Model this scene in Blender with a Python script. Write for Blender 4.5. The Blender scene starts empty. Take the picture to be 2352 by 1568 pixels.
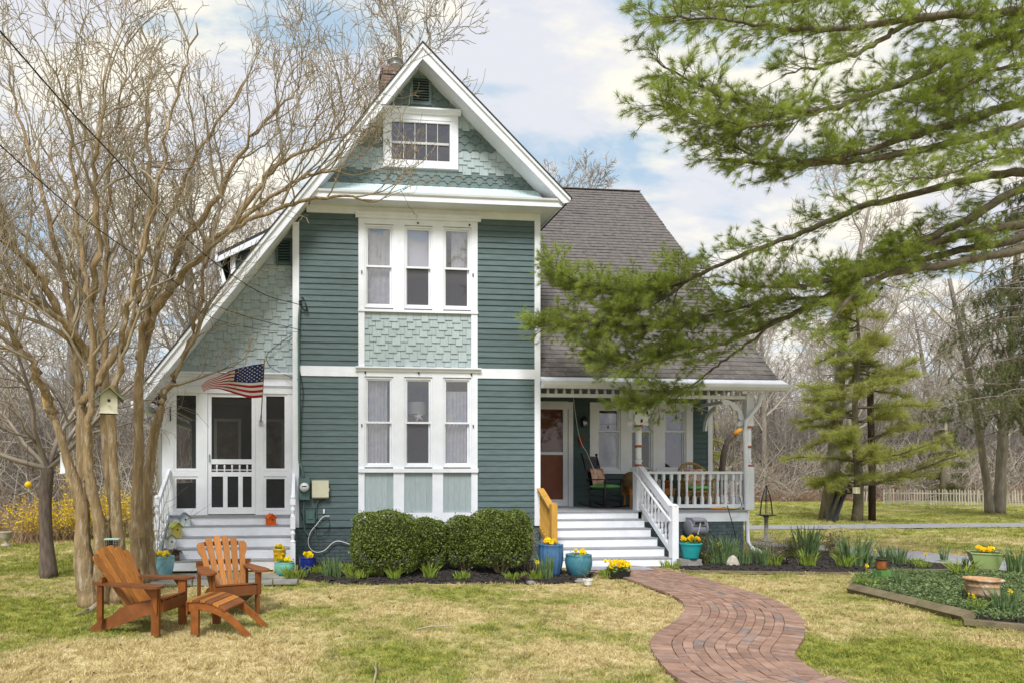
import bpy, math, random
import numpy as np
from mathutils import Vector, Matrix

# ------------------------------------------------------------------ camera, world, sun, exposure
R = math.radians
scene = bpy.context.scene
COL = scene.collection
random.seed(7)
RNG = np.random.default_rng(11)
CAMH, F, XP, YH, YAW = 1.71, 1531.3, 853.0, 1091.0, R(5.7)
SA, CA = math.sin(YAW), math.cos(YAW)

cam_data = bpy.data.cameras.new('camera')
cam = bpy.data.objects.new('camera', cam_data)
COL.objects.link(cam)
cam.location = (0, 0, CAMH)
cam.rotation_euler = (R(90), 0, -YAW)
cam_data.sensor_width = 36.0
cam_data.lens = 36.0 * F / 2352.0
cam_data.shift_x = (1176 - XP) / 2352.0
cam_data.shift_y = (YH - 784) / 2352.0
cam_data.clip_start = 0.05
cam_data.clip_end = 2000
scene.camera = cam

SUN_EL, SUN_AZ = 50.0, 205.0     # azimuth the light comes from, clockwise from +Y
world = bpy.data.worlds.new('World')
scene.world = world
world.use_nodes = True
wt = world.node_tree
wt.nodes.clear()
WN = wt.nodes.new
def wlink(a, b): wt.links.new(a, b)
def wmath(op, a, b=None):
    n = WN('ShaderNodeMath'); n.operation = op
    for i, v in enumerate((a, b)):
        if v is None: continue
        if isinstance(v, (int, float)): n.inputs[i].default_value = v
        else: wlink(v, n.inputs[i])
    return n.outputs[0]
def wmix(f, a, b):
    n = WN('ShaderNodeMix'); n.data_type = 'RGBA'
    for s, v in ((n.inputs[0], f), (n.inputs[6], a), (n.inputs[7], b)):
        if isinstance(v, (int, float)): s.default_value = v
        elif isinstance(v, tuple): s.default_value = v + (1,)
        else: wlink(v, s)
    return n.outputs[2]
def wramp(v, p0, p1):
    n = WN('ShaderNodeMapRange'); n.interpolation_type = 'SMOOTHSTEP'
    n.inputs['From Min'].default_value = p0; n.inputs['From Max'].default_value = p1
    wlink(v, n.inputs['Value']); return n.outputs[0]
tc = WN('ShaderNodeTexCoord')
sep = WN('ShaderNodeSeparateXYZ'); wlink(tc.outputs['Generated'], sep.inputs[0])
up = wmath('MAXIMUM', sep.outputs[2], 0.0)
den = wmath('ADD', up, 0.30)
px_ = wmath('DIVIDE', sep.outputs[0], den)
py_ = wmath('DIVIDE', sep.outputs[1], den)
cmb = WN('ShaderNodeCombineXYZ'); wlink(px_, cmb.inputs[0]); wlink(py_, cmb.inputs[1])
def wnoise(scale, detail, off, rough=0.55, sy=1.0):
    mp = WN('ShaderNodeMapping'); mp.inputs['Location'].default_value = off
    mp.inputs['Scale'].default_value = (1, sy, 1)
    wlink(cmb.outputs[0], mp.inputs[0])
    n = WN('ShaderNodeTexNoise'); n.inputs['Scale'].default_value = scale
    n.inputs['Detail'].default_value = detail; n.inputs['Roughness'].default_value = rough
    n.inputs['Distortion'].default_value = 0.3
    wlink(mp.outputs[0], n.inputs[0]); return n.outputs[0]
sky = WN('ShaderNodeTexSky'); sky.sky_type = 'NISHITA'; sky.sun_disc = False
sky.sun_elevation = R(SUN_EL); sky.sun_rotation = R(SUN_AZ)
sky.dust_density = 1.2; sky.ozone_density = 1.5
sk = WN('ShaderNodeVectorMath'); sk.operation = 'SCALE'; sk.inputs['Scale'].default_value = 1.0
wlink(sky.outputs[0], sk.inputs[0])
SKY_STRENGTH = 0.108
cover = wramp(wnoise(2.3, 9, (1.35, 0.55, 0.0), 0.55, 1.9), 0.36, 0.50)
tint = wramp(wnoise(2.9, 8, (5.1, 2.2, 1.0), 0.55, 2.0), 0.44, 0.58)
cloud = wmix(tint, (5.6, 5.75, 6.2), (7.2, 6.95, 6.2))       # grey-lavender undersides, cream tops (times the strength)
blue = wmix(0.78, sk.outputs[0], (3.9, 5.2, 6.35))            # thin haze veil over the clear sky
allsky = wmix(cover, blue, cloud)
low = wramp(sep.outputs[2], 0.30, 0.02)
allsky = wmix(wmath('MULTIPLY', low, 0.55), allsky, (6.7, 6.65, 6.45))
bg = WN('ShaderNodeBackground'); bg.inputs['Strength'].default_value = SKY_STRENGTH
wlink(allsky, bg.inputs['Color'])
wo = WN('ShaderNodeOutputWorld'); wlink(bg.outputs[0], wo.inputs['Surface'])

sun_data = bpy.data.lights.new('sun', 'SUN')
sun_data.energy = 3.3
sun_data.angle = R(20)
sun_data.color = (1.0, 0.985, 0.965)
sun = bpy.data.objects.new('sun', sun_data); COL.objects.link(sun)
d_ = Vector((math.sin(R(SUN_AZ)) * math.cos(R(SUN_EL)), math.cos(R(SUN_AZ)) * math.cos(R(SUN_EL)), math.sin(R(SUN_EL))))
sun.rotation_euler = d_.to_track_quat('Z', 'Y').to_euler()
sun.location = (-6, -8, 20)
vs = scene.view_settings
vs.view_transform = 'Standard'; vs.look = 'None'; vs.gamma = 1.0; vs.use_curve_mapping = False
vs.exposure = 0.42
scene.render.engine = 'CYCLES'
scene.cycles.max_bounces = 8
scene.cycles.transparent_max_bounces = 16
scene.cycles.use_denoising = True

# ------------------------------------------------------------------ helpers
def ray(px, py):
    r = (px - XP) / F; u = (YH - py) / F
    return Vector((r * CA + SA, -r * SA + CA, u))
def at(px, py, Y):
    d = ray(px, py); t = Y / d.y
    return Vector((d.x * t, Y, CAMH + d.z * t))
def gp(px, py, z=0.0):
    d = ray(px, py); t = (CAMH - z) / -d.z
    return Vector((d.x * t, d.y * t, z))
def fx(px, Y): return at(px, YH, Y).x
def fz(px, py, Y): return at(px, py, Y).z
def lerp(a, b, t): return a + (b - a) * t

class MB:
    """collects geometry that becomes ONE mesh object"""
    def __init__(s): s.v = []; s.f = []; s.n = 0; s.uv = None
    def add(s, verts, faces):
        b = s.n
        s.v.extend([tuple(p) for p in verts]); s.n += len(verts)
        s.f.extend([tuple(b + i for i in q) for q in faces]); return s
    def box(s, x0, x1, y0, y1, z0, z1):
        V = [(x0,y0,z0),(x1,y0,z0),(x1,y1,z0),(x0,y1,z0),(x0,y0,z1),(x1,y0,z1),(x1,y1,z1),(x0,y1,z1)]
        return s.add(V, [(0,3,2,1),(4,5,6,7),(0,1,5,4),(1,2,6,5),(2,3,7,6),(3,0,4,7)])
    def hexa(s, V):
        return s.add(V, [(0,3,2,1),(4,5,6,7),(0,1,5,4),(1,2,6,5),(2,3,7,6),(3,0,4,7)])
    def bar(s, a, b, w, h, up=(0,0,1)):
        a = Vector(a); b = Vector(b); d = (b - a).normalized(); u = Vector(up)
        sd = d.cross(u)
        if sd.length < 1e-5: sd = d.cross(Vector((1,0,0)))
        sd.normalize(); u = sd.cross(d).normalized()
        sd = sd * (w / 2); u = u * (h / 2)
        return s.hexa([a-sd-u, a+sd-u, b+sd-u, b-sd-u, a-sd+u, a+sd+u, b+sd+u, b-sd+u])
    def tube(s, pts, rad, sides=8, cap=True):
        pts = [Vector(p) for p in pts]; n = len(pts)
        if not hasattr(rad, '__len__'): rad = [rad] * n
        V = []; Fc = []
        ref = Vector((0.13, 0.21, 0.97))
        for i, p in enumerate(pts):
            d = (pts[min(i+1, n-1)] - pts[max(i-1, 0)])
            d = d.normalized() if d.length > 1e-9 else Vector((0,0,1))
            a = d.cross(ref)
            if a.length < 0.05: a = d.cross(Vector((1,0.2,0)))
            a.normalize(); b = d.cross(a)
            for k in range(sides):
                t = 2 * math.pi * k / sides
                V.append(p + (a * math.cos(t) + b * math.sin(t)) * rad[i])
        for i in range(n - 1):
            for k in range(sides):
                k2 = (k + 1) % sides
                Fc.append((i*sides+k, i*sides+k2, (i+1)*sides+k2, (i+1)*sides+k))
        if cap:
            Fc.append(tuple(range(sides))[::-1]); Fc.append(tuple((n-1)*sides + k for k in range(sides)))
        return s.add(V, Fc)
    def lathe(s, prof, c=(0,0,0), seg=20, flute=None, twist=0.0, cap=True):
        V = []; Fc = []
        for (r, z) in prof:
            for k in range(seg):
                t = 2 * math.pi * k / seg
                rr = r
                if flute and r > 0.02: rr = r * (1 + flute[1] * math.cos(flute[0] * (t + twist * z)))
                V.append((c[0] + rr*math.cos(t), c[1] + rr*math.sin(t), c[2] + z))
        for i in range(len(prof) - 1):
            for k in range(seg):
                k2 = (k + 1) % seg
                Fc.append((i*seg+k, i*seg+k2, (i+1)*seg+k2, (i+1)*seg+k))
        if cap:
            Fc.append(tuple(range(seg))[::-1]); m = len(prof) - 1
            Fc.append(tuple(m*seg + k for k in range(seg)))
        return s.add(V, Fc)
    def prism(s, poly, axis, a, b):
        """poly of 2D points extruded along axis from a to b; 'y': (x,z), 'x': (y,z), 'z': (x,y)"""
        n = len(poly)
        def m(p, t):
            return {'y': (p[0], t, p[1]), 'x': (t, p[0], p[1]), 'z': (p[0], p[1], t)}[axis]
        V = [m(p, a) for p in poly] + [m(p, b) for p in poly]
        Fc = [tuple(range(n)), tuple(range(2*n-1, n-1, -1))]
        for i in range(n):
            j = (i + 1) % n
            Fc.append((i, n+i, n+j, j))
        return s.add(V, Fc)
    def sphere(s, c, r, seg=12, rings=8, sc=(1,1,1)):
        prof = []
        V = []; Fc = []
        for i in range(rings + 1):
            ph = math.pi * i / rings
            for k in range(seg):
                t = 2*math.pi*k/seg
                V.append((c[0]+r*sc[0]*math.sin(ph)*math.cos(t), c[1]+r*sc[1]*math.sin(ph)*math.sin(t), c[2]+r*sc[2]*math.cos(ph)))
        for i in range(rings):
            for k in range(seg):
                k2 = (k+1) % seg
                Fc.append((i*seg+k, (i+1)*seg+k, (i+1)*seg+k2, i*seg+k2))
        return s.add(V, Fc)
    def mesh(s, name, mat=None, smooth=False):
        me = bpy.data.meshes.new(name)
        me.from_pydata(s.v, [], s.f); 
        if smooth: me.polygons.foreach_set('use_smooth', [True] * len(me.polygons))
        if mat: me.materials.append(mat)
        me.update(); return me

def np_mesh(name, verts, faces, mat, smooth=False):
    """verts Nx3, faces MxK arrays (K = 3 or 4)"""
    me = bpy.data.meshes.new(name)
    verts = np.asarray(verts, np.float32); faces = np.asarray(faces, np.int32)
    k = faces.shape[1]
    me.vertices.add(len(verts)); me.vertices.foreach_set('co', verts.ravel())
    me.loops.add(faces.size); me.loops.foreach_set('vertex_index', faces.ravel())
    me.polygons.add(len(faces))
    me.polygons.foreach_set('loop_start', np.arange(0, faces.size, k, dtype=np.int32))
    me.polygons.foreach_set('loop_total', np.full(len(faces), k, np.int32))
    if smooth: me.polygons.foreach_set('use_smooth', np.ones(len(faces), bool))
    me.materials.append(mat); me.update(calc_edges=True); me.validate()
    return me

def tag(o, label=None, cat=None, group=None, kind=None):
    if label: o['label'] = label
    if cat: o['category'] = cat
    if group: o['group'] = group
    if kind: o['kind'] = kind
    return o
def link(o, parent=None):
    COL.objects.link(o)
    if parent is not None:
        o.parent = parent
        if parent.parent is None and parent.get('world_built'):
            o.matrix_parent_inverse = Matrix.Translation(-Vector(parent.location))
    return o
def thing(name, loc=(0,0,0), label=None, cat=None, group=None, rz=0.0, world_built=False):
    """an Empty at the thing's base that parents its parts"""
    o = bpy.data.objects.new(name, None); o.empty_display_size = 0.1
    o.location = loc; o.rotation_euler = (0, 0, rz)
    COL.objects.link(o)
    if world_built: o['world_built'] = 1
    return tag(o, label, cat, group)
def obj(name, mb, mat, parent=None, smooth=False, kind=None, label=None):
    me = mb.mesh(name, mat, smooth) if isinstance(mb, MB) else mb
    o = bpy.data.objects.new(name, me)
    link(o, parent)
    return tag(o, label, None, None, kind)
def piece(name, me, parent, loc, rot=None, scale=None):
    o = bpy.data.objects.new(name, me); link(o, parent); o.location = loc
    if rot: o.rotation_euler = rot
    if scale: o.scale = scale
    return o
def children(o): return [c for c in bpy.data.objects if c.parent is o]
KIDS = {}
def copy_tree(o, parent=None):
    c = o.copy(); COL.objects.link(c)
    if parent is not None: c.parent = parent
    for ch in list(o.children): copy_tree(ch, c)
    return c

# ------------------------------------------------------------------ materials
MATS = {}
def M(name, col, rough=0.7, var=0.12, scale=6.0, col2=None, bump=0.0, bscale=40.0, spec=0.3, rand=0.0, metal=0.0,
      stretch=(1,1,1), dirt=None, coat=0.0, mix_lo=0.35, mix_hi=0.65, transl=0.0, coords='pos'):
    if name in MATS: return MATS[name]
    m = bpy.data.materials.new(name); m.use_nodes = True
    nt = m.node_tree; N = nt.nodes; L = nt.links
    b = N['Principled BSDF']
    b.inputs['Roughness'].default_value = rough
    b.inputs['Specular IOR Level'].default_value = spec
    b.inputs['Metallic'].default_value = metal
    if coat: b.inputs['Coat Weight'].default_value = coat
    if coords == 'pos':
        g = N.new('ShaderNodeNewGeometry'); vec = g.outputs['Position']
    else:
        g = N.new('ShaderNodeTexCoord'); vec = g.outputs['Object']
    mp = N.new('ShaderNodeMapping'); mp.inputs['Scale'].default_value = stretch
    L.new(vec, mp.inputs['Vector'])
    def noise(sc, det=6, rgh=0.6):
        n = N.new('ShaderNodeTexNoise'); n.inputs['Scale'].default_value = sc
        n.inputs['Detail'].default_value = det; n.inputs['Roughness'].default_value = rgh
        L.new(mp.outputs[0], n.inputs['Vector']); return n.outputs[0]
    def rng(v, a, c):
        r = N.new('ShaderNodeMapRange'); r.inputs['From Min'].default_value = a; r.inputs['From Max'].default_value = c
        L.new(v, r.inputs['Value']); return r.outputs[0]
    def mix(fac, a, c):
        x = N.new('ShaderNodeMix'); x.data_type = 'RGBA'
        L.new(fac, x.inputs[0])
        for s, v in ((x.inputs[6], a), (x.inputs[7], c)):
            if isinstance(v, tuple): s.default_value = v + (1,)
            else: L.new(v, s)
        return x.outputs[2]
    col = tuple(col)
    lo = tuple(c * (1 - var) for c in col) if col2 is None else col
    hi = tuple(min(1, c * (1 + var)) for c in col) if col2 is None else tuple(col2)
    out = mix(rng(noise(scale), mix_lo, mix_hi), lo, hi)
    if dirt:   # (colour, scale, threshold): worn, dirty or retoned blotches, painted glints too, with a shape of their own
        out = mix(rng(noise(dirt[1], 8, 0.7), dirt[2], dirt[2] + 0.12), out, tuple(dirt[0]))
    if rand:
        oi = N.new('ShaderNodeObjectInfo')
        hs = N.new('ShaderNodeHueSaturation')
        r = N.new('ShaderNodeMapRange'); r.inputs['To Min'].default_value = 1 - rand; r.inputs['To Max'].default_value = 1 + rand
        L.new(oi.outputs['Random'], r.inputs['Value']); L.new(r.outputs[0], hs.inputs['Value'])
        L.new(out, hs.inputs['Color']); out = hs.outputs[0]
    L.new(out, b.inputs['Base Color'])
    if bump:
        bp = N.new('ShaderNodeBump'); bp.inputs['Strength'].default_value = bump; bp.inputs['Distance'].default_value = 0.02
        L.new(noise(bscale, 5), bp.inputs['Height']); L.new(bp.outputs[0], b.inputs['Normal'])
    if transl:
        tr = N.new('ShaderNodeBsdfTranslucent'); L.new(out, tr.inputs['Color'])
        ms = N.new('ShaderNodeMixShader'); ms.inputs[0].default_value = transl
        L.new(b.outputs[0], ms.inputs[1]); L.new(tr.outputs[0], ms.inputs[2])
        L.new(ms.outputs[0], N['Material Output'].inputs['Surface'])
    MATS[name] = m
    return m
def glass_mat(name, tint=(0.97,0.97,0.98), veil=0.0, rough=0.02, refl=1.0):
    if name in MATS: return MATS[name]
    m = bpy.data.materials.new(name); m.use_nodes = True
    nt = m.node_tree; N = nt.nodes; L = nt.links; N.clear()
    o = N.new('ShaderNodeOutputMaterial')
    gl = N.new('ShaderNodeBsdfGlossy'); gl.inputs['Roughness'].default_value = rough; gl.inputs['Color'].default_value = (0.9,0.9,0.95,1)
    tr = N.new('ShaderNodeBsdfTransparent'); tr.inputs['Color'].default_value = tint + (1,)
    fr = N.new('ShaderNodeFresnel'); fr.inputs['IOR'].default_value = 2.3
    g = N.new('ShaderNodeNewGeometry')
    n = N.new('ShaderNodeTexNoise'); n.inputs['Scale'].default_value = 2.2; n.inputs['Detail'].default_value = 1
    L.new(g.outputs['Position'], n.inputs['Vector'])
    bp = N.new('ShaderNodeBump'); bp.inputs['Strength'].default_value = 0.12; bp.inputs['Distance'].default_value = 0.05
    L.new(n.outputs[0], bp.inputs['Height']); L.new(bp.outputs[0], gl.inputs['Normal'])
    mu = N.new('ShaderNodeMath'); mu.operation = 'MULTIPLY'; mu.inputs[1].default_value = refl
    L.new(fr.outputs[0], mu.inputs[0])
    back = tr.outputs[0]
    if veil:       # woven insect screen behind the glass
        df = N.new('ShaderNodeBsdfDiffuse'); df.inputs['Color'].default_value = (0.115,0.112,0.125,1)
        mv = N.new('ShaderNodeMixShader'); mv.inputs[0].default_value = veil; L.new(tr.outputs[0], mv.inputs[1]); L.new(df.outputs[0], mv.inputs[2]); back = mv.outputs[0]
    ms = N.new('ShaderNodeMixShader'); L.new(mu.outputs[0], ms.inputs[0]); L.new(back, ms.inputs[1]); L.new(gl.outputs[0], ms.inputs[2])
    L.new(ms.outputs[0], o.inputs['Surface']); MATS[name] = m
    return m
def screen_mat(name, through=0.45):
    """dark insect screen: partly see-through grey mesh"""
    if name in MATS: return MATS[name]
    m = bpy.data.materials.new(name); m.use_nodes = True
    nt = m.node_tree; N = nt.nodes; L = nt.links; N.clear()
    o = N.new('ShaderNodeOutputMaterial')
    df = N.new('ShaderNodeBsdfDiffuse'); df.inputs['Color'].default_value = (0.06,0.058,0.06,1)
    tr = N.new('ShaderNodeBsdfTransparent')
    ms = N.new('ShaderNodeMixShader'); ms.inputs[0].default_value = through
    L.new(df.outputs[0], ms.inputs[1]); L.new(tr.outputs[0], ms.inputs[2]); L.new(ms.outputs[0], o.inputs['Surface'])
    MATS[name] = m
    return m

WHITE = M('white_paint', (0.745,0.77,0.825), 0.55, 0.05, 3, dirt=((0.52,0.51,0.48), 5.0, 0.66))
WHITE_WORN = M('worn_white_paint', (0.755,0.78,0.835), 0.6, 0.06, 4, dirt=((0.40,0.38,0.34), 9.0, 0.66))
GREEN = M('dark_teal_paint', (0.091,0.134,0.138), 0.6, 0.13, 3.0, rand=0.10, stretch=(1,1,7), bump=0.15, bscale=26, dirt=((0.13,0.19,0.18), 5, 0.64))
PALE = M('pale_teal_paint', (0.345,0.412,0.424), 0.62, 0.08, 5.0, rand=0.07, stretch=(6,1,1), bump=0.15, bscale=30)
SCALE_DARK = M('scale_teal_paint', (0.130,0.178,0.178), 0.62, 0.10, 5.0, rand=0.09, stretch=(6,1,1), bump=0.12, bscale=30)
ICE = M('ice_teal_paint', (0.52,0.64,0.66), 0.6, 0.07, 5.0, rand=0.05, stretch=(6,1,1))
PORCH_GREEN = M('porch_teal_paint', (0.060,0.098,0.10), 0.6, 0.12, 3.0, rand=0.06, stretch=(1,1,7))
FOUND = M('painted_brick', (0.078,0.108,0.112), 0.65, 0.18, 7.0, rand=0.10, bump=0.5, bscale=24)
MORTAR_P = M('painted_mortar', (0.058,0.082,0.086), 0.8, 0.15, 7.0)
ROOF = M('asphalt_shingle', (0.150,0.134,0.129), 0.92, 0.20, 9.0, rand=0.16, bump=0.25, bscale=90, dirt=((0.085,0.075,0.085), 0.9, 0.60))
ROOF_BASE = M('roof_underlay', (0.07,0.064,0.064), 0.95)
DARKTRIM = M('dark_roof_edge', (0.035,0.033,0.035), 0.8)
TREAD = M('grey_deck_paint', (0.29,0.295,0.315), 0.6, 0.12, 5.0, dirt=((0.30,0.29,0.27), 6, 0.62))
VOID = M('dark_interior', (0.030,0.030,0.034), 0.9)
INTER = M('grey_interior', (0.16,0.155,0.155), 0.9)
CURTAIN = M('white_curtain', (0.84,0.85,0.90), 0.9, 0.10, 9.0, transl=0.25)
BLIND = M('pale_blind', (0.80,0.81,0.92), 0.9, 0.03, 4)
GLASS = glass_mat('window_glass', refl=0.7)
GLASS_DARK = glass_mat('screened_glass', tint=(0.5,0.5,0.52), refl=0.40, veil=0.5)
GLASS_PORCH = glass_mat('porch_glass', tint=(0.45,0.45,0.46), refl=0.8)
SCREEN = screen_mat('insect_screen', 0.62)
ORANGE = M('orange_band_paint', (0.42,0.10,0.045), 0.55, 0.1)
BLACK = M('black_paint', (0.012,0.012,0.014), 0.45, spec=0.5)
IRON = M('dark_iron', (0.02,0.02,0.022), 0.5, metal=0.3)
CABLE = M('black_cable', (0.022,0.024,0.024), 0.6)
STEEL = M('grey_steel', (0.35,0.36,0.37), 0.4, metal=0.6)
# ------------------------------------------------------------------ the house
YF, YL, YP, YW = 13.0, 13.2, 13.3, 15.0       # main front wall, left wing wall, porch posts, porch back wall
house = thing('house', (2.2, 13.0, 0), 'teal two-storey clapboard house with white trim, steep front gable and side porch', 'house', world_built=True)
def hpart(name, mb, mat, smooth=False, label=None, kind=None): return obj(name, mb, mat, house, smooth, kind, label)
def hbox(name, x0, x1, y0, y1, z0, z1, mat=WHITE, label=None): return hpart(name, MB().box(x0,x1,y0,y1,z0,z1), mat, label=label)

XL0, XL1, XR0, XR1 = fx(672,YF), fx(687,YF), fx(1227,YF), fx(1240,YF)
BX = [fx(p,YF) for p in (823,837,903.2,928,992.6,1017.2,1081.6,1096)]
ZB = 0.735
Z_SILL0, Z_SILL1 = 1.77, 1.85
Z_W1, Z_M1, Z_T1 = 1.873, 2.752, 3.637
Z_H0, Z_H1 = 3.746, 3.832
Z_BELT0, Z_BELT1 = 3.64, 3.835
Z_P0, Z_P1 = 3.84, 4.897
Z_W2, Z_M2, Z_T2 = 4.986, 5.803, 6.607
Z_H2 = 6.735
Z_TOP = 6.80
Z_SOFF = 6.94
PEAK = (2.22, 9.895)
SL, SRT = 1.27, 0.969
def roof_l(x): return PEAK[1] - SL * (PEAK[0] - x)
def roof_r(x): return PEAK[1] - SRT * (x - PEAK[0])

def clapboards(x0, x1, z0, z1, Y, n, mat, proud=0.022, name='wall', back=True):
    w = hbox(name, x0, x1, Y, Y + 0.10, z0, z1, mat)
    e = (z1 - z0) / n
    for i in range(n):
        a = z0 + i * e; b = a + e * 1.02 if i < n - 1 else z1
        j = [random.uniform(-0.0025, 0.0025) for _ in range(4)]
        p = proud + random.uniform(-0.004, 0.004)
        xa, xb = x0 + 0.001, x1 - 0.001
        V = [(xa, Y - p, a + j[0]), (xb, Y - p, a + j[1]), (xb, Y, a + j[1]), (xa, Y, a + j[0]),
             (xa, Y - 0.004, b), (xb, Y - 0.004, b), (xb, Y, b), (xa, Y, b)]
        obj('clapboard', MB().hexa(V), mat, w)
    return w
clapboards(XL1, BX[0], ZB, Z_BELT0, YF, 25, GREEN)
clapboards(BX[7], XR0, ZB, Z_BELT0, YF, 25, GREEN)
clapboards(XL1, BX[0], Z_BELT1, Z_TOP, YF, 26, GREEN)
clapboards(BX[7], XR0, Z_BELT1, Z_TOP, YF, 26, GREEN)
# enclosing walls, floors and back rooms that keep the inside dark
hbox('side_wall', XR1 - 0.11, XR1 - 0.01, YF + 0.11, 20, 0, 7.1, GREEN)
hbox('side_wall', XL0 + 0.02, XL0 + 0.12, YL + 0.12, 20, 0, 6.55, INTER)
hpart('back_wall', MB().prism([(-2.9, 0), (9.1, 0), (9.1, 7.4), (4.9, 7.0), (2.22, 9.7), (-2.9, 3.2)][::-1], 'y', 20, 20.1), GREEN)
for z in (0.86, 3.70, 6.83):
    hbox('interior_floor', XL0 + 0.13, XR1 - 0.12, YF + 0.12, 19.9, z, z + 0.06, INTER)
hbox('interior_wall', XL0 + 0.13, XR1 - 0.12, 15.2, 15.3, 0.93, 3.69, INTER)
hbox('interior_wall', XL0 + 0.13, XR1 - 0.12, 15.2, 15.3, 3.77, 6.82, INTER)
# corner boards, belt, frieze
hbox('corner_board', XL0, XL1, YF - 0.03, YF + 0.12, ZB - 0.03, 6.6)
hbox('corner_board', XR0, XR1, YF - 0.03, YF + 0.12, ZB - 0.03, Z_SOFF)
hbox('belt_board', XL1, BX[0] - 0.002, YF - 0.028, YF + 0.05, Z_BELT0 + 0.001, Z_BELT1 - 0.001)
hbox('belt_board', BX[7] + 0.002, XR0, YF - 0.028, YF + 0.05, Z_BELT0 + 0.001, Z_BELT1 - 0.001)
hbox('frieze_board', 0.03, XR0, YF - 0.035, YF + 0.05, Z_TOP, Z_SOFF)
# window bay: casings butt end to end
YB = YF - 0.035
def casing(x0, x1, z0, z1, y=YB, d=0.08): return hbox('casing', x0, x1, y, y + d, z0, z1)
for a, b in ((0,1), (6,7)):
    casing(BX[a], BX[b], 0.70, Z_SILL0)
    casing(BX[a], BX[b], Z_SILL1, Z_H0)
    casing(BX[a], BX[b], Z_H1, 4.90)
    casing(BX[a], BX[b], 4.949, Z_H2)
for a, b in ((2,3), (4,5)):
    casing(BX[a], BX[b], 0.98, Z_SILL0)
    casing(BX[a], BX[b], Z_SILL1, Z_T1 + 0.01)
    casing(BX[a], BX[b], 4.949, Z_T2 + 0.01)
casing(BX[1], BX[6], 0.70, 0.98)
casing(BX[1], BX[6], Z_T1 + 0.01, Z_H0)
casing(BX[1], BX[6], Z_T2 + 0.01, Z_H2)
hbox('sill_board', BX[0] - 0.005, BX[7] + 0.005, YB - 0.035, YB + 0.08, Z_SILL0, Z_SILL1)
hbox('sill_board', BX[0] - 0.005, BX[7] + 0.005, YB - 0.02, YB + 0.08, 4.90, 4.949)
def crown(x0, x1, z0, z1, Y, proj=0.07, mat=WHITE):
    h = z1 - z0
    prof = [(Y, z0), (Y - proj*0.35, z0), (Y - proj*0.45, z0 + h*0.35), (Y - proj, z0 + h*0.7), (Y - proj, z1), (Y, z1)]
    return hpart('head_moulding', MB().prism(prof, 'x', x0, x1), mat)
hbox('casing', BX[0], BX[7], YB, YB + 0.08, Z_H0 + 0.001, Z_H1 - 0.001)
crown(BX[0] - 0.06, BX[7] + 0.06, Z_H0, Z_H1, YB - 0.001)
hbox('casing', BX[0], BX[7], YB, YB + 0.08, Z_H2 + 0.001, Z_TOP - 0.001)
crown(BX[0] - 0.06, BX[7] + 0.06, Z_H2 - 0.01, Z_TOP + 0.03, YB - 0.002)
# the small dark hooks the shutters once hung on
for px, py in ((960,512.5), (1078.5,517)): hpart('hook', MB().sphere(tuple(at(px,py,YB-0.02)), 0.02, 8, 6), IRON, True)
for px, py in ((839,854.5), (962,856), (1083,859)): hpart('hook', MB().sphere(tuple(at(px,py,YB-0.02)), 0.02, 8, 6), IRON, True)
for px, py in ((831,625), (1086.5,632), (831,976), (1087,978)):
    p = at(px, py, YB - 0.01); hpart('latch', MB().bar(p - Vector((0,0,.03)), p + Vector((0,0,.03)), .018, .018, (0,1,0)), IRON)
# boarded panels under the ground-floor windows
for a in (1, 3, 5):
    p = hbox('panel', BX[a], BX[a+1], YF + 0.012, YF + 0.045, 0.98, Z_SILL0, PALE)
    n = 5; w = (BX[a+1] - BX[a]) / n
    for k in range(n):
        obj('plank', MB().box(BX[a] + k*w + 0.001, BX[a] + (k+1)*w - 0.001, YF, YF + 0.012, 0.985, Z_SILL0 - 0.002), PALE, p)
# shingled panel between the floors
def clip(poly, planes):
    for (a, b, c) in planes:       # keep a*x + b*z <= c
        out = []
        for i in range(len(poly)):
            p, q = poly[i], poly[(i+1) % len(poly)]
            fp = a*p[0] + b*p[1] - c; fq = a*q[0] + b*q[1] - c
            if fp <= 0: out.append(p)
            if fp * fq < 0:
                t = fp / (fp - fq); out.append((p[0] + (q[0]-p[0])*t, p[1] + (q[1]-p[1])*t))
        poly = out
        if len(poly) < 3: return None
    return poly
def poly_area(p): return 0.5 * abs(sum(p[i][0]*p[(i+1)%len(p)][1] - p[(i+1)%len(p)][0]*p[i][1] for i in range(len(p))))
def shingle_mb(poly, z0, z1, yb, yt, back):
    """flat shingle outline, butt (z0) at depth yb, head (z1) at depth yt"""
    n = len(poly)
    def y(z): return yb + (yt - yb) * max(0, min(1, (z - z0) / (z1 - z0)))
    V = [(p[0], y(p[1]), p[1]) for p in poly] + [(p[0], max(back, y(p[1]) + 0.012), p[1]) for p in poly]
    Fc = [tuple(range(n)), tuple(range(2*n-1, n-1, -1))]
    for i in range(n):
        j = (i+1) % n; Fc.append((i, n+i, n+j, j))
    return MB().add(V, Fc)
def scallop(x0, w, z0, h):
    r = w * 0.24; c = x0 + w * 0.5
    pts = [(x0, z0 + r), (c - r, z0 + r)]
    for k in range(1, 6):
        t = math.pi * k / 6; pts.append((c - r*math.cos(t), z0 + r - r*math.sin(t)))
    pts += [(c + r, z0 + r), (x0 + w, z0 + r), (x0 + w, z0 + h), (x0, z0 + h)]
    return pts
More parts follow.
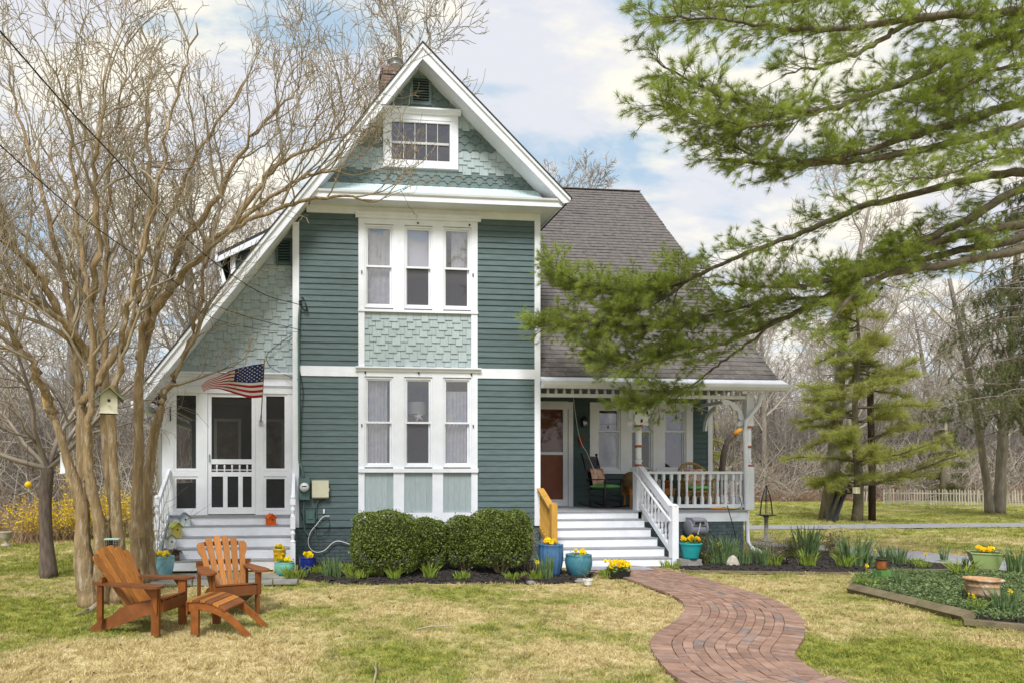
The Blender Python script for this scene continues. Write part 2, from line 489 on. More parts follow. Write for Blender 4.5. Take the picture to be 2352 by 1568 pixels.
def shingle_rows(part, x0, x1, z0, z1, Y, expo, width, style, mat, planes, flare=None, phase=0.0):
    z = z0; row = 0
    while z < z1 - 0.01:
        x = x0 - width * (0.5 * (row % 2) + phase)
        k = row
        while x < x1:
            w = width * (random.uniform(0.86, 1.12) if style != 'scallop' else 1.0)
            g = 0.0025
            drop = 0.0
            if style == 'stagger': drop = (0.040 if k % 2 else -0.012) + random.uniform(-0.008, 0.008)
            elif style == 'plain': drop = random.uniform(-0.004, 0.004)
            if style == 'scallop': poly = scallop(x + g, w - 2*g, z - 0.02, expo * 1.35)
            else: poly = [(x + g, z - drop), (x + w - g, z - drop), (x + w - g, z + expo * 1.3), (x + g, z + expo * 1.3)]
            q = clip(poly, planes + [(-1,0,-x0), (1,0,x1), (0,1,z1), (0,-1,-(z0-0.06))])
            if q and poly_area(q) > 0.0012:
                d = 0.030 + (0.003 if k % 2 else 0) + random.uniform(-0.002, 0.002)
                fl = flare(z) if flare else 0
                ft = flare(z + expo) if flare else 0
                me = shingle_mb(q, z - 0.03, z + expo*1.3, Y - d - fl, Y - 0.008 - ft, -9)
                obj('wall_shingle', me, mat, part)
            x += w; k += 1
        z += expo; row += 1
pan = hbox('panel', BX[1], BX[6], YF + 0.012, YF + 0.06, Z_H1, 4.90, PALE)
shingle_rows(pan, BX[1] + 0.002, BX[6] - 0.002, Z_P0 + 0.01, 4.898, YF + 0.012, 0.153, 0.158, 'stagger', PALE, [])

# windows: sash, panes, what hangs behind them
def curtain_mb(x0, x1, z0, z1, y, n=28, amp=0.018, waves=7, taper=0.0, seed=0):
    mb = MB(); V = []; rs = random.Random(seed); ph = rs.random()*6
    for j in range(5):
        tz = j / 4
        for i in range(n + 1):
            t = i / n
            xx = x0 + (x1 - x0) * t + taper * (1 - tz) * t * (x0 - x1)
            V.append((xx, y + amp * math.sin(waves * t * 6.283 + ph + 0.6*math.sin(9*t)) , z0 + (z1 - z0) * tz))
    Fc = [(j*(n+1)+i, j*(n+1)+i+1, (j+1)*(n+1)+i+1, (j+1)*(n+1)+i) for j in range(4) for i in range(n)]
    return mb.add(V, Fc)
def frame_mb(x0, x1, z0, z1, y0, y1, w, wb=None):
    wb = wb or w
    m = MB()
    m.box(x0, x0 + w, y0, y1, z0, z1); m.box(x1 - w, x1, y0, y1, z0, z1)
    m.box(x0 + w, x1 - w, y0, y1, z0, z0 + wb); m.box(x0 + w, x1 - w, y0, y1, z1 - w, z1)
    return m
def window(x0, x1, z0, z1, zm, Y, up='glass', low='glass', cloth=(), wood=WHITE, seed=0, glass=GLASS):
    w = hpart('window', frame_mb(x0, x1, z0, z1, Y - 0.012, Y + 0.07, 0.035, 0.045), wood)
    obj('sash', frame_mb(x0 + 0.036, x1 - 0.036, zm - 0.02, z1 - 0.036, Y + 0.012, Y + 0.04, 0.030), wood, w)
    obj('sash', frame_mb(x0 + 0.036, x1 - 0.036, z0 + 0.046, zm + 0.018, Y + 0.042, Y + 0.068, 0.030, 0.04), wood, w)
    obj('meeting_rail', MB().box(x0 + 0.03, x1 - 0.03, Y - 0.005, Y + 0.011, zm - 0.022, zm + 0.016), wood, w)
    for kind, (a, b), yy in ((up, (zm + 0.012, z1 - 0.068), Y + 0.026), (low, (z0 + 0.088, zm - 0.014), Y + 0.052)):
        m = {'glass': glass, 'dark': GLASS_DARK}[kind]
        obj('pane', MB().box(x0 + 0.068, x1 - 0.068, yy, yy + 0.004, a, b), m, w)
    for (a, b, za, zb, mt, kw) in cloth:
        obj('curtain', curtain_mb(lerp(x0, x1, a) , lerp(x0, x1, b), lerp(z0, z1, za), lerp(z0, z1, zb), Y + 0.12, seed=seed, **kw), mt, w, True)
    return w
SHEER = dict(waves=5, amp=0.012)
FULL = dict(waves=7, amp=0.045)
b = BX
window(b[1], b[2], Z_W2, Z_T2, Z_M2, YF, cloth=[(0, 1, 0, 1, CURTAIN, SHEER)], seed=1)
window(b[3], b[4], Z_W2, Z_T2, Z_M2, YF, low='dark', cloth=[(0, 1, 0.5, 1, BLIND, dict(amp=0.0))], seed=2)
window(b[5], b[6], Z_W2, Z_T2, Z_M2, YF, low='dark', cloth=[(0.35, 1, 0, 1, CURTAIN, SHEER)], seed=3)
window(b[1], b[2], Z_W1, Z_T1, Z_M1, YF, cloth=[(0, 0.85, 0, 1, CURTAIN, FULL)], seed=4)
window(b[3], b[4], Z_W1, Z_T1, Z_M1, YF, low='dark', cloth=[], seed=5)
window(b[5], b[6], Z_W1, Z_T1, Z_M1, YF, cloth=[(0.1, 1, 0, 0.86, CURTAIN, FULL)], seed=6)

# gable
gable = hpart('gable', MB().prism([(PEAK[0], PEAK[1] - 0.16), (0.06, 6.985), (0.07, 6.98), (4.66, 6.98), (4.66, roof_r(4.66) - 0.16)][::-1], 'y', YF, YF + 0.1), PALE)
GX = [at(p, 320, YF).x for p in (879.5, 1051)]; GZ = [at(965, p, YF).z for p in (389, 266)]
VX = [at(p, 210, YF).x for p in (942, 990)]; VZ = [at(965, p, YF).z for p in (244, 178)]
tri = [(-SL, 1, PEAK[1] - 0.19 - SL*PEAK[0]), (SRT, 1, PEAK[1] - 0.19 + SRT*PEAK[0])]
bands = [(9.42, 9.75, 'plain', PALE, .14, .13), (8.96, 9.42, 'scallop', SCALE_DARK, .15, .215), (8.56, 8.96, 'stagger', PALE, .155, .17),
         (8.13, 8.56, 'scallop', SCALE_DARK, .143, .215), (7.70, 8.13, 'stagger', PALE, .143, .17), (7.385, 7.70, 'scallop', SCALE_DARK, .105, .215)]
def band_fill(z0, z1, st, mt, e, w, fl=None):
    spans = [(-0.2, 4.66)]
    for (hx, hz) in ((GX, GZ), (VX, VZ)):
        if z0 < hz[1] and z1 > hz[0]:
            spans = [(-0.2, hx[0]), (hx[1], 4.66)]
    for i, (xa, xb) in enumerate(spans):
        shingle_rows(gable, xa, xb, z0, z1, YF, e, w, st, mt, tri, fl, phase=0.37 * i)
for bd in bands: band_fill(*bd)
FLARE = lambda z: 0.33 * max(0, min(1, (7.42 - z) / 0.32)) ** 1.3
band_fill(7.125, 7.40, 'plain', ICE, 0.068, 0.15, FLARE)
fl_ = hpart('flare_board', MB().prism([(YF, 7.102), (YF - 0.36, 7.103), (YF - 0.355, 7.125), (YF, 7.36)], 'x', 0.33, 4.62), ICE)
# gable window: frame, head moulding, ten small panes
gw = hpart('window', frame_mb(GX[0], GX[1], GZ[0], GZ[1], YF - 0.06, YF - 0.001, 0.115, 0.10), WHITE, label='wide attic window with ten small panes')
PX0, PX1 = at(900, 320, YF).x, at(1030, 320, YF).x; PZ0, PZ1 = at(965, 375, YF).z, at(965, 287, YF).z
obj('sash', frame_mb(GX[0]+0.116, GX[1]-0.116, GZ[0]+0.101, GZ[1]-0.116, YF-0.05, YF-0.006, 0.05), WHITE, gw)
zmid = at(965, 332, YF).z
obj('sash_backing', MB().box(GX[0]+0.116, GX[1]-0.116, YF-0.004, YF-0.001, GZ[0]+0.101, GZ[1]-0.116), M('drawn_grey_blind', (0.15,0.138,0.145), .9, .2, 4), gw)
mu = MB(); mu.box(PX0, PX1, YF-0.044, YF-0.018, zmid-0.022, zmid+0.022)
for k in range(1, 5):
    x = lerp(PX0, PX1, k/5)
    mu.box(x-0.007, x+0.007, YF-0.04, YF-0.02, PZ0-.02, zmid-0.023); mu.box(x-0.007, x+0.007, YF-0.04, YF-0.02, zmid+0.023, PZ1+.02)
obj('muntin', mu, M('greyed_white_paint', (0.48,0.48,0.49), .6, .1, 6), gw)
for k in range(5):
    for (za, zb) in ((PZ0 - 0.02, zmid - 0.023), (zmid + 0.023, PZ1 + 0.02)):
        obj('pane', MB().box(lerp(PX0-.02, PX1+.02, k/5) + 0.004, lerp(PX0-.02, PX1+.02, (k+1)/5) - 0.004, YF-0.017, YF-0.012, za, zb), GLASS_PORCH, gw)
crown(GX[0] - 0.045, GX[1] + 0.045, GZ[1] - 0.01, GZ[1] + 0.085, YF - 0.058, 0.09)
# gable vent
def vent(x0, x1, z0, z1, Y, n, mat, frame_w=0.05):
    v = hpart('vent', frame_mb(x0, x1, z0, z1, Y - 0.05, Y - 0.02, frame_w), mat)
    obj('vent_backing', MB().box(x0 + 0.01, x1 - 0.01, Y - 0.018, Y - 0.010, z0 + 0.01, z1 - 0.01), VOID, v)
    for i in range(n):
        a = lerp(z0 + frame_w, z1 - frame_w, (i + 0.1) / n); e = (z1 - z0 - 2*frame_w) / n
        obj('slat', MB().hexa([(x0+frame_w, Y-0.055, a), (x1-frame_w, Y-0.055, a), (x1-frame_w, Y-0.045, a), (x0+frame_w, Y-0.045, a),
                               (x0+frame_w, Y-0.03, a+e*.62), (x1-frame_w, Y-0.03, a+e*.62), (x1-frame_w, Y-0.02, a+e*.62), (x0+frame_w, Y-0.02, a+e*.62)]), mat, v)
    return v
vent(VX[0], VX[1], VZ[0], VZ[1], YF, 9, SCALE_DARK)
# cornice shelf under the gable
YC = 12.56
hbox('soffit', 0.10, 4.95, YC + 0.04, YF - 0.036, Z_SOFF, Z_SOFF + 0.03, WHITE)
hbox('soffit', XR1 + 0.002, 4.95, YF - 0.034, 16.2, Z_SOFF, Z_SOFF + 0.03, WHITE)
hbox('cornice_fascia', 0.10, 4.95, YC, YC + 0.038, 6.925, 7.018)
hbox('cornice_fascia', 4.952, 4.99, YC, 16.2, 6.925, 7.018)
hpart('cornice_moulding', MB().prism([(YC - 0.002, 7.02), (YC - 0.03, 7.04), (YC - 0.04, 7.075), (YC + 0.02, 7.095), (YF - 0.02, 7.10), (YF - 0.02, 7.02)], 'x', 0.1, 5.0), WHITE)
# rake boards, soffits and the roof itself
def strip(xa, za, xb, zb, o0, o1): return [(xa, za - o0), (xb, zb - o0), (xb, zb - o1), (xa, za - o1)]
XE_R, XE_L = 5.10, -3.02
pk = PEAK
hpart('rake_board', MB().prism([(pk[0], pk[1]-.03), (pk[0], pk[1]-.275), (XE_R-0.10, roof_r(XE_R-0.10)-.225), (XE_R+0.02, roof_r(XE_R)-.10), (XE_R+0.02, roof_r(XE_R)-.035)], 'y', 12.5, 12.535), WHITE)
hpart('rake_board', MB().prism([(pk[0]-.001, pk[1]-.03), (XE_L, roof_l(XE_L)-.03), (XE_L, roof_l(XE_L)-.29), (pk[0]-.001, pk[1]-.29)], 'y', 12.501, 12.535), WHITE)
hpart('rake_moulding', MB().prism([(pk[0], pk[1]-.005), (pk[0], pk[1]-.08), (XE_R+0.02, roof_r(XE_R+.02)-.065), (XE_R+0.03, roof_r(XE_R+.03)-.005)], 'y', 12.465, 12.499), WHITE)
hpart('rake_moulding', MB().prism([(pk[0]-.001, pk[1]-.005), (XE_L, roof_l(XE_L)-.005), (XE_L, roof_l(XE_L)-.09), (pk[0]-.001, pk[1]-.09)], 'y', 12.466, 12.5), WHITE)
hpart('rake_soffit', MB().prism([(pk[0]+.001, pk[1]-.20), (XE_R-.05, roof_r(XE_R-.05)-.17), (XE_R-.05, roof_r(XE_R-.05)-.15), (pk[0]+.001, pk[1]-.17)], 'y', 12.537, YF), WHITE)
hpart('rake_soffit', MB().prism([(pk[0]-.001, pk[1]-.22), (pk[0]-.001, pk[1]-.18), (XE_L, roof_l(XE_L)-.18), (XE_L, roof_l(XE_L)-.22)], 'y', 12.537, YL + 0.02), WHITE)
hpart('roof', MB().prism([(pk[0], pk[1]+.03), (XE_R+.05, roof_r(XE_R+.05)+.02), (XE_R+.05, roof_r(XE_R+.05)-.004), (pk[0], pk[1]-.004)][::-1], 'y', 12.45, 18.2), DARKTRIM)
hpart('roof', MB().prism([(pk[0]-.002, pk[1]+.03), (pk[0]-.002, pk[1]-.004), (XE_L-.05, roof_l(XE_L-.05)-.004), (XE_L-.05, roof_l(XE_L-.05)+.03)][::-1], 'y', 12.452, 20.3), DARKTRIM)
# chimney of brick courses with a metal cap
ch = at(902, 200, 17.0)
CHX0, CHX1, CHY0, CHY1 = ch.x - 0.30, ch.x + 0.30, 16.7, 17.3
CHZ1 = at(902, 152, 16.7).z
chim = hpart('chimney', MB().box(CHX0+.01, CHX1-.01, CHY0+.01, CHY1-.01, 8.0, CHZ1 - 0.005), M('chimney_mortar', (0.33,0.30,0.28), 0.9, 0.2, 12))
BRICK_OLD = M('old_chimney_brick', (0.175,0.122,0.102), 0.85, 0.25, 14, rand=0.25, bump=0.4, dirt=((0.42,0.38,0.36), 6, 0.58))
bm_ = MB().box(-0.098, 0.098, -0.02, 0.02, 0, 0.062).mesh('brick', BRICK_OLD)
bm_s = MB().box(-0.02, 0.02, -0.098, 0.098, 0, 0.062).mesh('brick', BRICK_OLD)
for r_ in range(13):
    z = CHZ1 - 0.075 * (r_ + 1); o_ = 0.026 if r_ in (1, 2) else 0.0
    for k in range(3):
        x = CHX0 + 0.1 + 0.2*k + (0.05 if r_ % 2 else -0.0) - (0.03 if r_ % 2 else 0)
        piece('brick', bm_, chim, (x, CHY0 - o_, z), None, (1 if k < 2 else 0.96, 1, 1))
        piece('brick', bm_s, chim, (CHX0 - o_, CHY0 + 0.1 + 0.2*k, z)); piece('brick', bm_s, chim, (CHX1 + o_, CHY0 + 0.1 + 0.2*k, z))
obj('flue_cap', MB().lathe([(0.13,0),(0.13,0.17),(0.17,0.18),(0.17,0.20),(0.14,0.21),(0.14,0.30),(0.20,0.31),(0.20,0.335),(0.0,0.37)], (ch.x + 0.07, 17.0, CHZ1 - 0.02), 16), STEEL, chim, True)

# left wing: shingled wall over the screened entry
LX0, LX1 = -2.74, XL0
ZE0 = at(540, 1166+15, YL).z
lw = hpart('wall', MB().prism([(LX0, 3.40), (LX1, 3.40), (LX1, roof_l(LX1) - 0.2), (LX0, roof_l(LX0) - 0.2)][::-1], 'y', YL, YL + 0.1), PALE)
Z_ENT = at(560, 858, YL).z
VLX = (at(634, 590, YL).x, at(671, 590, YL).x); VLZ = (at(650, 610, YL).z, at(650, 550, YL).z)
pl_l = [(-SL, 1, PEAK[1] - 0.25 - SL*PEAK[0])]
zs = Z_ENT + 0.02
shingle_rows(lw, LX0, LX1 - 0.002, zs, VLZ[0], YL, 0.156, 0.168, 'stagger', PALE, pl_l)
shingle_rows(lw, LX0, VLX[0], VLZ[0], VLZ[1] + 0.1, YL, 0.156, 0.168, 'stagger', PALE, pl_l)
shingle_rows(lw, VLX[0], LX1 - 0.002, VLZ[1], roof_l(LX1), YL, 0.156, 0.168, 'stagger', PALE, pl_l)
v2 = vent(VLX[0], VLX[1], VLZ[0], VLZ[1], YL - 0.02, 8, PORCH_GREEN, 0.045)
# entablature, posts and screens of the entry
ZF_L = 0.94
def lz(py, px=560): return at(px, py, YL).z
def lx(px): return at(px, 1000, YL).x
hbox('entablature', LX0 - 0.02, LX1 - 0.002, YL - 0.04, YL + 0.1, lz(903), lz(887.6))
hbox('entablature', LX0 - 0.02, LX1 - 0.002, YL - 0.025, YL + 0.1, lz(887.4), lz(866))
crown(LX0 - 0.05, LX1 - 0.002, lz(866.2), Z_ENT + 0.02, YL - 0.025, 0.08)
crown(LX0 - 0.05, LX1 - 0.002, lz(889), lz(884), YL - 0.041, 0.03)
def lbox(px0, px1, py0, py1, y0=YL - 0.03, y1=YL + 0.1, name='screen_frame'): return hbox(name, lx(px0), lx(px1), y0, y1, lz(py1), lz(py0))
lbox(373, 400, 903.2, 1181, name='post'); lbox(456, 477, 903.2, 1181, name='post'); lbox(587, 606, 903.2, 1181, name='post'); lbox(659, 672.2, 903.2, 1181, name='post')
def screen(px0, px1, py0, py1, nm='screen'):
    f = hpart('window', frame_mb(lx(px0) , lx(px1), lz(py1), lz(py0), YL - 0.015, YL + 0.03, 0.045), WHITE, label='dark screened opening in a white frame')
    obj(nm, MB().box(lx(px0) + 0.04, lx(px1) - 0.04, YL + 0.006, YL + 0.010, lz(py1) + 0.04, lz(py0) - 0.04), SCREEN, f)
lbox(400, 456, 1080.5, 1093, name='rail'); lbox(606, 659, 1080.5, 1093, name='rail')
lbox(400, 456, 1171.5, 1181, name='rail'); lbox(606, 659, 1171.5, 1181, name='rail')
screen(400, 456, 903.2, 1080); screen(400, 456, 1093.5, 1171); screen(606, 659, 903.2, 1080); screen(606, 659, 1093.5, 1171)
dr = hpart('screen_door', frame_mb(lx(477.5), lx(586.5), lz(1179), lz(903.2), YL - 0.01, YL + 0.025, 0.07, 0.13), WHITE, label='white screen door with turned spindles')
for (a, b_) in ((1053.5, 1065), (1082.8, 1093)):
    obj('rail', MB().box(lx(477.5) + 0.071, lx(586.5) - 0.071, YL - 0.008, YL + 0.023, lz(b_), lz(a)), WHITE, dr)
for px in (517.5, 552.5):
    obj('rail', MB().box(lx(px) - 0.042, lx(px) + 0.042, YL - 0.007, YL + 0.022, lz(1179) + 0.131, lz(1093.2)), WHITE, dr)
for k in range(5):
    x = lerp(lx(486), lx(580), (k + 0.7) / 5.4)
    obj('spindle', MB().lathe([(0.014,0),(0.02,0.03),(0.012,0.06),(0.02,0.10),(0.014,0.14)], (x, YL + 0.006, lz(1082.6)), 8), WHITE, dr, True)
obj('rail', MB().box(lx(486), lx(580), YL + 0.002, YL + 0.008, lz(1079), lz(1077)), WHITE, dr)
obj('screen', MB().box(lx(477.5) + 0.07, lx(586.5) - 0.07, YL + 0.012, YL + 0.015, lz(1179) + 0.12, lz(903.2) - 0.07), SCREEN, dr)
obj('handle', MB().bar(at(481, 1042, YL - 0.03), at(481, 1060, YL - 0.03), 0.02, 0.02, (0,1,0)), STEEL, dr)
hbox('interior_wall', LX0, LX1, 16.6, 16.7, 0.9, 3.9, PORCH_GREEN)
hbox('interior_floor', LX0, LX1, YL + 0.1, 16.6, 0.86, 0.93, TREAD)
hbox('interior_ceiling', LX0, LX1, YL + 0.1, 16.6, 3.42, 3.5, INTER)
hbox('side_wall', LX0 - 0.02, LX0 + 0.08, YL + 0.105, 16.6, 0.0, 1.55, PALE)
hbox('beam', LX0 - 0.02, LX0 + 0.08, YL + 0.105, 16.6, 3.05, 3.35, WHITE)
hbox('side_wall', LX0 - 0.02, LX0 + 0.08, 16.601, 20, 0.0, 3.35, PALE)
for (xa, xb) in ((-2.2, -1.55), (-1.2, -0.5)):
    f = hpart('window', frame_mb(xa, xb, 1.7, 3.1, 16.54, 16.598, 0.07), WHITE)
    obj('pane', MB().box(xa + 0.06, xb - 0.06, 16.57, 16.58, 1.76, 3.04), M('lit_back_pane', (0.24,0.21,0.165), 0.12, 0.5, 6, spec=0.9), f)  # opaque panes; the look of lit glass is put into their colour
for px in (392, 679):
    p = at(px - 1, 950, YL - 0.04); hpart('hook', MB().tube([p + Vector((0,0,-.13)), p + Vector((.01,-.02,-.1)), p + Vector((0,-.02,.1)), p + Vector((.01,0,.13))], 0.012, 6), IRON, True)
# eave end on the far left, with its bracket and gutter elbow
e0 = at(356, 868, 12.62)
hpart('gutter', MB().box(XE_L - 0.14, XE_L + 0.0, 12.54, 20, roof_l(XE_L) - 0.30, roof_l(XE_L) - 0.17), WHITE)
hpart('gutter_elbow', MB().tube([(XE_L - 0.07, 12.7, roof_l(XE_L) - 0.25), (XE_L - 0.05, 12.75, roof_l(XE_L) - 0.5), (XE_L + 0.15, 12.95, roof_l(XE_L) - 0.68), (LX0 - 0.05, 13.25, roof_l(XE_L) - 0.78), (LX0 - 0.05, 13.28, 0.2)], 0.04, 8), WHITE, True)
# shed dormer riding on the left slope
dY0, dY1 = 14.0, 16.6
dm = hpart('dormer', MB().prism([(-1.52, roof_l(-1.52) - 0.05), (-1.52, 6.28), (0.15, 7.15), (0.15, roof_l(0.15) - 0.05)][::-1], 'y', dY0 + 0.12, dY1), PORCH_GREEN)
obj('roof', MB().prism([(-1.80, 6.215), (0.2, 7.27), (0.2, 7.34), (-1.80, 6.285)], 'y', dY0, dY1 + 0.1), DARKTRIM, dm)
obj('fascia', MB().prism([(-1.78, 6.10), (0.2, 7.12), (0.2, 7.268), (-1.78, 6.212)], 'y', dY0 - 0.02, dY0 + 0.02), WHITE, dm)
obj('fascia', MB().box(-1.84, -1.79, dY0 - 0.02, dY1 + 0.1, 6.10, 6.25), WHITE, dm)
obj('corner_board', MB().box(-1.54, -1.44, dY0 + 0.09, dY0 + 0.118, roof_l(-1.5), 6.3), WHITE, dm)
obj('bracket', MB().bar((-1.56, dY0 + 0.1, 5.35), (-1.78, dY0 + 0.1, 6.12), 0.06, 0.08), WHITE, dm)

# foundation of painted bricks
def brick_wall(name, x0, x1, z0, z1, Y, mat, mort, prot=0.012):
    w = hbox(name, x0, x1, Y, Y + 0.2, z0, z1, mort)
    h = 0.068; L_ = 0.205
    me = MB().box(0, L_ - 0.008, 0, prot + 0.004, 0, h - 0.008).mesh('brick', mat)
    r = 0; z = z0 + 0.004
    while z + h < z1 + 0.01:
        x = x0 + (0.1025 if r % 2 else 0)
        if r % 2: piece('brick', me, w, (x0, Y - prot, z), None, (0.48, 1, 1))
        while x < x1 - 0.02:
            s = min(1.0, (x1 - x) / L_)
            piece('brick', me, w, (x, Y - prot + random.uniform(-0.002, 0.003), z), None, (s, 1, 1))
            x += L_
        z += h; r += 1
    return w
brick_wall('foundation', XL0, XR1, 0.0, ZB - 0.035, YF + 0.01, FOUND, MORTAR_P)
hbox('drip_board', XL1, BX[0] - 0.002, YF - 0.028, YF + 0.08, ZB - 0.03, ZB - 0.001, GREEN)
hbox('drip_board', BX[7] + 0.002, XR0, YF - 0.028, YF + 0.08, ZB - 0.03, ZB - 0.001, GREEN)
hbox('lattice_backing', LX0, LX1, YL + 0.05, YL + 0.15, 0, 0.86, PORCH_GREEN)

# ------------------------------------------------------------------ stairs
def stair(name, x0, x1, y_top, floor, n, tread, label, y_back):
    s = hpart(name, MB().box(x0 + 0.05, x1 - 0.05, y_top + 0.02, y_back, 0, floor - 0.05), VOID, label=label)
    rise = floor / n
    for i in range(n):
        y = y_top - i * tread; zt = floor - i * rise
        obj('riser', MB().box(x0, x1, y, y + 0.018, zt - rise + (0.002 if i < n - 1 else 0.01), zt - 0.0165), WHITE_WORN, s)
        if i: obj('tread', MB().box(x0 - 0.01, x1 + 0.01, y - 0.013, y + tread - 0.001, zt - 0.016, zt), TREAD, s)
        if i: 
            for xx in (x0 + .02, x1 - .06): obj('stringer', MB().box(xx, xx + .04, y + 0.02, y + tread - .002, 0, zt - 0.034), WHITE_WORN, s)
    return s
stL = stair('entry_stair', -2.59, -0.262, YL - 0.06, ZF_L, 5, 0.25, 'five white steps with grey treads below the screen door', YL + 0.04)
obj('tread', MB().box(-2.6, -0.25, YL - 0.09, YL + 0.0, ZF_L - 0.033, ZF_L), TREAD, stL)
SX0, SX1, ZF = 4.72, 6.85, 0.99
stR = stair('porch_stair', SX0, SX1, 13.15, ZF, 6, 0.25, 'six wide white steps up to the side porch', 13.3)
def turned(mb, x, y, z0, z1, r, seg=12):
    h = z1 - z0
    mb.box(x-r, x+r, y-r, y+r, z0, z0 + h*0.36)
    mb.lathe([(r*.95,0),(r*1.15,h*.02),(r*.6,h*.05),(r*.75,h*.09),(r*1.0,h*.13),(r*.7,h*.17),(r*.95,h*.19)], (x, y, z0 + h*0.36), seg)
    mb.box(x-r, x+r, y-r, y+r, z0 + h*0.55, z0 + h*0.72)
    mb.lathe([(r*.9,0),(r*.6,h*.03),(r*1.0,h*.08),(r*.75,h*.12),(r*.95,h*.15)], (x, y, z0 + h*0.72), seg)
    mb.box(x-r, x+r, y-r, y+r, z0 + h*0.87, z1 - r*1.6)
    mb.sphere((x, y, z1 - r*0.9), r*1.05, 10, 8)
for (x, nm) in ((-2.60, 'a'), (-0.215, 'b')):
    m = MB(); turned(m, x, 12.10, 0, 1.36, 0.045)
    nw = hpart('newel_post', m, WHITE, label='white turned newel post')
    obj('handrail', MB().bar((x, 12.12, 1.20), (x, 13.16, 1.80), 0.06, 0.09), WHITE, nw)
    obj('stringer', MB().bar((x, 12.14, 0.30), (x, 13.14, 0.98), 0.04, 0.12), WHITE, nw)
    for k in range(5):
        t = (k + 0.7) / 5.6; y = 12.12 + 1.04*t
        obj('baluster', MB().lathe([(0.02,0),(0.02,.12),(0.028,.16),(0.014,.3),(0.024,.5),(0.018,.75)], (x, y, 0.32 + 0.66*t), 8), WHITE, nw, True)

# ------------------------------------------------------------------ side porch
PXR = 9.27                                 # right edge of the porch floor
PX_L, PX_R = at(1466.5, 1000, YP).x, at(1718, 1000, YP).x
hbox('porch_floor', XR1 + 0.01, PXR, 13.12, YW - 0.001, ZF - 0.025, ZF, TREAD)
hbox('skirt_board', SX1 + 0.09, PXR - 0.06, 13.16, 13.19, 0.75, ZF - 0.027)
hbox('skirt_board', PXR - 0.058, PXR - 0.03, 13.16, YW, 0.75, ZF - 0.042)
brick_wall('foundation', SX1 + 0.02, PXR - 0.08, 0.0, 0.748, 13.19, FOUND, MORTAR_P)
hbox('side_wall', PXR - 0.11, PXR - 0.075, 13.395, YW + 0.2, 0, 0.74, FOUND)
# porch back wall
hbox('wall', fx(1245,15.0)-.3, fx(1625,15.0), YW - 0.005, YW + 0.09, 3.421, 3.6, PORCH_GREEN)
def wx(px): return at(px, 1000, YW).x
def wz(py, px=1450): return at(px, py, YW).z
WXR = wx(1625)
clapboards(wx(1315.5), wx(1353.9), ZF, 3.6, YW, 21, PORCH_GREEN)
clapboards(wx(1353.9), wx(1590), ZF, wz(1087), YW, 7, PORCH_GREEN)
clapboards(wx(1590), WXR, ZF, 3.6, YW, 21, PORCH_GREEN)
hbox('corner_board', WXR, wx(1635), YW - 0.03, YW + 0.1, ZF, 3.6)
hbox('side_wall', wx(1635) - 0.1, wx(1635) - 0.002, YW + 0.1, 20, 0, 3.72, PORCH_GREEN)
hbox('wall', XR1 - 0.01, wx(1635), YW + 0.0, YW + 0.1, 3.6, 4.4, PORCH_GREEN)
hbox('interior_wall', XR1 - 0.01, wx(1635) - 0.1, 16.6, 16.7, 0.9, 4.0, INTER)
hbox('interior_floor', XR1 - 0.01, wx(1635) - 0.1, YW + 0.1, 16.6, 0.9, 0.96, INTER)
hbox('porch_ceiling', XR1 + 0.005, PXR + 0.3, 13.36, YW - 0.03, 3.60, 3.64, M('porch_ceiling_paint', (0.16,0.18,0.185), 0.7))
for a, b_ in ((1353.9, 1371.0), (1424.5, 1448.0), (1499.0, 1524.0), (1575.0, 1589.9)):
    hbox('casing', wx(a), wx(b_), YW - 0.03, YW + 0.08, wz(1080), 3.3)
hbox('casing', wx(1353.9), wx(1589.9), YW - 0.03, YW + 0.08, 3.302, 3.42)
hbox('sill_board', wx(1352), wx(1592), YW - 0.06, YW + 0.08, wz(1087), wz(1080.2))
for i, (a, b_) in enumerate(((1371.2, 1424.3), (1448.2, 1498.8), (1524.2, 1574.8))):
    window(wx(a), wx(b_), wz(1080), 3.3, wz(989.5), YW + 0.01, low='dark' if i == 1 else 'glass',
           cloth=[(0.45, 0.95, 0, 1, CURTAIN, SHEER)] if i == 0 else ([(0.55, 0.9, 0, 1, CURTAIN, SHEER)] if i == 2 else []), seed=20 + i, glass=GLASS_PORCH)
# red-brown front door behind a white storm door
RED = M('red_brown_door_paint', (0.205,0.054,0.027), 0.45, 0.12, 4, spec=0.4)
hbox('casing', wx(1304.7), wx(1315.2), YW - 0.035, YW + 0.08, ZF, 3.25)
hbox('casing', XR1 + 0.0, wx(1315.2), YW - 0.03, YW + 0.08, 3.252, 3.42)
hbox('casing', XR1 + 0.0, XR1 + 0.04, YW - 0.03, YW + 0.08, ZF, 3.25)
dx0, dx1 = XR1 + 0.042, wx(1304.4)
dz1 = wz(921, 1280)
door = hpart('front_door', MB().box(dx0 + 0.02, dx1 - 0.02, YW + 0.05, YW + 0.09, ZF + 0.02, dz1), RED, label='red-brown panelled front door')
hbox('casing', dx0, dx1 + 0.002, YW - 0.02, YW + 0.1, dz1 + 0.002, 3.25)
for (za, zb) in ((0.16, 0.52), (0.60, 0.98), (1.10, 2.10)):
    obj('panel', frame_mb(lerp(dx0, dx1, 0.14), lerp(dx0, dx1, 0.86), ZF + za, ZF + zb, YW + 0.042, YW + 0.049, 0.025), RED, door)
    obj('panel', MB().box(lerp(dx0, dx1, 0.28), lerp(dx0, dx1, 0.72), YW + 0.044, YW + 0.0495, ZF + za + 0.09, ZF + zb - 0.09), RED, door)
sd = hpart('storm_door', frame_mb(dx0 + 0.004, dx1 - 0.004, ZF + 0.015, dz1 - 0.002, YW - 0.01, YW + 0.02, 0.115, 0.15), WHITE, label='white storm door in front of the red-brown door')
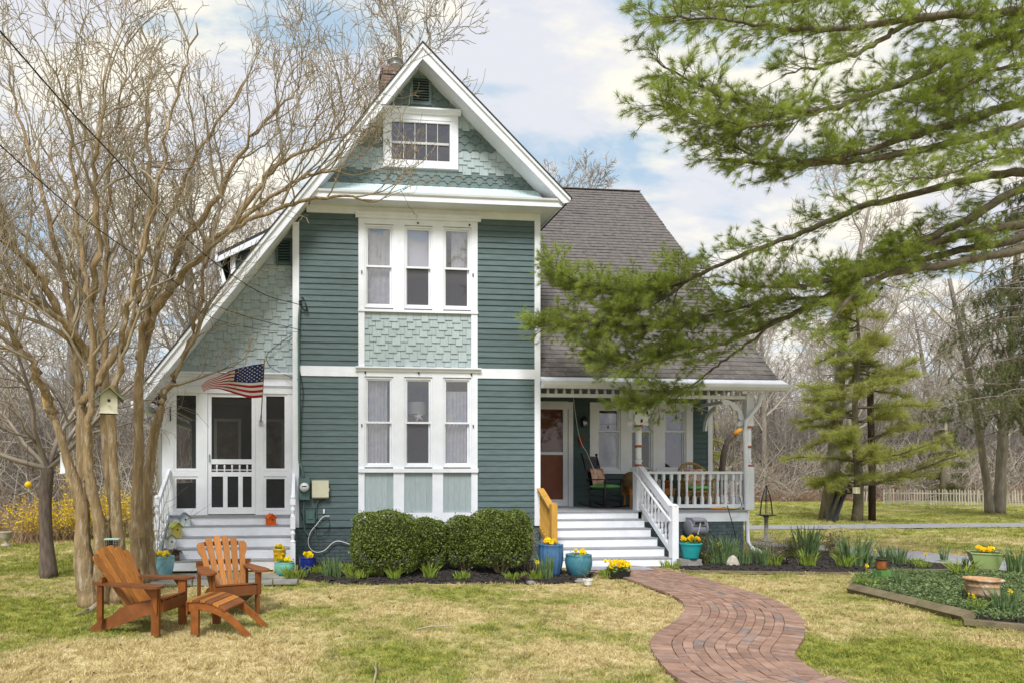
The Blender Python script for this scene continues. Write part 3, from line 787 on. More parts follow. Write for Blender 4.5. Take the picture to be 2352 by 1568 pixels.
obj('rail', MB().box(dx0 + 0.12, dx1 - 0.12, YW - 0.008, YW + 0.018, wz(1043.5, 1280), wz(1037, 1280)), WHITE, sd)
obj('pane', MB().box(dx0 + 0.11, dx1 - 0.11, YW + 0.004, YW + 0.008, wz(1038, 1280), dz1 - 0.11), glass_mat('storm_glass', tint=(0.9,0.9,0.9), refl=0.22), sd)
hbox('threshold', dx0, dx1, YW - 0.10, YW + 0.05, ZF + 0.001, ZF + 0.014, TREAD)
# porch posts with orange bands
for i, px in enumerate((PX_L, PX_R)):
    m = MB()
    m.box(px-.083, px+.083, YP-.083, YP+.083, ZF, 1.895)
    m.lathe([(0.07,0),(0.075,0.05),(0.055,0.07),(0.07,0.10),(0.075,0.14),(0.058,0.16),(0.060,0.40),(0.068,0.42),(0.068,0.47),(0.062,0.49),(0.064,0.72),(0.055,0.80),(0.075,0.82),(0.08,0.86)], (px, YP, 1.895), 16)
    m.box(px-.075, px+.075, YP-.075, YP+.075, 2.755, 3.44)
    p = hpart('porch_post', m, WHITE, label='white turned porch post with orange bands, ' + ('beside the stair' if i == 0 else 'at the outer corner'))
    for (a, b_, r) in ((1.90, 1.945, .083), (2.02, 2.045, .072), (2.295, 2.345, .0725), (2.715, 2.757, .088)):
        obj('band', MB().lathe([(r, 0), (r, b_ - a)], (px, YP, a), 18), ORANGE, p, True)
    # scroll brackets either side and one towards the front
    for sgn in ((-1, 1) if i == 0 else (-1,)):
        arc = MB(); n = 9; P0 = []; P1 = []
        for k in range(n + 1):
            t = math.pi / 2 * k / n; ro, ri = 0.50, 0.40 + 0.03 * math.sin(k * 2.1)
            P0.append((px + sgn*(0.58 - ro*math.cos(t)), 2.78 + ro*math.sin(t) * 1.08)); P1.append((px + sgn*(0.58 - ri*math.cos(t)), 2.78 + ri*math.sin(t) * 1.08))
        poly = P0 + P1[::-1]
        if sgn > 0: poly = poly[::-1]
        for k in range(n):
            q = [P0[k], P0[k+1], P1[k+1], P1[k]]
            arc.prism(q if sgn < 0 else q[::-1], 'y', YP - 0.025, YP + 0.025)
        for (ax, az, r) in ((0.20, 2.80, .06), (0.62, 3.30, .05), (0.50, 3.27, .045)):
            arc.sphere((px + sgn*ax*0.9, YP, az), r, 8, 6, (1, .4, 1))
        obj('bracket', arc, WHITE, p)
    if i == 0:
        obj('bracket', MB().prism([(-.15,0),(-.10,-.10),(.10,-.10),(.15,0),(.13,.10),(.17,.2),(-.17,.2),(-.13,.10)][::-1] and [(px+a, 2.86+b2) for a, b2 in ((-.10,-.10),(.10,-.10),(.15,0),(.13,.10),(.17,.2),(-.17,.2),(-.13,.10),(-.15,0))], 'y', YP - 0.13, YP - 0.08), WHITE, p)
        for k, (a, b2) in enumerate(((0, -0.02), (-.12, .15), (.12, .15))): obj('roundel', MB().box(px + a - .022, px + a + .022, YP - .136, YP - .131, 2.86 + b2 - .035, 2.86 + b2 + .035), IRON, p)
        obj('bracket', MB().prism([(YP - 0.09, 2.9), (YP - 0.16, 3.1), (YP - 0.42, 3.36), (YP - 0.42, 3.43), (YP - 0.09, 3.43)], 'x', px - .02, px + .02), WHITE, p)
# spindle frieze
fr = hpart('porch_frieze', MB().box(XR1 + 0.01, PX_R - 0.076, YP - 0.04, YP + 0.04, 3.325, 3.395), WHITE, label='white spindle frieze under the porch eave')
for k in range(26):
    x = XR1 + 0.10 + k * 0.175
    if x > PX_R - 0.12 or abs(x - PX_L) < 0.1: continue
    obj('spindle', MB().lathe([(0.045,0),(0.03,0.02),(0.034,0.05),(0.018,0.10),(0.03,0.16),(0.034,0.215)], (x, YP, 3.395), 10), WHITE, fr, True)
obj('rail', MB().box(PX_R - 0.04, PX_R + 0.04, YP + 0.08, YW - 0.03, 3.325, 3.395), WHITE, fr)
for k in range(8): obj('spindle', MB().lathe([(0.045,0),(0.03,0.02),(0.034,0.05),(0.018,0.10),(0.03,0.15),(0.034,0.19)], (PX_R, YP + 0.2 + 0.175*k, 3.395), 10), WHITE, fr, True)
hbox('beam', XR1 + 0.01, PXR + 0.35, YP - 0.06, YP + 0.06, 3.61, 3.72)
hbox('beam', PX_R - 0.06, PX_R + 0.06, YP + 0.065, YW - 0.03, 3.61, 3.72)
g_ = MB()
for k in range(8):
    t0, t1 = math.pi/2*k/8, math.pi/2*(k+1)/8
    q = [(YW - 0.62 + .5*math.cos(t) * 1.0, 2.75 + .55*math.sin(t)) for t in (t0, t1)]; q2 = [(YW - 0.62 + .4*math.cos(t), 2.75 + .45*math.sin(t)) for t in (t1, t0)]
    g_.prism(q + q2, 'x', PX_R - 0.025, PX_R + 0.025)
hpart('bracket', g_, WHITE)
# railing along the front and the right side
def baluster_mb():
    m = MB(); r = 0.027
    m.box(-r, r, -r, r, 0, 0.15); m.lathe([(.026,0),(.030,.015),(.017,.03),(.020,.06),(.027,.28),(.019,.33),(.029,.35),(.026,.365)], (0,0,0.15), 10); m.box(-r, r, -r, r, 0.515, 0.636)
    return m
bal_me = baluster_mb().mesh('baluster', WHITE)
rl = hpart('porch_railing', MB().box(PX_L + 0.085, PX_R - 0.085, YP - 0.045, YP + 0.045, 1.742, 1.796), WHITE, label='white baluster railing along the front of the porch')
obj('rail', MB().box(PX_L + 0.085, PX_R - 0.085, YP - 0.03, YP + 0.03, 1.033, 1.106), WHITE, rl)
n = 13
for k in range(n): piece('baluster', bal_me, rl, (lerp(PX_L + 0.10, PX_R - 0.10, (k + 0.6) / n), YP, 1.106))
rs = hpart('porch_railing', MB().box(PX_R - 0.04, PX_R + 0.04, YP + 0.085, YW - 0.03, 1.742, 1.796), WHITE, label='white baluster railing along the right end of the porch')
obj('rail', MB().box(PX_R - 0.03, PX_R + 0.03, YP + 0.085, YW - 0.03, 1.033, 1.106), WHITE, rs)
for k in range(9): piece('baluster', bal_me, rs, (PX_R, lerp(YP + 0.12, YW - 0.05, (k + 0.6) / 9), 1.106))
# stair railing on the right
NX, NY = SX1 + 0.07, 11.94
m = MB().box(NX-.062, NX+.062, NY-.062, NY+.062, 0, 1.14); m.sphere((NX, NY, 1.14), 0.075, 12, 6, (1,1,.55))
nw = hpart('stair_railing', m, WHITE, label='white stair railing with turned balusters and newel post')
obj('handrail', MB().bar((NX, YP - 0.09, 1.85), (NX, NY + 0.06, 1.05), 0.10, 0.13), WHITE, nw)
obj('handrail', MB().tube([at(1449, 1074, 13.22), at(1540, 1196, 11.93)], 0.024, 10), WHITE, nw, True)
obj('stringer', MB().bar((NX, YP - 0.09, 1.14), (NX, NY + 0.06, 0.28), 0.06, 0.10), WHITE, nw)
for k in range(9):
    t = (k + 0.6) / 9.2; y = lerp(YP - 0.1, NY + 0.07, t); zb_ = lerp(1.14, 0.28, t); zt_ = lerp(1.85, 1.05, t)
    h = zt_ - zb_
    obj('baluster', MB().lathe([(.026,0),(.026,h*.2),(.016,h*.24),(.03,h*.3),(.014,h*.4),(.026,h*.5),(.013,h*.62),(.03,h*.72),(.016,h*.78),(.026,h*.8),(.026,h)], (NX, y, zb_), 8), WHITE, nw, True)
# unpainted yellow rail on the left of the porch stair
YELLOW = M('yellow_pine_wood', (0.52,0.285,0.055), 0.6, 0.16, 5, stretch=(3,3,.4), bump=0.15, rand=0.08)
yx = at(1271, 1200, 12.03).x
yr = hpart('stair_railing', MB().box(yx-.057, yx+.057, 11.97, 12.085, 0, 1.175).prism([(yx-.057,1.175),(yx-.03,1.205),(yx+.03,1.205),(yx+.057,1.175)][::-1], 'y', 11.97, 12.085), YELLOW, label='new yellow wooden stair railing against the house corner')
ra, rb = at(1241, 1122, 12.93), Vector((yx, 12.09, 1.09))
obj('handrail', MB().bar(ra, rb, 0.13, 0.04), YELLOW, yr)
obj('rail', MB().bar(ra - Vector((0,0,.78)), rb - Vector((0,0,.78)), 0.05, 0.09), YELLOW, yr)
for k in range(7):
    t = (k + 0.4) / 7; p = ra.lerp(rb, t); h = 0.80
    obj('baluster', MB().lathe([(.026,0),(.026,.12),(.018,.14),(.03,.2),(.016,.26),(.024,.36),(.03,.42),(.018,.48),(.028,.54),(.026,.6),(.026,h)], (p.x, p.y, p.z - h), 8), YELLOW, yr, True)

# ------------------------------------------------------------------ side roof
EY, EZ, RY, RZ = 12.95, 3.60, 18.4, 9.89
RS = (RZ - EZ) / (RY - EY)
XE0, XE1, XR_1 = XR1 + 0.008, 9.86, 9.62
def ry(t): return lerp(EY, RY, t)
def rz_(t): return lerp(EZ, RZ, t)
nrm = Vector((0, -RS, 1)).normalized()
t7 = (7.05 - EZ) / (RZ - EZ)
mb = MB()
def slab(mb, xa0, xb0, ta, xa1, xb1, tb, th=0.06):
    V = []
    for (x, t) in ((xa0, ta), (xb0, ta), (xb1, tb), (xa1, tb)): V.append(Vector((x, ry(t), rz_(t))) - nrm * th)
    for (x, t) in ((xa0, ta), (xb0, ta), (xb1, tb), (xa1, tb)): V.append(Vector((x, ry(t), rz_(t))))
    mb.hexa(V)
slab(mb, XE0, XE1, 0, XE0, lerp(XE1, XR_1, t7), t7)
slab(mb, 3.0, lerp(XE1, XR_1, t7), t7 + 0.0005, 2.3, XR_1, 1)
wr = hpart('roof', mb, ROOF_BASE, label='grey-brown asphalt shingle roof over the side porch')
hpart('roof', MB().hexa([(2.3, 18.41, 9.80), (XR_1, 18.41, 9.80), (XE1, 23.8, 3.5), (2.3, 23.8, 3.5), (2.3, 18.41, 9.87), (XR_1, 18.41, 9.87), (XE1, 23.8, 3.57), (2.3, 23.8, 3.57)]), ROOF_BASE)
hpart('gable', MB().prism([(13.4, 3.72), (RY, 9.65), (20.0, 7.6), (20.0, 3.7)], 'x', 9.1, 9.18), GREEN)
slope_len = math.hypot(RY - EY, RZ - EZ); expo = 0.140; ncrs = int(slope_len / expo)
tilt = math.atan2(RZ - EZ, RY - EY)
tabs = [MB().box(0.002, w - 0.002, 0, expo * 1.25, 0.004, 0.012).mesh('roof_shingle', ROOF) for w in (0.24, 0.30, 0.36)]
for me in tabs:
    for v in me.vertices:
        if v.co.y < 0.01: v.co.z += 0.011
rest = MB(); cnt = 0
for c in range(ncrs):
    t = c * expo / slope_len
    xa = XE0 if t < t7 else lerp(3.0, 2.3, (t - t7) / (1 - t7)); xb = lerp(XE1, XR_1, t)
    x = xa - random.uniform(0, 0.3); jy = random.uniform(-0.004, 0.004)
    while x < xb:
        wi = random.choice((0, 1, 1, 2)); w = (0.24, 0.30, 0.36)[wi]
        if x < xa or x + w > xb or cnt >= 300:
            x0_, x1_ = max(x, xa), min(x + w, xb)
            if x1_ - x0_ > 0.02:
                th = 0.020 + random.choice((0, 0, 0.006))
                def Q(xx, u, n_): return Vector((xx, ry(t), rz_(t))) + Vector((0, math.cos(tilt), math.sin(tilt))) * u + nrm * n_
                rest.hexa([Q(x0_+.002, jy, .003), Q(x1_-.002, jy, .003), Q(x1_-.002, min(expo*1.2, slope_len*(1-t)), .001), Q(x0_+.002, min(expo*1.2, slope_len*(1-t)), .001),
                           Q(x0_+.002, jy, th), Q(x1_-.002, jy, th), Q(x1_-.002, min(expo*1.2, slope_len*(1-t)), .006), Q(x0_+.002, min(expo*1.2, slope_len*(1-t)), .006)])
        else:
            piece('roof_shingle', tabs[wi], wr, Vector((x, ry(t), rz_(t))) + nrm * random.uniform(0, 0.004), (tilt, 0, 0)); cnt += 1
        x += w
ob_rest = obj('roof_shingles', rest, ROOF, wr, kind='stuff')
hpart('ridge_cap', MB().bar((2.3, RY + .02, RZ - 0.002), (XR_1, RY + .02, RZ - 0.002), 0.20, 0.02), ROOF)
# eave: bright metal edge, stepped gutter, soffit, downpipe
hpart('drip_edge', MB().prism([(12.84, 3.575), (12.83, 3.60), (13.02, 3.70), (13.05, 3.68), (12.95, 3.58)], 'x', XE0, XE1 + 0.06), WHITE)
gx1 = XE1 + 0.10
g_ = MB().prism([(12.80, 3.49), (12.78, 3.52), (12.76, 3.57), (12.95, 3.57), (12.95, 3.49)][::-1], 'x', XE0, gx1)
g_.prism([(12.84, 3.455), (12.82, 3.47), (12.82, 3.489), (12.95, 3.489), (12.95, 3.455)][::-1], 'x', XE0, gx1 - 0.01)
hpart('gutter', g_, WHITE)
hbox('soffit', XE0, XE1 - 0.02, 12.952, YP - 0.065, 3.50, 3.52)
hpart('rake_board', MB().hexa([(XE1-.03, 12.952, 3.42), (XE1, 12.952, 3.42), (XR_1, RY, 9.65), (XR_1-.03, RY, 9.65), (XE1-.03, 12.952, 3.56), (XE1, 12.952, 3.56), (XR_1, RY, 9.83), (XR_1-.03, RY, 9.83)]), WHITE)
dp = [at(1749, 902, 13.05), at(1742, 930, 13.1), at(1722, 955, 13.2), at(1724, 972, 13.24), at(1733, 1170, 13.3)]
dp[-1] = Vector((PXR + 0.01, 13.22, 0.99)); dp[-2] = Vector((PXR - 0.02, 13.22, 2.6)); dp[2] = Vector((PXR - 0.02, 13.20, 2.85))
dp += [Vector((PXR + 0.02, 13.2, 0.32)), Vector((PXR + 0.06, 13.1, 0.18)), Vector((PXR + 0.18, 12.9, 0.10))]
hpart('downpipe', MB().tube(dp, 0.045, 8), WHITE, True)
# ------------------------------------------------------------------ ground, road, path, beds
def lawn_nodes(m, blade=False):
    m.use_nodes = True
    nt = m.node_tree; N = nt.nodes; L = nt.links; b = N['Principled BSDF']
    b.inputs['Roughness'].default_value = 0.85; b.inputs['Specular IOR Level'].default_value = 0.15
    g = N.new('ShaderNodeNewGeometry')
    sx = N.new('ShaderNodeSeparateXYZ'); L.new(g.outputs['Position'], sx.inputs[0])
    fl = N.new('ShaderNodeCombineXYZ'); L.new(sx.outputs[0], fl.inputs[0]); L.new(sx.outputs[1], fl.inputs[1])
    pos = fl.outputs[0]
    def noise(sc, det, off=(0,0,0)):
        mp = N.new('ShaderNodeMapping'); mp.inputs['Location'].default_value = off; L.new(pos, mp.inputs[0])
        n = N.new('ShaderNodeTexNoise'); n.inputs['Scale'].default_value = sc; n.inputs['Detail'].default_value = det
        n.inputs['Roughness'].default_value = 0.65; L.new(mp.outputs[0], n.inputs['Vector']); return n.outputs[0]
    def mth(op, a, c):
        x = N.new('ShaderNodeMath'); x.operation = op
        for i, v in enumerate((a, c)):
            if isinstance(v, (int, float)): x.inputs[i].default_value = v
            else: L.new(v, x.inputs[i])
        return x.outputs[0]
    def rng(v, a, c, lo=0.0, hi=1.0):
        r = N.new('ShaderNodeMapRange'); r.interpolation_type = 'SMOOTHSTEP'
        r.inputs['From Min'].default_value = a; r.inputs['From Max'].default_value = c
        r.inputs['To Min'].default_value = lo; r.inputs['To Max'].default_value = hi
        L.new(v, r.inputs['Value']); return r.outputs[0]
    def mix(fac, a, c):
        x = N.new('ShaderNodeMix'); x.data_type = 'RGBA'; L.new(fac, x.inputs[0])
        for s, v in ((x.inputs[6], a), (x.inputs[7], c)):
            if isinstance(v, tuple): s.default_value = v + (1,)
            else: L.new(v, s)
        return x.outputs[2]
    f = mth('ADD', mth('MULTIPLY', noise(0.45, 5), 0.6), mth('MULTIPLY', noise(2.3, 5, (3,1,0)), 0.4))
    # patches where the turf has greened up first (+) or stayed straw-dry (-)
    for (px, py, r, w) in ((40,1400,2.0,.13), (150,1300,2.0,.13), (230,1440,0.7,.05), (1000,1470,1.2,.06), (1950,1500,0.9,.13), (2200,1530,1.4,.14), (1100,1360,1.2,.07), (900,1540,0.8,.06),
                           (200,1545,1.2,-.26), (1450,1420,1.0,-.16), (560,1500,1.0,-.10), (1350,1500,0.7,-.12), (1750,1340,1.0,-.14), (1300,1340,1.4,-.08), (60,1290,1.5,-.02)):
        p = gp(px, py)
        ds = N.new('ShaderNodeVectorMath'); ds.operation = 'DISTANCE'; ds.inputs[1].default_value = p
        L.new(pos, ds.inputs[0]); f = mth('ADD', f, rng(ds.outputs['Value'], r * 1.4, 0.0, 0.0, w))
    f = mth('ADD', f, rng(sx.outputs[1], 13.0, 22.0, 0.0, 0.085))
    straw = mix(rng(noise(9.0, 6), 0.35, 0.68), (0.49,0.39,0.175), (0.73,0.62,0.36))
    green = mix(rng(noise(6.0, 6, (5,2,0)), 0.35, 0.66), (0.185,0.225,0.040), (0.40,0.40,0.090))
    c = mix(rng(f, 0.425, 0.61), straw, green)
    c = mix(rng(noise(1.3, 7, (9,4,0)), 0.60, 0.70, 0.0, 0.5), c, (0.31,0.21,0.11))
    if not blade:
        c = mix(rng(noise(26, 6), 0.42, 0.72), c, mix(rng(noise(5, 3), .3, .7), (0.19,0.14,0.06), (0.11,0.11,0.03)))
        bp = N.new('ShaderNodeBump'); bp.inputs['Strength'].default_value = 0.7; bp.inputs['Distance'].default_value = 0.03
        L.new(noise(45, 6), bp.inputs['Height']); L.new(bp.outputs[0], b.inputs['Normal'])
    else:
        oi = N.new('ShaderNodeObjectInfo')
        hs = N.new('ShaderNodeHueSaturation'); r = rng(noise(70, 2), 0.3, 0.7, 0.72, 1.25); L.new(r, hs.inputs['Value']); L.new(c, hs.inputs['Color']); c = hs.outputs[0]
        tr = N.new('ShaderNodeBsdfTranslucent'); L.new(c, tr.inputs['Color'])
        ms = N.new('ShaderNodeMixShader'); ms.inputs[0].default_value = 0.3
        L.new(b.outputs[0], ms.inputs[1]); L.new(tr.outputs[0], ms.inputs[2]); L.new(ms.outputs[0], N['Material Output'].inputs['Surface'])
    L.new(c, b.inputs['Base Color'])
    return m
LAWN = lawn_nodes(bpy.data.materials.new('lawn_turf'))
BLADE = lawn_nodes(bpy.data.materials.new('grass_blade'), True)
def sheet(name, poly, z, mat, kind='structure'):
    n = len(poly)
    return obj(name, MB().add([(p[0], p[1], z) for p in poly], [tuple(range(n))]), mat, kind=kind)
# the turf: one sheet to the horizon, finely rolling near the camera
xs = np.concatenate([np.linspace(-400, -16, 8), np.linspace(-15, 24, 118), np.linspace(26, 400, 8)])
ys = np.concatenate([np.linspace(-60, 1, 6), np.linspace(1.6, 26, 90), np.linspace(27, 600, 10)])
def gnd(x, y):
    return 0.012*np.sin(1.7*x+0.4*y)*np.sin(1.3*y+1.0) + 0.010*np.sin(4.1*x+1.1)*np.sin(3.3*y)
gx_, gy_ = np.meshgrid(xs, ys)
gz_ = gnd(gx_, gy_) - 0.022
gv = np.stack([gx_.ravel(), gy_.ravel(), gz_.ravel()], 1)
nx_, ny_ = len(xs), len(ys)
ii = (np.arange(ny_-1)[:,None]*nx_ + np.arange(nx_-1)[None,:]).ravel()
obj('ground', np_mesh('ground', gv, np.stack([ii, ii+1, ii+nx_+1, ii+nx_], 1), LAWN, True), None, kind='structure')
LITTER = M('leaf_litter', (0.17,0.125,0.08), 0.95, 0.3, 1.5, bump=0.8, bscale=20, dirt=((0.10,0.09,0.035), 0.5, 0.55))
sheet('forest_floor', [(-300,41), (300,41), (300,420), (-300,420)], 0.006, LITTER)
sheet('forest_floor', [(-300,19.5), (-9,19.5), (-6,24), (3,27), (3,41), (-300,41)], 0.006, LITTER)
ASPH = M('grey_gravel_asphalt', (0.27,0.27,0.285), 0.9, 0.15, 3, bump=0.5, bscale=60, dirt=((0.20,0.195,0.19), 14, 0.58))
sheet('road', [(8.5, gp(1750,1216).y), (60, gp(2352,1213).y + 1.2), (60, gp(2352,1204).y + 1.5), (8.5, gp(1750,1206).y)], 0.006, ASPH)
drive = [gp(x, y) for x, y in ((1730,1243), (1850,1250), (1936,1254.5), (2050,1262), (2170,1272), (2293,1283), (2420,1296), (2600,1318))]
drive_b = [gp(x, y) for x, y in ((2600,1352), (2420,1325), (2290,1308), (2165,1294), (2000,1275), (1900,1264), (1830,1258), (1730,1251))]
sheet('driveway', [tuple(p)[:2] for p in drive + drive_b], 0.008, ASPH)

# brick path: courses follow the curve
LE = [(1418,1316),(1493.6,1352),(1551.6,1378.8),(1580.7,1405.6),(1569.6,1436.8),(1511.5,1472.5),(1502.6,1494.9),(1520.4,1530.6),(1560.6,1568)]
RE = [(1533.8,1316),(1681,1347.5),(1775,1374),(1828.6,1410),(1826.4,1450),(1806,1490.5),(1812,1505),(1846.5,1530.6),(1913.5,1568)]
mids = [gp(1392,1306)] + [(gp(*a) + gp(*b_)) / 2 for a, b_ in zip(LE, RE)]
mids.append(mids[-1] + Vector((0.25, -0.6, 0))); mids.append(mids[-1] + Vector((0.5, -0.8, 0))); mids.append(mids[-1] + Vector((0.8, -0.9, 0)))
mids = [m_.lerp((mids[max(i-1,0)] + mids[min(i+1,len(mids)-1)])/2, 0.10) if 0 < i < len(mids)-1 else m_ for i, m_ in enumerate(mids)]
def catmull(pts, per=24):
    out = []
    P = [pts[0]*2 - pts[1]] + list(pts) + [pts[-1]*2 - pts[-2]]
    for i in range(1, len(P) - 2):
        for k in range(per):
            t = k / per; a, b_, c, d = P[i-1], P[i], P[i+1], P[i+2]
            out.append(0.5 * ((2*b_) + (c - a)*t + (2*a - 5*b_ + 4*c - d)*t*t + (3*b_ - a - 3*c + d)*t**3))
    out.append(Vector(pts[-1])); return out
cl = catmull(mids)
acc = [0.0]
for i in range(1, len(cl)): acc.append(acc[-1] + (cl[i] - cl[i-1]).length)
PATH_L, HALF = acc[-1], 0.63
def pathpt(s, t):
    s = max(0, min(PATH_L - 1e-4, s))
    i = min(len(acc) - 2, max(0, int(np.searchsorted(acc, s)) - 1))
    u = (s - acc[i]) / max(1e-9, acc[i+1] - acc[i])
    p = cl[i].lerp(cl[i+1], u)
    d = (cl[min(i+4, len(cl)-1)] - cl[max(i-3, 0)]).normalized()
    return p + Vector((d.y, -d.x, 0)) * -t
SAND = M('path_joint_sand', (0.10,0.085,0.055), 0.95, 0.3, 12, dirt=((0.13,0.14,0.03), 3, 0.55))
pv = []
for k in range(121):
    s = PATH_L * k / 120; a, b_ = pathpt(s, -HALF + 0.01), pathpt(s, HALF - 0.01); pv += [(a.x, a.y, 0.012), (b_.x, b_.y, 0.012)]
path = obj('brick_path', MB().add(pv, [(2*k, 2*k+1, 2*k+3, 2*k+2) for k in range(120)]), SAND, kind='structure')
PB = [M('path_brick_%s' % n, c, 0.85, 0.16, 7, rand=0.15, bump=0.5, bscale=50, dirt=((0.33,0.26,0.22), 9, 0.56)) for n, c in (('red', (0.275,0.165,0.122)), ('pink', (0.31,0.198,0.152)), ('brown', (0.25,0.155,0.12)), ('grey', (0.22,0.175,0.158)))]
bricks = []
def path_brick(s0, s1, t0, t1, g=0.003):
    q = [pathpt(s0+g, t0+g), pathpt(s0+g, t1-g), pathpt(s1-g, t1-g), pathpt(s1-g, t0+g)]
    dz = random.gauss(0, 0.0025); tl = [random.gauss(0, 0.0015) for _ in range(4)]
    V = [(p.x, p.y, 0.0) for p in q] + [(p.x, p.y, 0.030 + dz + tl[i]) for i, p in enumerate(q)]
    bricks.append((sum((p for p in q), Vector()) / 4, V))
NC = 9; cw = (2*HALF - 0.40) / NC
for c in range(NC):
    s = -random.uniform(0, 0.2)
    while s < PATH_L - 0.05:
        l = 0.205; t0 = -HALF + 0.2 + c*cw
        path_brick(max(0, s), min(PATH_L, s + l), t0, t0 + cw); s += l
for sd_ in (-1, 1):
    s = 0
    while s < PATH_L - 0.11:
        path_brick(s, s + 0.1, *( (-HALF, -HALF + 0.2) if sd_ < 0 else (HALF - 0.2, HALF) )); s += 0.1
def vis(p):
    d = p - Vector((0,0,CAMH)); fw = d.x*SA + d.y*CA
    if fw < 0.5: return False
    x = XP + F * (d.x*CA - d.y*SA) / fw; y = YH - F * d.z / fw
    return -10 < x < 2362 and y < 1580
bricks.sort(key=lambda q: (not vis(q[0]), (q[0] - Vector((0,0,CAMH))).length))
FACES6 = [(0,3,2,1),(4,5,6,7),(0,1,5,4),(1,2,6,5),(2,3,7,6),(3,0,4,7)]
rest = MB()
rest_b = [MB() for _ in PB]
for i, (c, V) in enumerate(bricks):
    k = random.choices(range(4), (6, 5, 4, 0.7))[0]
    V = V[::1]
    fc = [tuple(reversed(f)) for f in FACES6]
    if i < 300: obj('brick', MB().add(V, fc), PB[k], path)
    else: rest_b[k].add(V, fc)
for k, m_ in enumerate(rest_b): obj('bricks', m_, PB[k], path, kind='stuff')
sheet('step_slab', [tuple(gp(1352,1304))[:2], tuple(gp(1480,1304))[:2], tuple(gp(1505,1312))[:2], tuple(gp(1350,1312))[:2]], 0.035, M('blue_slate', (0.30,0.31,0.37), 0.7, 0.12, 6))

# planting beds
MULCH = M('dark_mulch', (0.030,0.025,0.022), 0.95, 0.45, 25, bump=1.0, bscale=60, rand=0)
CHIP = M('mulch_chip', (0.042,0.034,0.030), 0.9, 0.5, 30, dirt=((0.13,0.09,0.06), 20, 0.62))
BEDS = {}
def bed(name, poly, h=0.03, chips=900, kind='structure'):
    """mounded sheet of mulch with loose chips"""
    from mathutils.geometry import tessellate_polygon
    P = [Vector((p.x, p.y, 0)) for p in poly]
    x0, x1 = min(p.x for p in P), max(p.x for p in P); y0, y1 = min(p.y for p in P), max(p.y for p in P)
    def inside(x, y):
        r = False; n = len(P)
        for i in range(n):
            a, b_ = P[i], P[(i+1) % n]
            if (a.y > y) != (b_.y > y) and x < (b_.x - a.x) * (y - a.y) / (b_.y - a.y) + a.x: r = not r
        return r
    BEDS[name] = (inside, (x0, x1, y0, y1))
    m = MB(); n = len(P)
    ctr = sum(P, Vector()) / n
    V = [(p.x, p.y, -0.01) for p in P] + [(p.lerp(ctr, .04).x, p.lerp(ctr, .04).y, h) for p in P]
    m.add(V, [tuple(range(n, 2*n))] + [(i, (i+1) % n, n + (i+1) % n, n + i) for i in range(n)])
    o = obj('mulch_bed', m, MULCH, kind=kind)
    cm = MB(); k = 0
    while k < chips:
        x, y = random.uniform(x0, x1), random.uniform(y0, y1)
        if not inside(x, y): k += 1 if random.random() < .02 else 0; continue
        k += 1; a = random.uniform(0, 6.28); l = random.uniform(.015, .05); w = random.uniform(.006, .016); z = h + random.uniform(.002, .018)
        dx, dy = math.cos(a), math.sin(a); tz = random.uniform(-.012, .012)
        cm.add([(x-dx*l-dy*w, y-dy*l+dx*w, z-tz), (x-dx*l+dy*w, y-dy*l-dx*w, z-tz-.004), (x+dx*l+dy*w, y+dy*l-dx*w, z+tz), (x+dx*l-dy*w, y+dy*l+dx*w, z+tz+.004)], [(0,1,2,3)])
    obj('mulch_chips', cm, CHIP, o, kind='stuff')
    return o
bed('front', [gp(x, y) for x, y in ((684,1302), (688,1326), (760,1337), (900,1340), (1060,1338), (1200,1338), (1330,1334), (1372,1320), (1300,1312))] + [Vector((4.4, 12.98, 0)), Vector((XL0 + .1, 12.98, 0))], 0.035, 2600)
bed('side', [gp(x, y) for x, y in ((1562,1308), (1700,1311), (1850,1313), (1960,1313), (2060,1312), (2280,1311), (2276,1304), (2165,1296), (2060,1287), (1990,1278), (1890,1267), (1800,1259), (1742,1252))] + [Vector((9.2, 13.15, 0)), Vector((7.0, 13.15, 0))], 0.035, 2400)
IVY_POLY = [gp(x, y) for x, y in ((1955,1347), (1965,1328), (2050,1318), (2200,1319), (2300,1322), (2480,1328), (2560,1400), (2480,1460), (2352,1436), (2245,1424), (2150,1396))]
bed('ground_cover', IVY_POLY, 0.05, 300)
TIMBER = M('weathered_timber', (0.155,0.125,0.075), 0.9, 0.25, 5, stretch=(1,1,1), bump=0.5, bscale=30, dirt=((0.12,0.125,0.045), 3, 0.55))
def timber(a, b_, w, h, label, roll=0.0, z=0.0):
    a = Vector(a); b_ = Vector(b_); a.z = b_.z = z + h/2
    d = (b_ - a); ln = d.length
    m = MB().box(0, ln, -w/2, w/2, -h/2, h/2)
    o = obj('garden_timber', m, TIMBER); o.location = a; o.rotation_euler = (roll, 0, math.atan2(d.y, d.x))
    tag(o, label, 'timber', 'timbers edging the garden beds'); return o
timber(gp(1957,1357), gp(2225,1424), 0.15, 0.085, 'long mossy timber tilted outwards along the front of the ground cover bed', R(26), 0.0)
timber(gp(2212,1432), gp(2420,1452), 0.12, 0.06, 'low grey timber lying past the end of the long tilted one', 0, 0.0)
timber(gp(1955,1352), gp(1965,1328), 0.06, 0.03, 'short pale timber at the corner of the ground cover bed')
timber(gp(1990,1313), gp(2280,1312), 0.07, 0.05, 'thin dark timber between the mulch and the ground cover, below the green planter')
timber(gp(1565,1312), gp(1950,1318), 0.07, 0.03, 'thin flat timber along the lawn edge of the mulch bed by the stair')
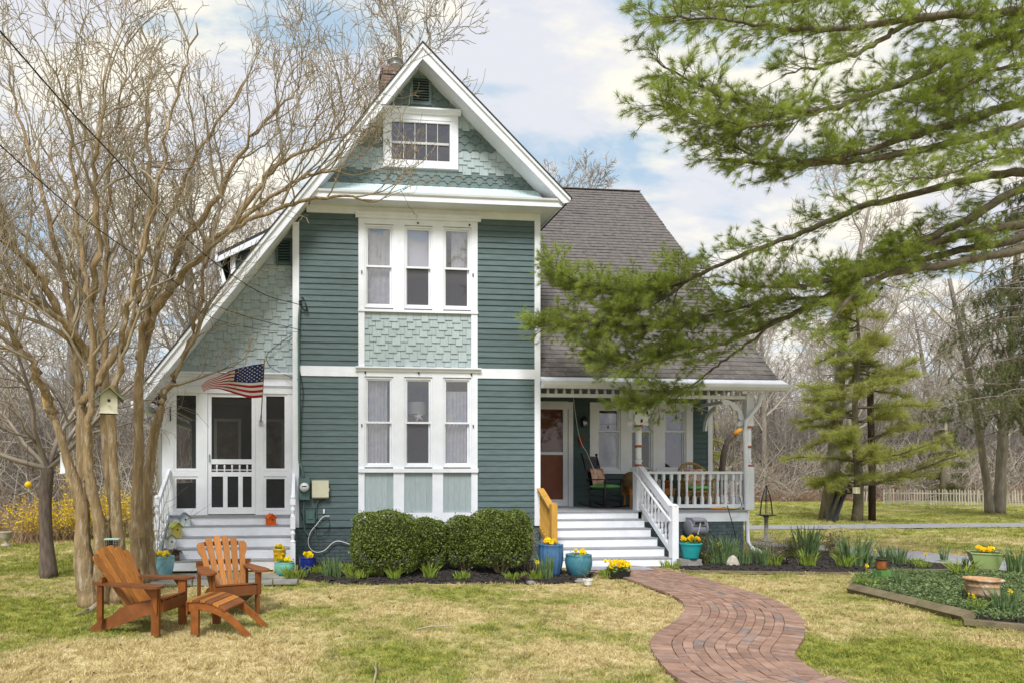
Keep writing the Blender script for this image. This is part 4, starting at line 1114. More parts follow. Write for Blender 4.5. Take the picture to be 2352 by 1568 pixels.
# flagstones before the entry steps
FLAG = M('flagstone', (0.25,0.245,0.225), 0.9, 0.2, 5, rand=0.15, bump=0.4, dirt=((0.16,0.17,0.07), 4, 0.58))
terr = sheet('patio', [tuple(gp(x, y))[:2] for x, y in ((340,1318), (690,1318), (684,1342), (520,1346), (330,1346))], 0.006, M('patio_soil', (0.10,0.085,0.05), 0.95, 0.3, 10, dirt=((0.12,0.14,0.03), 4, 0.5)))
for (x0, x1, y0, y1) in ((340,415,1320,1331), (418,500,1320,1330), (503,590,1320,1331), (593,640,1320,1330), (345,440,1333,1344), (444,530,1332,1345), (534,625,1333,1343), (628,682,1332,1341)):
    q = [gp(x0, y1), gp(x1, y1 - random.uniform(0,1)), gp(x1, y0), gp(x0, y0 + random.uniform(0,1))]
    z = 0.025 + random.uniform(-.004, .004)
    obj('flagstone', MB().hexa([(p.x, p.y, 0) for p in q] + [(p.x, p.y, z) for p in q]), FLAG, terr)
for px, py, s in ((643, 1327, .13), (1215, 1336, .12), (1335, 1332, .2)):
    p = gp(px, py); m = MB().sphere((0,0,0), 1, 9, 5, (s, s*.7, .035)); o = obj('flat_stone', m, FLAG); o.location = p
    tag(o, {643: 'flat grey stone below the mint green bowl', 1215: 'flat grey stone at the lawn edge near the tall blue planter', 1335: 'flat grey stone beneath the small white pot'}[px], 'stone', 'flat stones along the bed edge')
# ------------------------------------------------------------------ furniture on the lawn
def wood(name, c, **k): return M(name, c, 0.5, 0.22, 3.5, rand=0.22, bump=0.15, bscale=40, spec=0.35, coords='obj', **k)
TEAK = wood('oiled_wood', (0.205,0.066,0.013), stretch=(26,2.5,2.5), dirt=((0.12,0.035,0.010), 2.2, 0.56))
TEAK_PALE = wood('pale_slat_wood', (0.335,0.128,0.024), stretch=(26,2.5,2.5), dirt=((0.28,0.10,0.03), 2.2, 0.60))  # paler wood of the back slats and every other stool slat
TEAK_RED = wood('red_oiled_wood', (0.175,0.060,0.018), dirt=((0.13,0.045,0.02), 2.2, 0.56))
def slat_y(x0, x1, y0, y1, z0, z1, zt): return MB().hexa([(x0,y0,z0),(x1,y0,z0),(x1,y1,z1),(x0,y1,z1),(x0,y0,z0+zt),(x1,y0,z0+zt),(x1,y1,z1+zt),(x0,y1,z1+zt)])
def adirondack(loc, rz, label):
    """front faces local -y"""
    c = thing('garden_chair', loc, label, 'chair', 'wooden garden chairs', rz); c.scale = (.93, .93, .95)
    W = 0.29
    for s in (-1, 1):
        obj('front_leg', MB().box(s*(W+.005) - .02, s*(W+.005) + .02, -0.43, -0.33, 0, 0.545), TEAK, c)
        a = MB()      # broad arm with a rounded front paddle
        pts = [(s*.25, .42), (s*.25, -.36)] + [(s*(.355 - .105*math.cos(t)), -.40 - .10*math.sin(t)) for t in [math.pi*k/8 for k in range(9)]] + [(s*.46, -.25), (s*.40, .10), (s*.36, .42)]
        if s < 0: pts = pts[::-1]
        a.prism(pts, 'z', 0.546, 0.572)
        obj('arm', a, TEAK_RED, c)
        br = [(-.42, .54), (-.42, .25), (-.40, .25), (-.36, .40), (-.24, .54)]
        obj('arm_bracket', MB().prism([(p[1-1], p[1]) for p in br], 'x', s*(W + .026) - .004, s*(W+.05)), TEAK, c)
        obj('rear_post', MB().box(s*.335 - .02, s*.335 + .02, 0.29, 0.36, 0.10, 0.545), TEAK, c)
        side = [(-.44, .26), (-.44, .375), (-.36, .385), (-.10, .335), (.10, .285), (.16, .235), (.20, .20), (.42, .10), (.54, 0.0), (.36, 0.0), (.10, .085), (-.20, .20)]
        obj('rear_leg', MB().prism(side[::-1] if True else side, 'x', s*W - .035 if s > 0 else s*W + .010, s*W - .010 if s > 0 else s*W + .035), TEAK_RED, c)
    obj('front_apron', MB().box(-.262, .262, -.455, -.442, .255, .38), TEAK_RED, c)
    y = -.45
    for k in range(5):
        z = lerp(.395, .305, k / 4)
        obj('seat_slat', slat_y(-.27, .27, y, y + .088, z, z - .018, .02), TEAK_RED, c); y += .103
    top = [0.77, 0.835, 0.87, 0.87, 0.835, 0.77]
    for k in range(6):
        u = (k - 2.5) / 2.5
        xb, xt = u * .205, u * .30
        ln = top[k]; wb, wt = .034, .046
        yb, zb = 0.02, 0.27; yt, zt = 0.02 + ln*.53, 0.27 + ln*.785
        n_ = Vector((0, -.80, .46)).normalized() * .011
        V = []
        prof = [(0, wb, wb), (.86, wt, wt)] 
        edge = (0.0, 0.0)
        m = MB(); Lp = []; Rp = []
        for t in (0, .5, .70, .80, .88, .95, 1.0):
            cx = lerp(xb, xt, t); w = lerp(wb, wt, t)
            l = cx - w; r = cx + w
            bul = 0.014*math.sin(max(0, (t-.66)/.34)*math.pi*1.0)
            if k == 0: l -= bul*1.6 - (0.012 if .65 < t < .78 else 0)
            if k == 5: r += bul*1.6 - (0.012 if .65 < t < .78 else 0)
            if t == 1.0: 
                l += .012 * (2 if k == 0 else .6); r -= .012 * (2 if k == 5 else .6)
            Lp.append((l, lerp(yb, yt, t), lerp(zb, zt, t))); Rp.append((r, lerp(yb, yt, t), lerp(zb, zt, t)))
        for i in range(len(Lp) - 1):
            m.hexa([Vector(Lp[i])+n_, Vector(Rp[i])+n_, Vector(Rp[i])-n_, Vector(Lp[i])-n_, Vector(Lp[i+1])+n_, Vector(Rp[i+1])+n_, Vector(Rp[i+1])-n_, Vector(Lp[i+1])-n_])
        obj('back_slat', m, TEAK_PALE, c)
    for (y_, z_, w) in ((.30, .61, .385), (.465, .85, .25), (.075, .26, .26)):
        m = MB(); n = 8
        for i in range(n):
            x0, x1 = lerp(-w, w, i/n), lerp(-w, w, (i+1)/n); b0 = .03*(x0/w)**2; b1 = .03*(x1/w)**2
            m.hexa([(x0,y_-b0,z_-.03),(x1,y_-b1,z_-.03),(x1,y_-b1+.022,z_-.03),(x0,y_-b0+.022,z_-.03),(x0,y_-b0,z_+.03),(x1,y_-b1,z_+.03),(x1,y_-b1+.022,z_+.03),(x0,y_-b0+.022,z_+.03)])
        obj('back_rail', m, TEAK, c)
    return c
pA = gp(325, 1441); adirondack((pA.x, pA.y, 0), R(70), 'wooden garden chair facing the stool, backed against the bare tree')
pB = gp(524, 1401); adirondack((pB.x, pB.y + 0.05, 0), R(20), 'wooden garden chair facing the camera, in front of the entry steps')
pO = gp(515, 1445)
ot = thing('footstool', (pO.x, pO.y, 0), 'low wooden footstool with curved legs between the two garden chairs', 'footstool', None, R(72))
for s in (-1, 1):
    up = []; dn = []
    for k in range(11):
        t = k / 10; y = lerp(.30, -.42, t)
        z = .36 - .02*(1-t)**2 - .36*max(0, t - .18)**1.9 / .82**1.9
        up.append((y, max(z, 0.02))); dn.append((y + .02*t, max(z - lerp(.10, .07, t), 0.0)))
    obj('curved_leg', MB().prism((up + dn[::-1]), 'x', s*.24 - .013, s*.24 + .013), TEAK, ot)
    obj('leg', MB().box(s*.263 - .02 + s*.0, s*.263 + .02, .17, .26, 0, .27), TEAK, ot)
for k in range(6):
    t0 = k / 6 * .62; y0 = lerp(.31, -.42, t0); y1 = y0 - .066
    f_ = lambda y: .362 - .02*((y+.42)/.72)**2 - .36*max(0, (.30 - y)/.72 - .18)**1.9 / .82**1.9
    obj('slat', MB().hexa([(-.27,y1,f_(y1)),(.27,y1,f_(y1)),(.27,y0,f_(y0)),(-.27,y0,f_(y0)),(-.27,y1,f_(y1)+.02),(.27,y1,f_(y1)+.02),(.27,y0,f_(y0)+.02),(-.27,y0,f_(y0)+.02)]), TEAK_PALE if k % 2 == 0 else TEAK_RED, ot)
obj('rail', MB().box(-.26, .26, .305, .325, .20, .35), TEAK, ot)

# ------------------------------------------------------------------ pots and flowers
PETAL = M('yellow_petal', (0.88,0.62,0.012), 0.6, 0.25, 30, transl=0.3, spec=0.1, rand=0.15)
PETAL_OR = M('orange_petal', (0.88,0.46,0.010), 0.6, 0.2, 30, transl=0.3, spec=0.1, rand=0.12)
LEAF = M('bright_leaf', (0.15,0.23,0.032), 0.55, 0.45, 18, transl=0.25, spec=0.25)
LEAF_DK = M('deep_leaf', (0.045,0.085,0.026), 0.55, 0.4, 20, transl=0.2, spec=0.25)
BLADE_BLUE = M('daffodil_leaf', (0.14,0.215,0.085), 0.5, 0.35, 9, transl=0.3, spec=0.3)
BLADE_YEL = M('fresh_blade', (0.23,0.31,0.045), 0.5, 0.3, 9, transl=0.3, spec=0.25)
SOIL = M('pot_soil', (0.03,0.022,0.016), 0.95, 0.3, 30)
def pansy_mesh(mat):
    m = MB()
    for k in range(5):
        a = 2*math.pi*k/5 + math.pi/2; cx, cz = .018*math.cos(a), .018*math.sin(a)
        pts = [(cx + .021*math.cos(t), -.004 - .006*math.sin(a), cz + .021*math.sin(t)) for t in [2*math.pi*j/7 for j in range(7)]]
        m.add(pts, [tuple(range(7))])
    m.sphere((0, -.008, 0), .006, 6, 4)
    return m.mesh('flower', mat)
FLOWER = [pansy_mesh(PETAL), pansy_mesh(PETAL_OR)]
def leaf_cloud(centers, size, rng=RNG, flat=0.4, asp=0.5):
    """random leaf quads (bent pairs of triangles) at the centers"""
    n = len(centers); c = np.asarray(centers)
    a = rng.normal(size=(n,3)); a[:,2] *= (1-flat); a /= np.linalg.norm(a, axis=1)[:,None]
    b_ = rng.normal(size=(n,3)); b_ -= (b_*a).sum(1)[:,None]*a; b_ /= np.linalg.norm(b_, axis=1)[:,None]
    s = size * rng.uniform(.65, 1.3, n)[:,None]
    nn = np.cross(a, b_)
    V = np.stack([c - a*s, c + b_*s*asp + nn*s*.12, c + a*s, c - b_*s*asp + nn*s*.12], 1).reshape(-1, 3)
    return V, np.arange(4*n).reshape(-1, 4)
def planter(loc, label, prof, mat, r_in, z_in, nfl=6, leaves=60, spread=None, fmix=(1,0), seg=24, flute=None, twist=0, lh=.07, lsize=.022, leafmat=None, group='flower pots around the house', name='flower_pot', extra=None, rz=0, fsc=1.0):
    p = thing(name, loc, label, 'planter', group, rz)
    obj('pot', MB().lathe(prof, (0,0,0), seg, flute, twist, cap=False) if isinstance(prof, list) else prof, mat, p, isinstance(prof, list))
    if r_in: obj('soil', MB().lathe([(r_in, 0), (r_in*.5, .012), (0.001, .015)], (0,0,z_in), seg), SOIL, p)
    sp = spread or r_in or .1
    if leaves:
        q = RNG.uniform(-1, 1, (leaves*3, 2)); q = q[(q**2).sum(1) < 1][:leaves] * sp
        z = z_in + RNG.uniform(.0, lh, len(q))
        V, Fc = leaf_cloud(np.c_[q, z], lsize, flat=.5)
        obj('foliage', np_mesh('foliage', V, Fc, leafmat or LEAF), None, p)
    for k in range(int(nfl*1.7)):
        a = random.uniform(0, 6.28); r = sp * math.sqrt(random.random()) * .92
        o = piece('flower', FLOWER[1 if random.random() < fmix[1] else 0], p, (r*math.cos(a), r*math.sin(a), z_in + lh*random.uniform(.8, 1.3)), (random.uniform(-1.0, .0), random.uniform(-.5, .5), random.uniform(-.7, .7) - rz), tuple([random.uniform(.6, .95)*fsc]*3))
    if extra: extra(p)
    return p
def glaze(name, c, rough=.25, **k): return M(name, c, rough, .12, 5, spec=.5, **k)
def pot_prof(h, rt, rb, rim=.02, th=.02, belly=0.0):
    pr = [(0.001, .0), (rb, 0)]
    for k in range(1, 8):
        t = k / 8; pr.append((lerp(rb, rt, t) + belly*math.sin(math.pi*t), h*t*.97))
    pr += [(rt, h - rim), (rt + .006, h - rim*.6), (rt + .006, h), (rt - th, h), (rt - th - .004, h - .05), (rt - th - .006, h - .09)]
    return pr
p = gp(375.5, 1321); planter((p.x, p.y, 0), 'light blue glazed pot of yellow pansies beside the tree trunk', pot_prof(.335, .18, .13, belly=.02), glaze('light_blue_glaze', (0.21,0.45,0.52)), .155, .28, 9, 110, .14, lh=.1)
p = gp(654, 1318); mint = planter((p.x, p.y - .12, 0), 'wide mint green bowl of pansies below the yellow urn', pot_prof(.235, .165, .125, belly=.03), glaze('mint_glaze', (0.16,0.43,0.34)), .145, .19, 7, 150, .15, lh=.09)
p = gp(707, 1316); planter((p.x, p.y, 0), 'cobalt blue pot with yellow pansies at the house corner', pot_prof(.29, .145, .10, belly=.02), glaze('cobalt_glaze', (0.012,0.022,0.17), .15), .12, .23, 7, 35, .10, lh=.10, fsc=1.25)
pu = at(642, 1302, 12.0)
uprof = [(0.001,0),(.085,0),(.09,.02),(.06,.05),(.055,.07),(.075,.10),(.095,.14),(.105,.25),(.108,.33),(.112,.37),(.122,.385),(.122,.41),(.10,.41),(.095,.36)]
def urn_extra(u):
    for a in (-2.2, -.95, .6, 2.2):
        obj('ornament', MB().sphere((.107*math.cos(a), .107*math.sin(a), .315), .03, 8, 6, (1,1,.8)), glaze('yellow_glaze', (0.60,0.36,0.012)), u, True)
    obj('saucer', MB().lathe([(0.001,-.03),(.11,-.03),(.115,-.005),(.09,0),(0.001,.0)], (0,0,.03), 20), MATS['yellow_glaze'], u, True)
planter((pu.x, pu.y, 0.0), 'tall mustard yellow urn at the foot of the right newel post', uprof, glaze('yellow_glaze', (0.60,0.36,0.012)), .095, .37, 6, 70, .09, lh=.08, extra=urn_extra)
p = gp(1265, 1322); planter((p.x, p.y, 0), 'tall fluted blue planter in front of the yellow railing', pot_prof(.545, .195, .135, belly=.03), glaze('denim_glaze', (0.052,0.135,0.27), .35), .17, .47, 9, 40, .12, seg=60, flute=(15, .035), lh=.12, fsc=1.35, fmix=(.4,.6))
p = gp(1329, 1324); planter((p.x, p.y, 0), 'round teal pot with swirling ridges beside the tall blue planter', pot_prof(.385, .205, .125, belly=.045), glaze('teal_glaze', (0.055,0.19,0.25), .25, dirt=((0.16,0.36,0.36), 3, .56)), .18, .33, 4, 90, .15, seg=60, flute=(18, .028), twist=5.0, lh=.10, fsc=1.3)
p = gp(1350, 1342); m = MB(); m.lathe([(0.001,0),(.05,0),(.066,.07),(.076,.075),(.076,.095),(.062,.095),(.058,.07)], (0,0,0), 8, cap=False)
planter((p.x, p.y, 0), 'small white pot holding a bare twig in front of the swirled teal pot', m, M('white_glaze', (0.68,0.67,0.64), .3, .08, 6), .06, .075, 0, 5, .04, extra=lambda q: obj('twig', MB().tube([(0,0,.08),(-.04,0,.13),(-.10,0.02,.19)], .005, 5), TIMBER, q))
p = gp(1419, 1326)
tray = thing('flower_tray', (p.x, p.y, 0), 'black nursery tray packed with yellow pansies on the brick path', 'planter', None)
obj('tray', MB().hexa([(-.15,-.11,0.03),(.15,-.11,0.03),(.15,.11,0.03),(-.15,.11,0.03),(-.165,-.125,.115),(.165,-.125,.115),(.165,.125,.115),(-.165,.125,.115)]), BLACK, tray)
q = np.c_[RNG.uniform(-.18,.18,260), RNG.uniform(-.13,.13,260), RNG.uniform(.11,.19,260)]
V, Fc = leaf_cloud(q, .026); obj('foliage', np_mesh('foliage', V, Fc, LEAF), None, tray)
for k in range(42):
    piece('flower', FLOWER[0 if random.random() < .8 else 1], tray, (random.uniform(-.19,.19), random.uniform(-.14,.12), random.uniform(.19,.285)), (random.uniform(-1.2,-.1), random.uniform(-.4,.4), random.uniform(-.6,.6)), (random.uniform(.8,1.05),)*3)
# teal pot on stacked paving blocks
p = gp(1588, 1302); CONC = M('concrete_block', (0.26,0.25,0.235), .95, .2, 10, bump=.5, bscale=50, rand=.1)
blk = thing('paving_blocks', (p.x, p.y + .1, 0), 'two stacked grey concrete blocks carrying the turquoise pot', 'block', None)
obj('block', MB().box(-.21, .21, -.11, .11, 0, .075), CONC, blk); obj('block', MB().box(-.22, .20, -.105, .115, .077, .15), CONC, blk)
planter((p.x + .04, p.y + .1, .15), 'turquoise plastic pot of yellow pansies on concrete blocks by the stair', pot_prof(.30, .20, .135, rim=.035), M('turquoise_plastic', (0.018,0.27,0.29), .45, .12, 4), .17, .25, 9, 110, .17, lh=.13, fmix=(.4,.6), fsc=1.3)
# square green planter by the driveway
p = gp(2263, 1309); GP = M('sage_green_paint', (0.29,0.39,0.155), .5, .06, 5)
m = MB(); m.hexa([(-.145,-.145,0),(.145,-.145,0),(.145,.145,0),(-.145,.145,0),(-.225,-.225,.30),(.225,-.225,.30),(.225,.225,.30),(-.225,.225,.30)])
sq = planter((p.x, p.y, 0.02), 'square tapered sage green planter beside the driveway', m, GP, 0, .30, 8, 70, .12, fmix=(.3,.7), lh=.07, fsc=1.3, rz=R(52))
obj('soil', MB().box(-.20,.20,-.20,.20,.298,.304), SOIL, sq)
obj('rim', MB().box(-.235,.235,-.235,-.215,.29,.312).box(-.235,.235,.215,.235,.29,.312).box(-.235,-.215,-.214,.214,.29,.312).box(.215,.235,-.214,.214,.29,.312), GP, sq)
# rusty lantern pot on its green base
RUST = M('rusty_iron', (0.30,0.105,0.022), .8, .35, 9, dirt=((0.04,0.022,0.016), 6, .52), bump=.3)
p = gp(2025, 1336)
base = tag(obj('pot_stand', MB().box(-.085,.085,-.085,.085,0,.20), M('leaf_green_paint', (0.10,0.22,0.06), .6, .1, 4)), 'square green stand under the rusty iron pot', 'stand'); base.location = p
rp = thing('iron_pot', (p.x, p.y, .20), 'rusty iron pot with a flared rim on a green stand', 'pot')
obj('body', MB().lathe([(0.001,0),(.07,0),(.074,.03),(.066,.08),(.070,.14),(.074,.155),(.066,.155),(.06,.10)], (0,0,0), 20, cap=False), RUST, rp, True)
obj('rim', MB().lathe([(.062,.156),(.088,.160),(.090,.172),(.062,.174)], (0,0,0), 20), IRON, rp, True)
# weathered terracotta pot with a wavy rim
p = gp(2258, 1386); TERRA = M('weathered_terracotta', (0.42,0.235,0.115), .9, .25, 7, dirt=((0.50,0.42,0.31), 4, .47), bump=.3)
tp = thing('terracotta_pot', (p.x, p.y, .10), 'weathered terracotta pot with a scalloped rim among the ground cover', 'pot')
obj('body', MB().lathe([(0.001,0),(.16,0),(.175,.06),(.178,.13),(.186,.14),(.186,.155),(.176,.165),(.182,.20),(.178,.205),(.165,.19),(.16,.10)], (0,0,0), 36, cap=False), TERRA, tp, True)
obj('rim', MB().lathe([(.175,.20),(.205,.212),(.214,.232),(.205,.244),(.178,.240),(.165,.20)], (0,0,0), 72, (24,.022), cap=False), TERRA, tp, True)
obj('soil', MB().lathe([(.165,.15),(.08,.16),(.001,.16)], (0,0,0), 20), SOIL, tp)

# ------------------------------------------------------------------ birdhouses
def birdhouse(loc, w, d, h, body, roof, label, rz=0, ov=.03, hole=.018, perch=True, group='birdhouses', slope=.9):
    b_ = thing('birdhouse', loc, label, 'birdhouse', group, rz)
    hw = w/2; pk_ = h; ev = h - hw*slope
    obj('body', MB().prism([(-hw,0),(hw,0),(hw,ev),(0,pk_),(-hw,ev)], 'y', -d/2, d/2), body, b_)
    for s in (-1, 1):
        a0, a1 = (0, pk_ + .004), (s*(hw + ov), pk_ + .004 - (hw + ov)*slope)
        q = [a0, a1, (a1[0], a1[1] + .018), (a0[0], a0[1] + .018)]
        obj('roof_panel', MB().prism(q if s > 0 else q[::-1], 'y', -d/2 - ov, d/2 + ov*.6), roof, b_)
    eh = obj('entry_hole', MB().lathe([(hole, 0), (hole, .004), (0.001, .004)], (0,0,0), 14), BLACK, b_)
    eh.rotation_euler = (R(90), 0, 0); eh.location = (0, -d/2, h*.52)
    if perch: obj('perch', MB().tube([(0, -d/2, h*.34), (0, -d/2 - .04, h*.34)], .005, 6), body, b_)
    obj('base', MB().box(-hw - .012, hw + .012, -d/2 - .015, d/2 + .012, -.0, .012), body, b_)
    return b_
def P_(n, c): return M(n, c, .6, .14, 8, dirt=(tuple(x*.55 for x in c), 9, .64))
def on_step(px, y, z): q = at(px, 1200, y); return (q.x, y, z)
birdhouse(on_step(424, 12.98, .752), .17, .13, .24, P_('blue_white_paint', (0.55,0.63,0.68)), P_('slate_blue_paint', (0.12,0.17,0.22)), 'pale birdhouse with a slate blue roof on the top step', R(25))
birdhouse(on_step(404, 12.72, .564), .15, .13, .27, P_('yellow_house_paint', (0.50,0.43,0.10)), P_('lime_paint', (0.38,0.45,0.08)), 'yellow birdhouse with a lime green roof on the steps', R(38), .035)
birdhouse(on_step(394, 12.46, .376), .12, .10, .25, P_('white_house_paint', (0.66,0.67,0.66)), P_('olive_roof_paint', (0.16,0.20,0.09)), 'small white birdhouse with an olive roof on the lower steps', R(20))
birdhouse(on_step(622, 12.98, .752), .155, .13, .21, P_('orange_house_paint', (0.62,0.105,0.012)), P_('orange_house_paint', (0.62,0.105,0.012)), 'bright orange birdhouse on the top step at the right', R(30), .015)
lg = birdhouse(on_step(402, 12.24, .188), .14, .14, .19, M('rough_bark', (0.10,0.075,0.055), .95, .3, 12, bump=.6), M('dark_slab', (0.045,0.035,0.03), .9, .3, 9), 'rustic dark birdhouse with a bark roof behind the light blue pot', R(15), .05, slope=.45)
# ------------------------------------------------------------------ flag
fa, fb = at(599, 969, YL - 0.035), at(607.5, 829, 12.25)
fl = thing('flag', tuple(fa), 'American flag flying from a short pole beside the screen door', 'flag', world_built=True)
obj('pole', MB().tube([fa, fb], .011, 8), M('brass_pole', (0.28,0.20,0.12), .4, .1, 5), fl, True)
obj('finial', MB().sphere(tuple(fb + (fb - fa).normalized()*.015), .022, 8, 6), MATS['brass_pole'], fl, True)
obj('bracket', MB().box(fa.x - .035, fa.x + .035, fa.y - .02, fa.y + .004, fa.z - .06, fa.z + .04).tube([fa, fa.lerp(fb, .12)], .018, 8), STEEL, fl)
topl = [(607,834), (580,838), (553,843.5), (528,851), (500,864), (478,872), (462,884)]
botl = [(603,911.5), (575,913), (548,906), (520,897), (500,892), (480,893), (467,899)]
wav = [0, -.05, .03, .09, .02, -.06, .04]
def fpt(u, v):
    s = u * 6; i = min(5, int(s)); t = s - i
    def ev(L_, i, t):
        g = lambda k: L_[max(0, min(6, k))]
        a, b_, c, d = g(i-1), g(i), g(i+1), g(i+2)
        if isinstance(a, tuple): return tuple(0.5*((2*b_[k]) + (c[k]-a[k])*t + (2*a[k]-5*b_[k]+4*c[k]-d[k])*t*t + (3*b_[k]-a[k]-3*c[k]+d[k])*t**3) for k in (0,1))
        return 0.5*((2*b_) + (c-a)*t + (2*a-5*b_+4*c-d)*t*t + (3*b_-a-3*c+d)*t**3)
    pt, pb = ev(topl, i, t), ev(botl, i, t)
    Y = lerp(12.25, 12.72, v) * (1) if False else 12.30 + .26*v + ev(wav, i, t) * (.6 + .4*v) + .03*math.sin(9*u + 5*v)*u
    return at(lerp(pt[0], pb[0], v), lerp(pt[1], pb[1], v), Y)
FRED, FWHT, FBLU = M('flag_red', (0.37,0.015,0.03), .8, .1, 9, transl=.25), M('flag_white', (0.70,0.67,0.64), .8, .05, 9, transl=.25), M('flag_blue', (0.018,0.03,0.12), .8, .1, 9, transl=.2)
NU = 48; UC = .40
cloth = bpy.data.meshes.new('cloth')
V = [fpt(i/NU, j/26) for j in range(27) for i in range(NU+1)]
Fc = [(j*(NU+1)+i, j*(NU+1)+i+1, (j+1)*(NU+1)+i+1, (j+1)*(NU+1)+i) for j in range(26) for i in range(NU)]
cloth.from_pydata(V, [], Fc)
for mt in (FRED, FWHT, FBLU): cloth.materials.append(mt)
for k, pl in enumerate(cloth.polygons):
    j, i = divmod(k, NU)
    pl.material_index = 2 if (i/NU < UC and j < 14) else (0 if (j//2) % 2 == 0 else 1); pl.use_smooth = True
obj('cloth', cloth, None, fl)
st = MB()
for r in range(9):
    for c in range(6 if r % 2 == 0 else 5):
        u = UC * (c*2 + 1 + (r % 2)) / 12; v = (14/26) * (r + 1) / 10
        for off in (.003, -.003):
            du, dv = .016, .026
            pts = []
            for k in range(10):
                a = math.pi/2 + math.pi*k/5; rr = 1 if k % 2 == 0 else .42
                q = fpt(max(0, u + du*rr*math.cos(a)), v - dv*rr*math.sin(a)); q.y += off; pts.append(q)
            st.add(pts, [tuple(range(10))])
obj('stars', st, FWHT, fl, kind='stuff')

# ------------------------------------------------------------------ meters, boxes and cables on the wall
def wallp(px, py, y=YF - .03): return at(px, py, y)
BOXG = M('painted_meter_box', (0.085,0.15,0.14), .55, .1, 5)
a, b_ = wallp(685.5, 1146), wallp(711, 1096)
mt = thing('electric_meter', tuple((a + b_)/2), 'round glass electric meter on a teal painted box', 'meter', world_built=True)
obj('box', MB().box(a.x, b_.x, YF - .15, YF - .024, a.z, b_.z), BOXG, mt)
c_ = wallp(699, 1118, YF - .15)
def disc(r0, y0, y1, mat, nm, c, par, r1=None):
    o = obj(nm, MB().lathe([(r0, 0), (r1 or r0, y1 - y0), (0.001, y1 - y0)], (0,0,0), 24), mat, par, True)
    o.rotation_euler = (R(90), 0, 0); o.location = (c.x, y1, c.z) if False else (c.x, y0 + 0, c.z); return o
disc(.095, YF - .151, YF - .10, STEEL, 'ring', c_, mt); disc(.085, YF - .175, YF - .12, M('meter_face', (0.62,0.64,0.66), .2, .04, 9, spec=.6), 'face', Vector((c_.x, 0, c_.z)), mt)
obj('register', MB().box(c_.x - .045, c_.x + .045, YF - .236, YF - .231, c_.z + .012, c_.z + .032), BLACK, mt)
a, b_ = wallp(717.5, 1143), wallp(753.5, 1103)
bb = thing('utility_box', tuple((a + b_)/2), 'cream plastic utility box beside the electric meter', 'utility box', world_built=True)
CREAM = M('cream_plastic', (0.60,0.58,0.43), .5, .05, 4)
obj('box', MB().box(a.x, b_.x, YF - .11, YF - .024, a.z, b_.z), CREAM, bb); obj('lid', MB().box(a.x - .008, b_.x + .008, YF - .135, YF - .112, a.z + .02, b_.z + .008), CREAM, bb)
obj('latch', MB().box(b_.x + .009, b_.x + .02, YF - .13, YF - .10, (a.z+b_.z)/2 - .03, (a.z+b_.z)/2 + .03), CREAM, bb)
a, b_ = wallp(702, 1200), wallp(722.6, 1173)
gb = tag(obj('junction_box', MB().box(a.x, b_.x, YF - .10, YF - .024, a.z, b_.z).box(a.x + .03, b_.x - .03, YF - .115, YF - .101, a.z + .08, b_.z - .06), BOXG), 'small grey junction box below the electric meter', 'junction box')
def cable(name, pts, r, mat, label, cat='cable', group=None, sides=6):
    o = obj(name, MB().tube(catmull([Vector(p) for p in pts], 6), r, sides), mat, None, True); return tag(o, label, cat, group)
W = lambda px, py, y=YF - .06: wallp(px, py, y)
cable('conduit', [W(698,1096), W(693,1075), W(687.5,1055), W(687,1000), W(686.5,900), W(686,760), W(688.5,705)], .022, BOXG, 'teal painted conduit running up the house corner from the meter', 'conduit')
cable('conduit', [W(698,1147), W(698,1180), W(700,1215), W(709,1230)], .018, BOXG, 'grey conduit curving down from the meter into the foundation', 'conduit')
cable('black_cable', [W(688,850), W(693,875), W(696,905), W(692,960), W(690,1030), W(688,1090), W(688,1160), W(700,1205)], .008, CABLE, 'thin black cable looping down the corner board past the meter')
cable('grey_cable', [W(731,1144), W(726,1165), W(727,1185), W(722,1205), W(726,1225)], .010, BOXG, 'grey cable hanging below the cream utility box')
cable('grey_cable', [W(745,1145), W(735,1152), W(724,1170), W(735,1200), W(752,1190), W(757,1205), W(748,1225), W(728,1232)], .006, CABLE, 'black cable coiled in a loop under the cream utility box')
cable('white_cable', [W(757,1184), W(742,1186), W(726,1205), W(714,1220), W(708,1240), W(712,1258), W(726,1267), W(745,1263), W(765,1245), W(782,1242), W(812,1252)], .009, M('white_cable_sheath', (0.70,0.70,0.70), .5, .03, 4), 'white cable looping across the foundation to the shrub')
tag(obj('cable_box', MB().box(W(742,1178).x, W(746,1168).x, YF-.07, YF-.024, W(744,1178).z, W(744,1168).z), WHITE), 'tiny white connector box above the white cable', 'connector')
# overhead service lines coming in from the left
ends = at(690, 697, YF - .05)
def service(pts, y0, y1, r, label, n=None):
    m = len(pts); P = [at(x, y, lerp(y0, y1, i/(m-1))) for i, (x, y) in enumerate(pts)]
    return cable('service_cable', P, r, CABLE, label, 'cable', 'overhead cables running to the house corner')
service([(-1100,-1070), (-500,-450), (-160,-95), (0,72), (145,237), (281,382), (382,501), (455,572), (527,628), (610,678), (688,700)], 2.5, YF - .06, .0075, 'thick twisted overhead cable reaching the house above the meter')
service([(-1100,-640), (-500,-110), (-140,210), (0,334), (110,432), (220,523), (373,628), (466,689), (570,728), (690,758)], 2.5, YF - .06, .006, 'thin overhead cable attached below the thick twisted one')
service([(300,610), (420,690), (500,735), (600,757), (684,762)], 9.0, YF - .06, .004, 'thinnest overhead wire ending at the corner board')
cable('black_cable', [at(676,766,YL-.05), at(640,790,YL-.08), at(613,815,YL-.08), at(620,840,YL-.08), at(650,858,YL-.10), at(688,872,YF-.05)], .006, CABLE, 'black wire drooping over the shingles beside the flag')
ins = thing('cable_bracket', tuple(ends), 'dark wire loops of a cable bracket on the house corner', 'bracket', world_built=True)
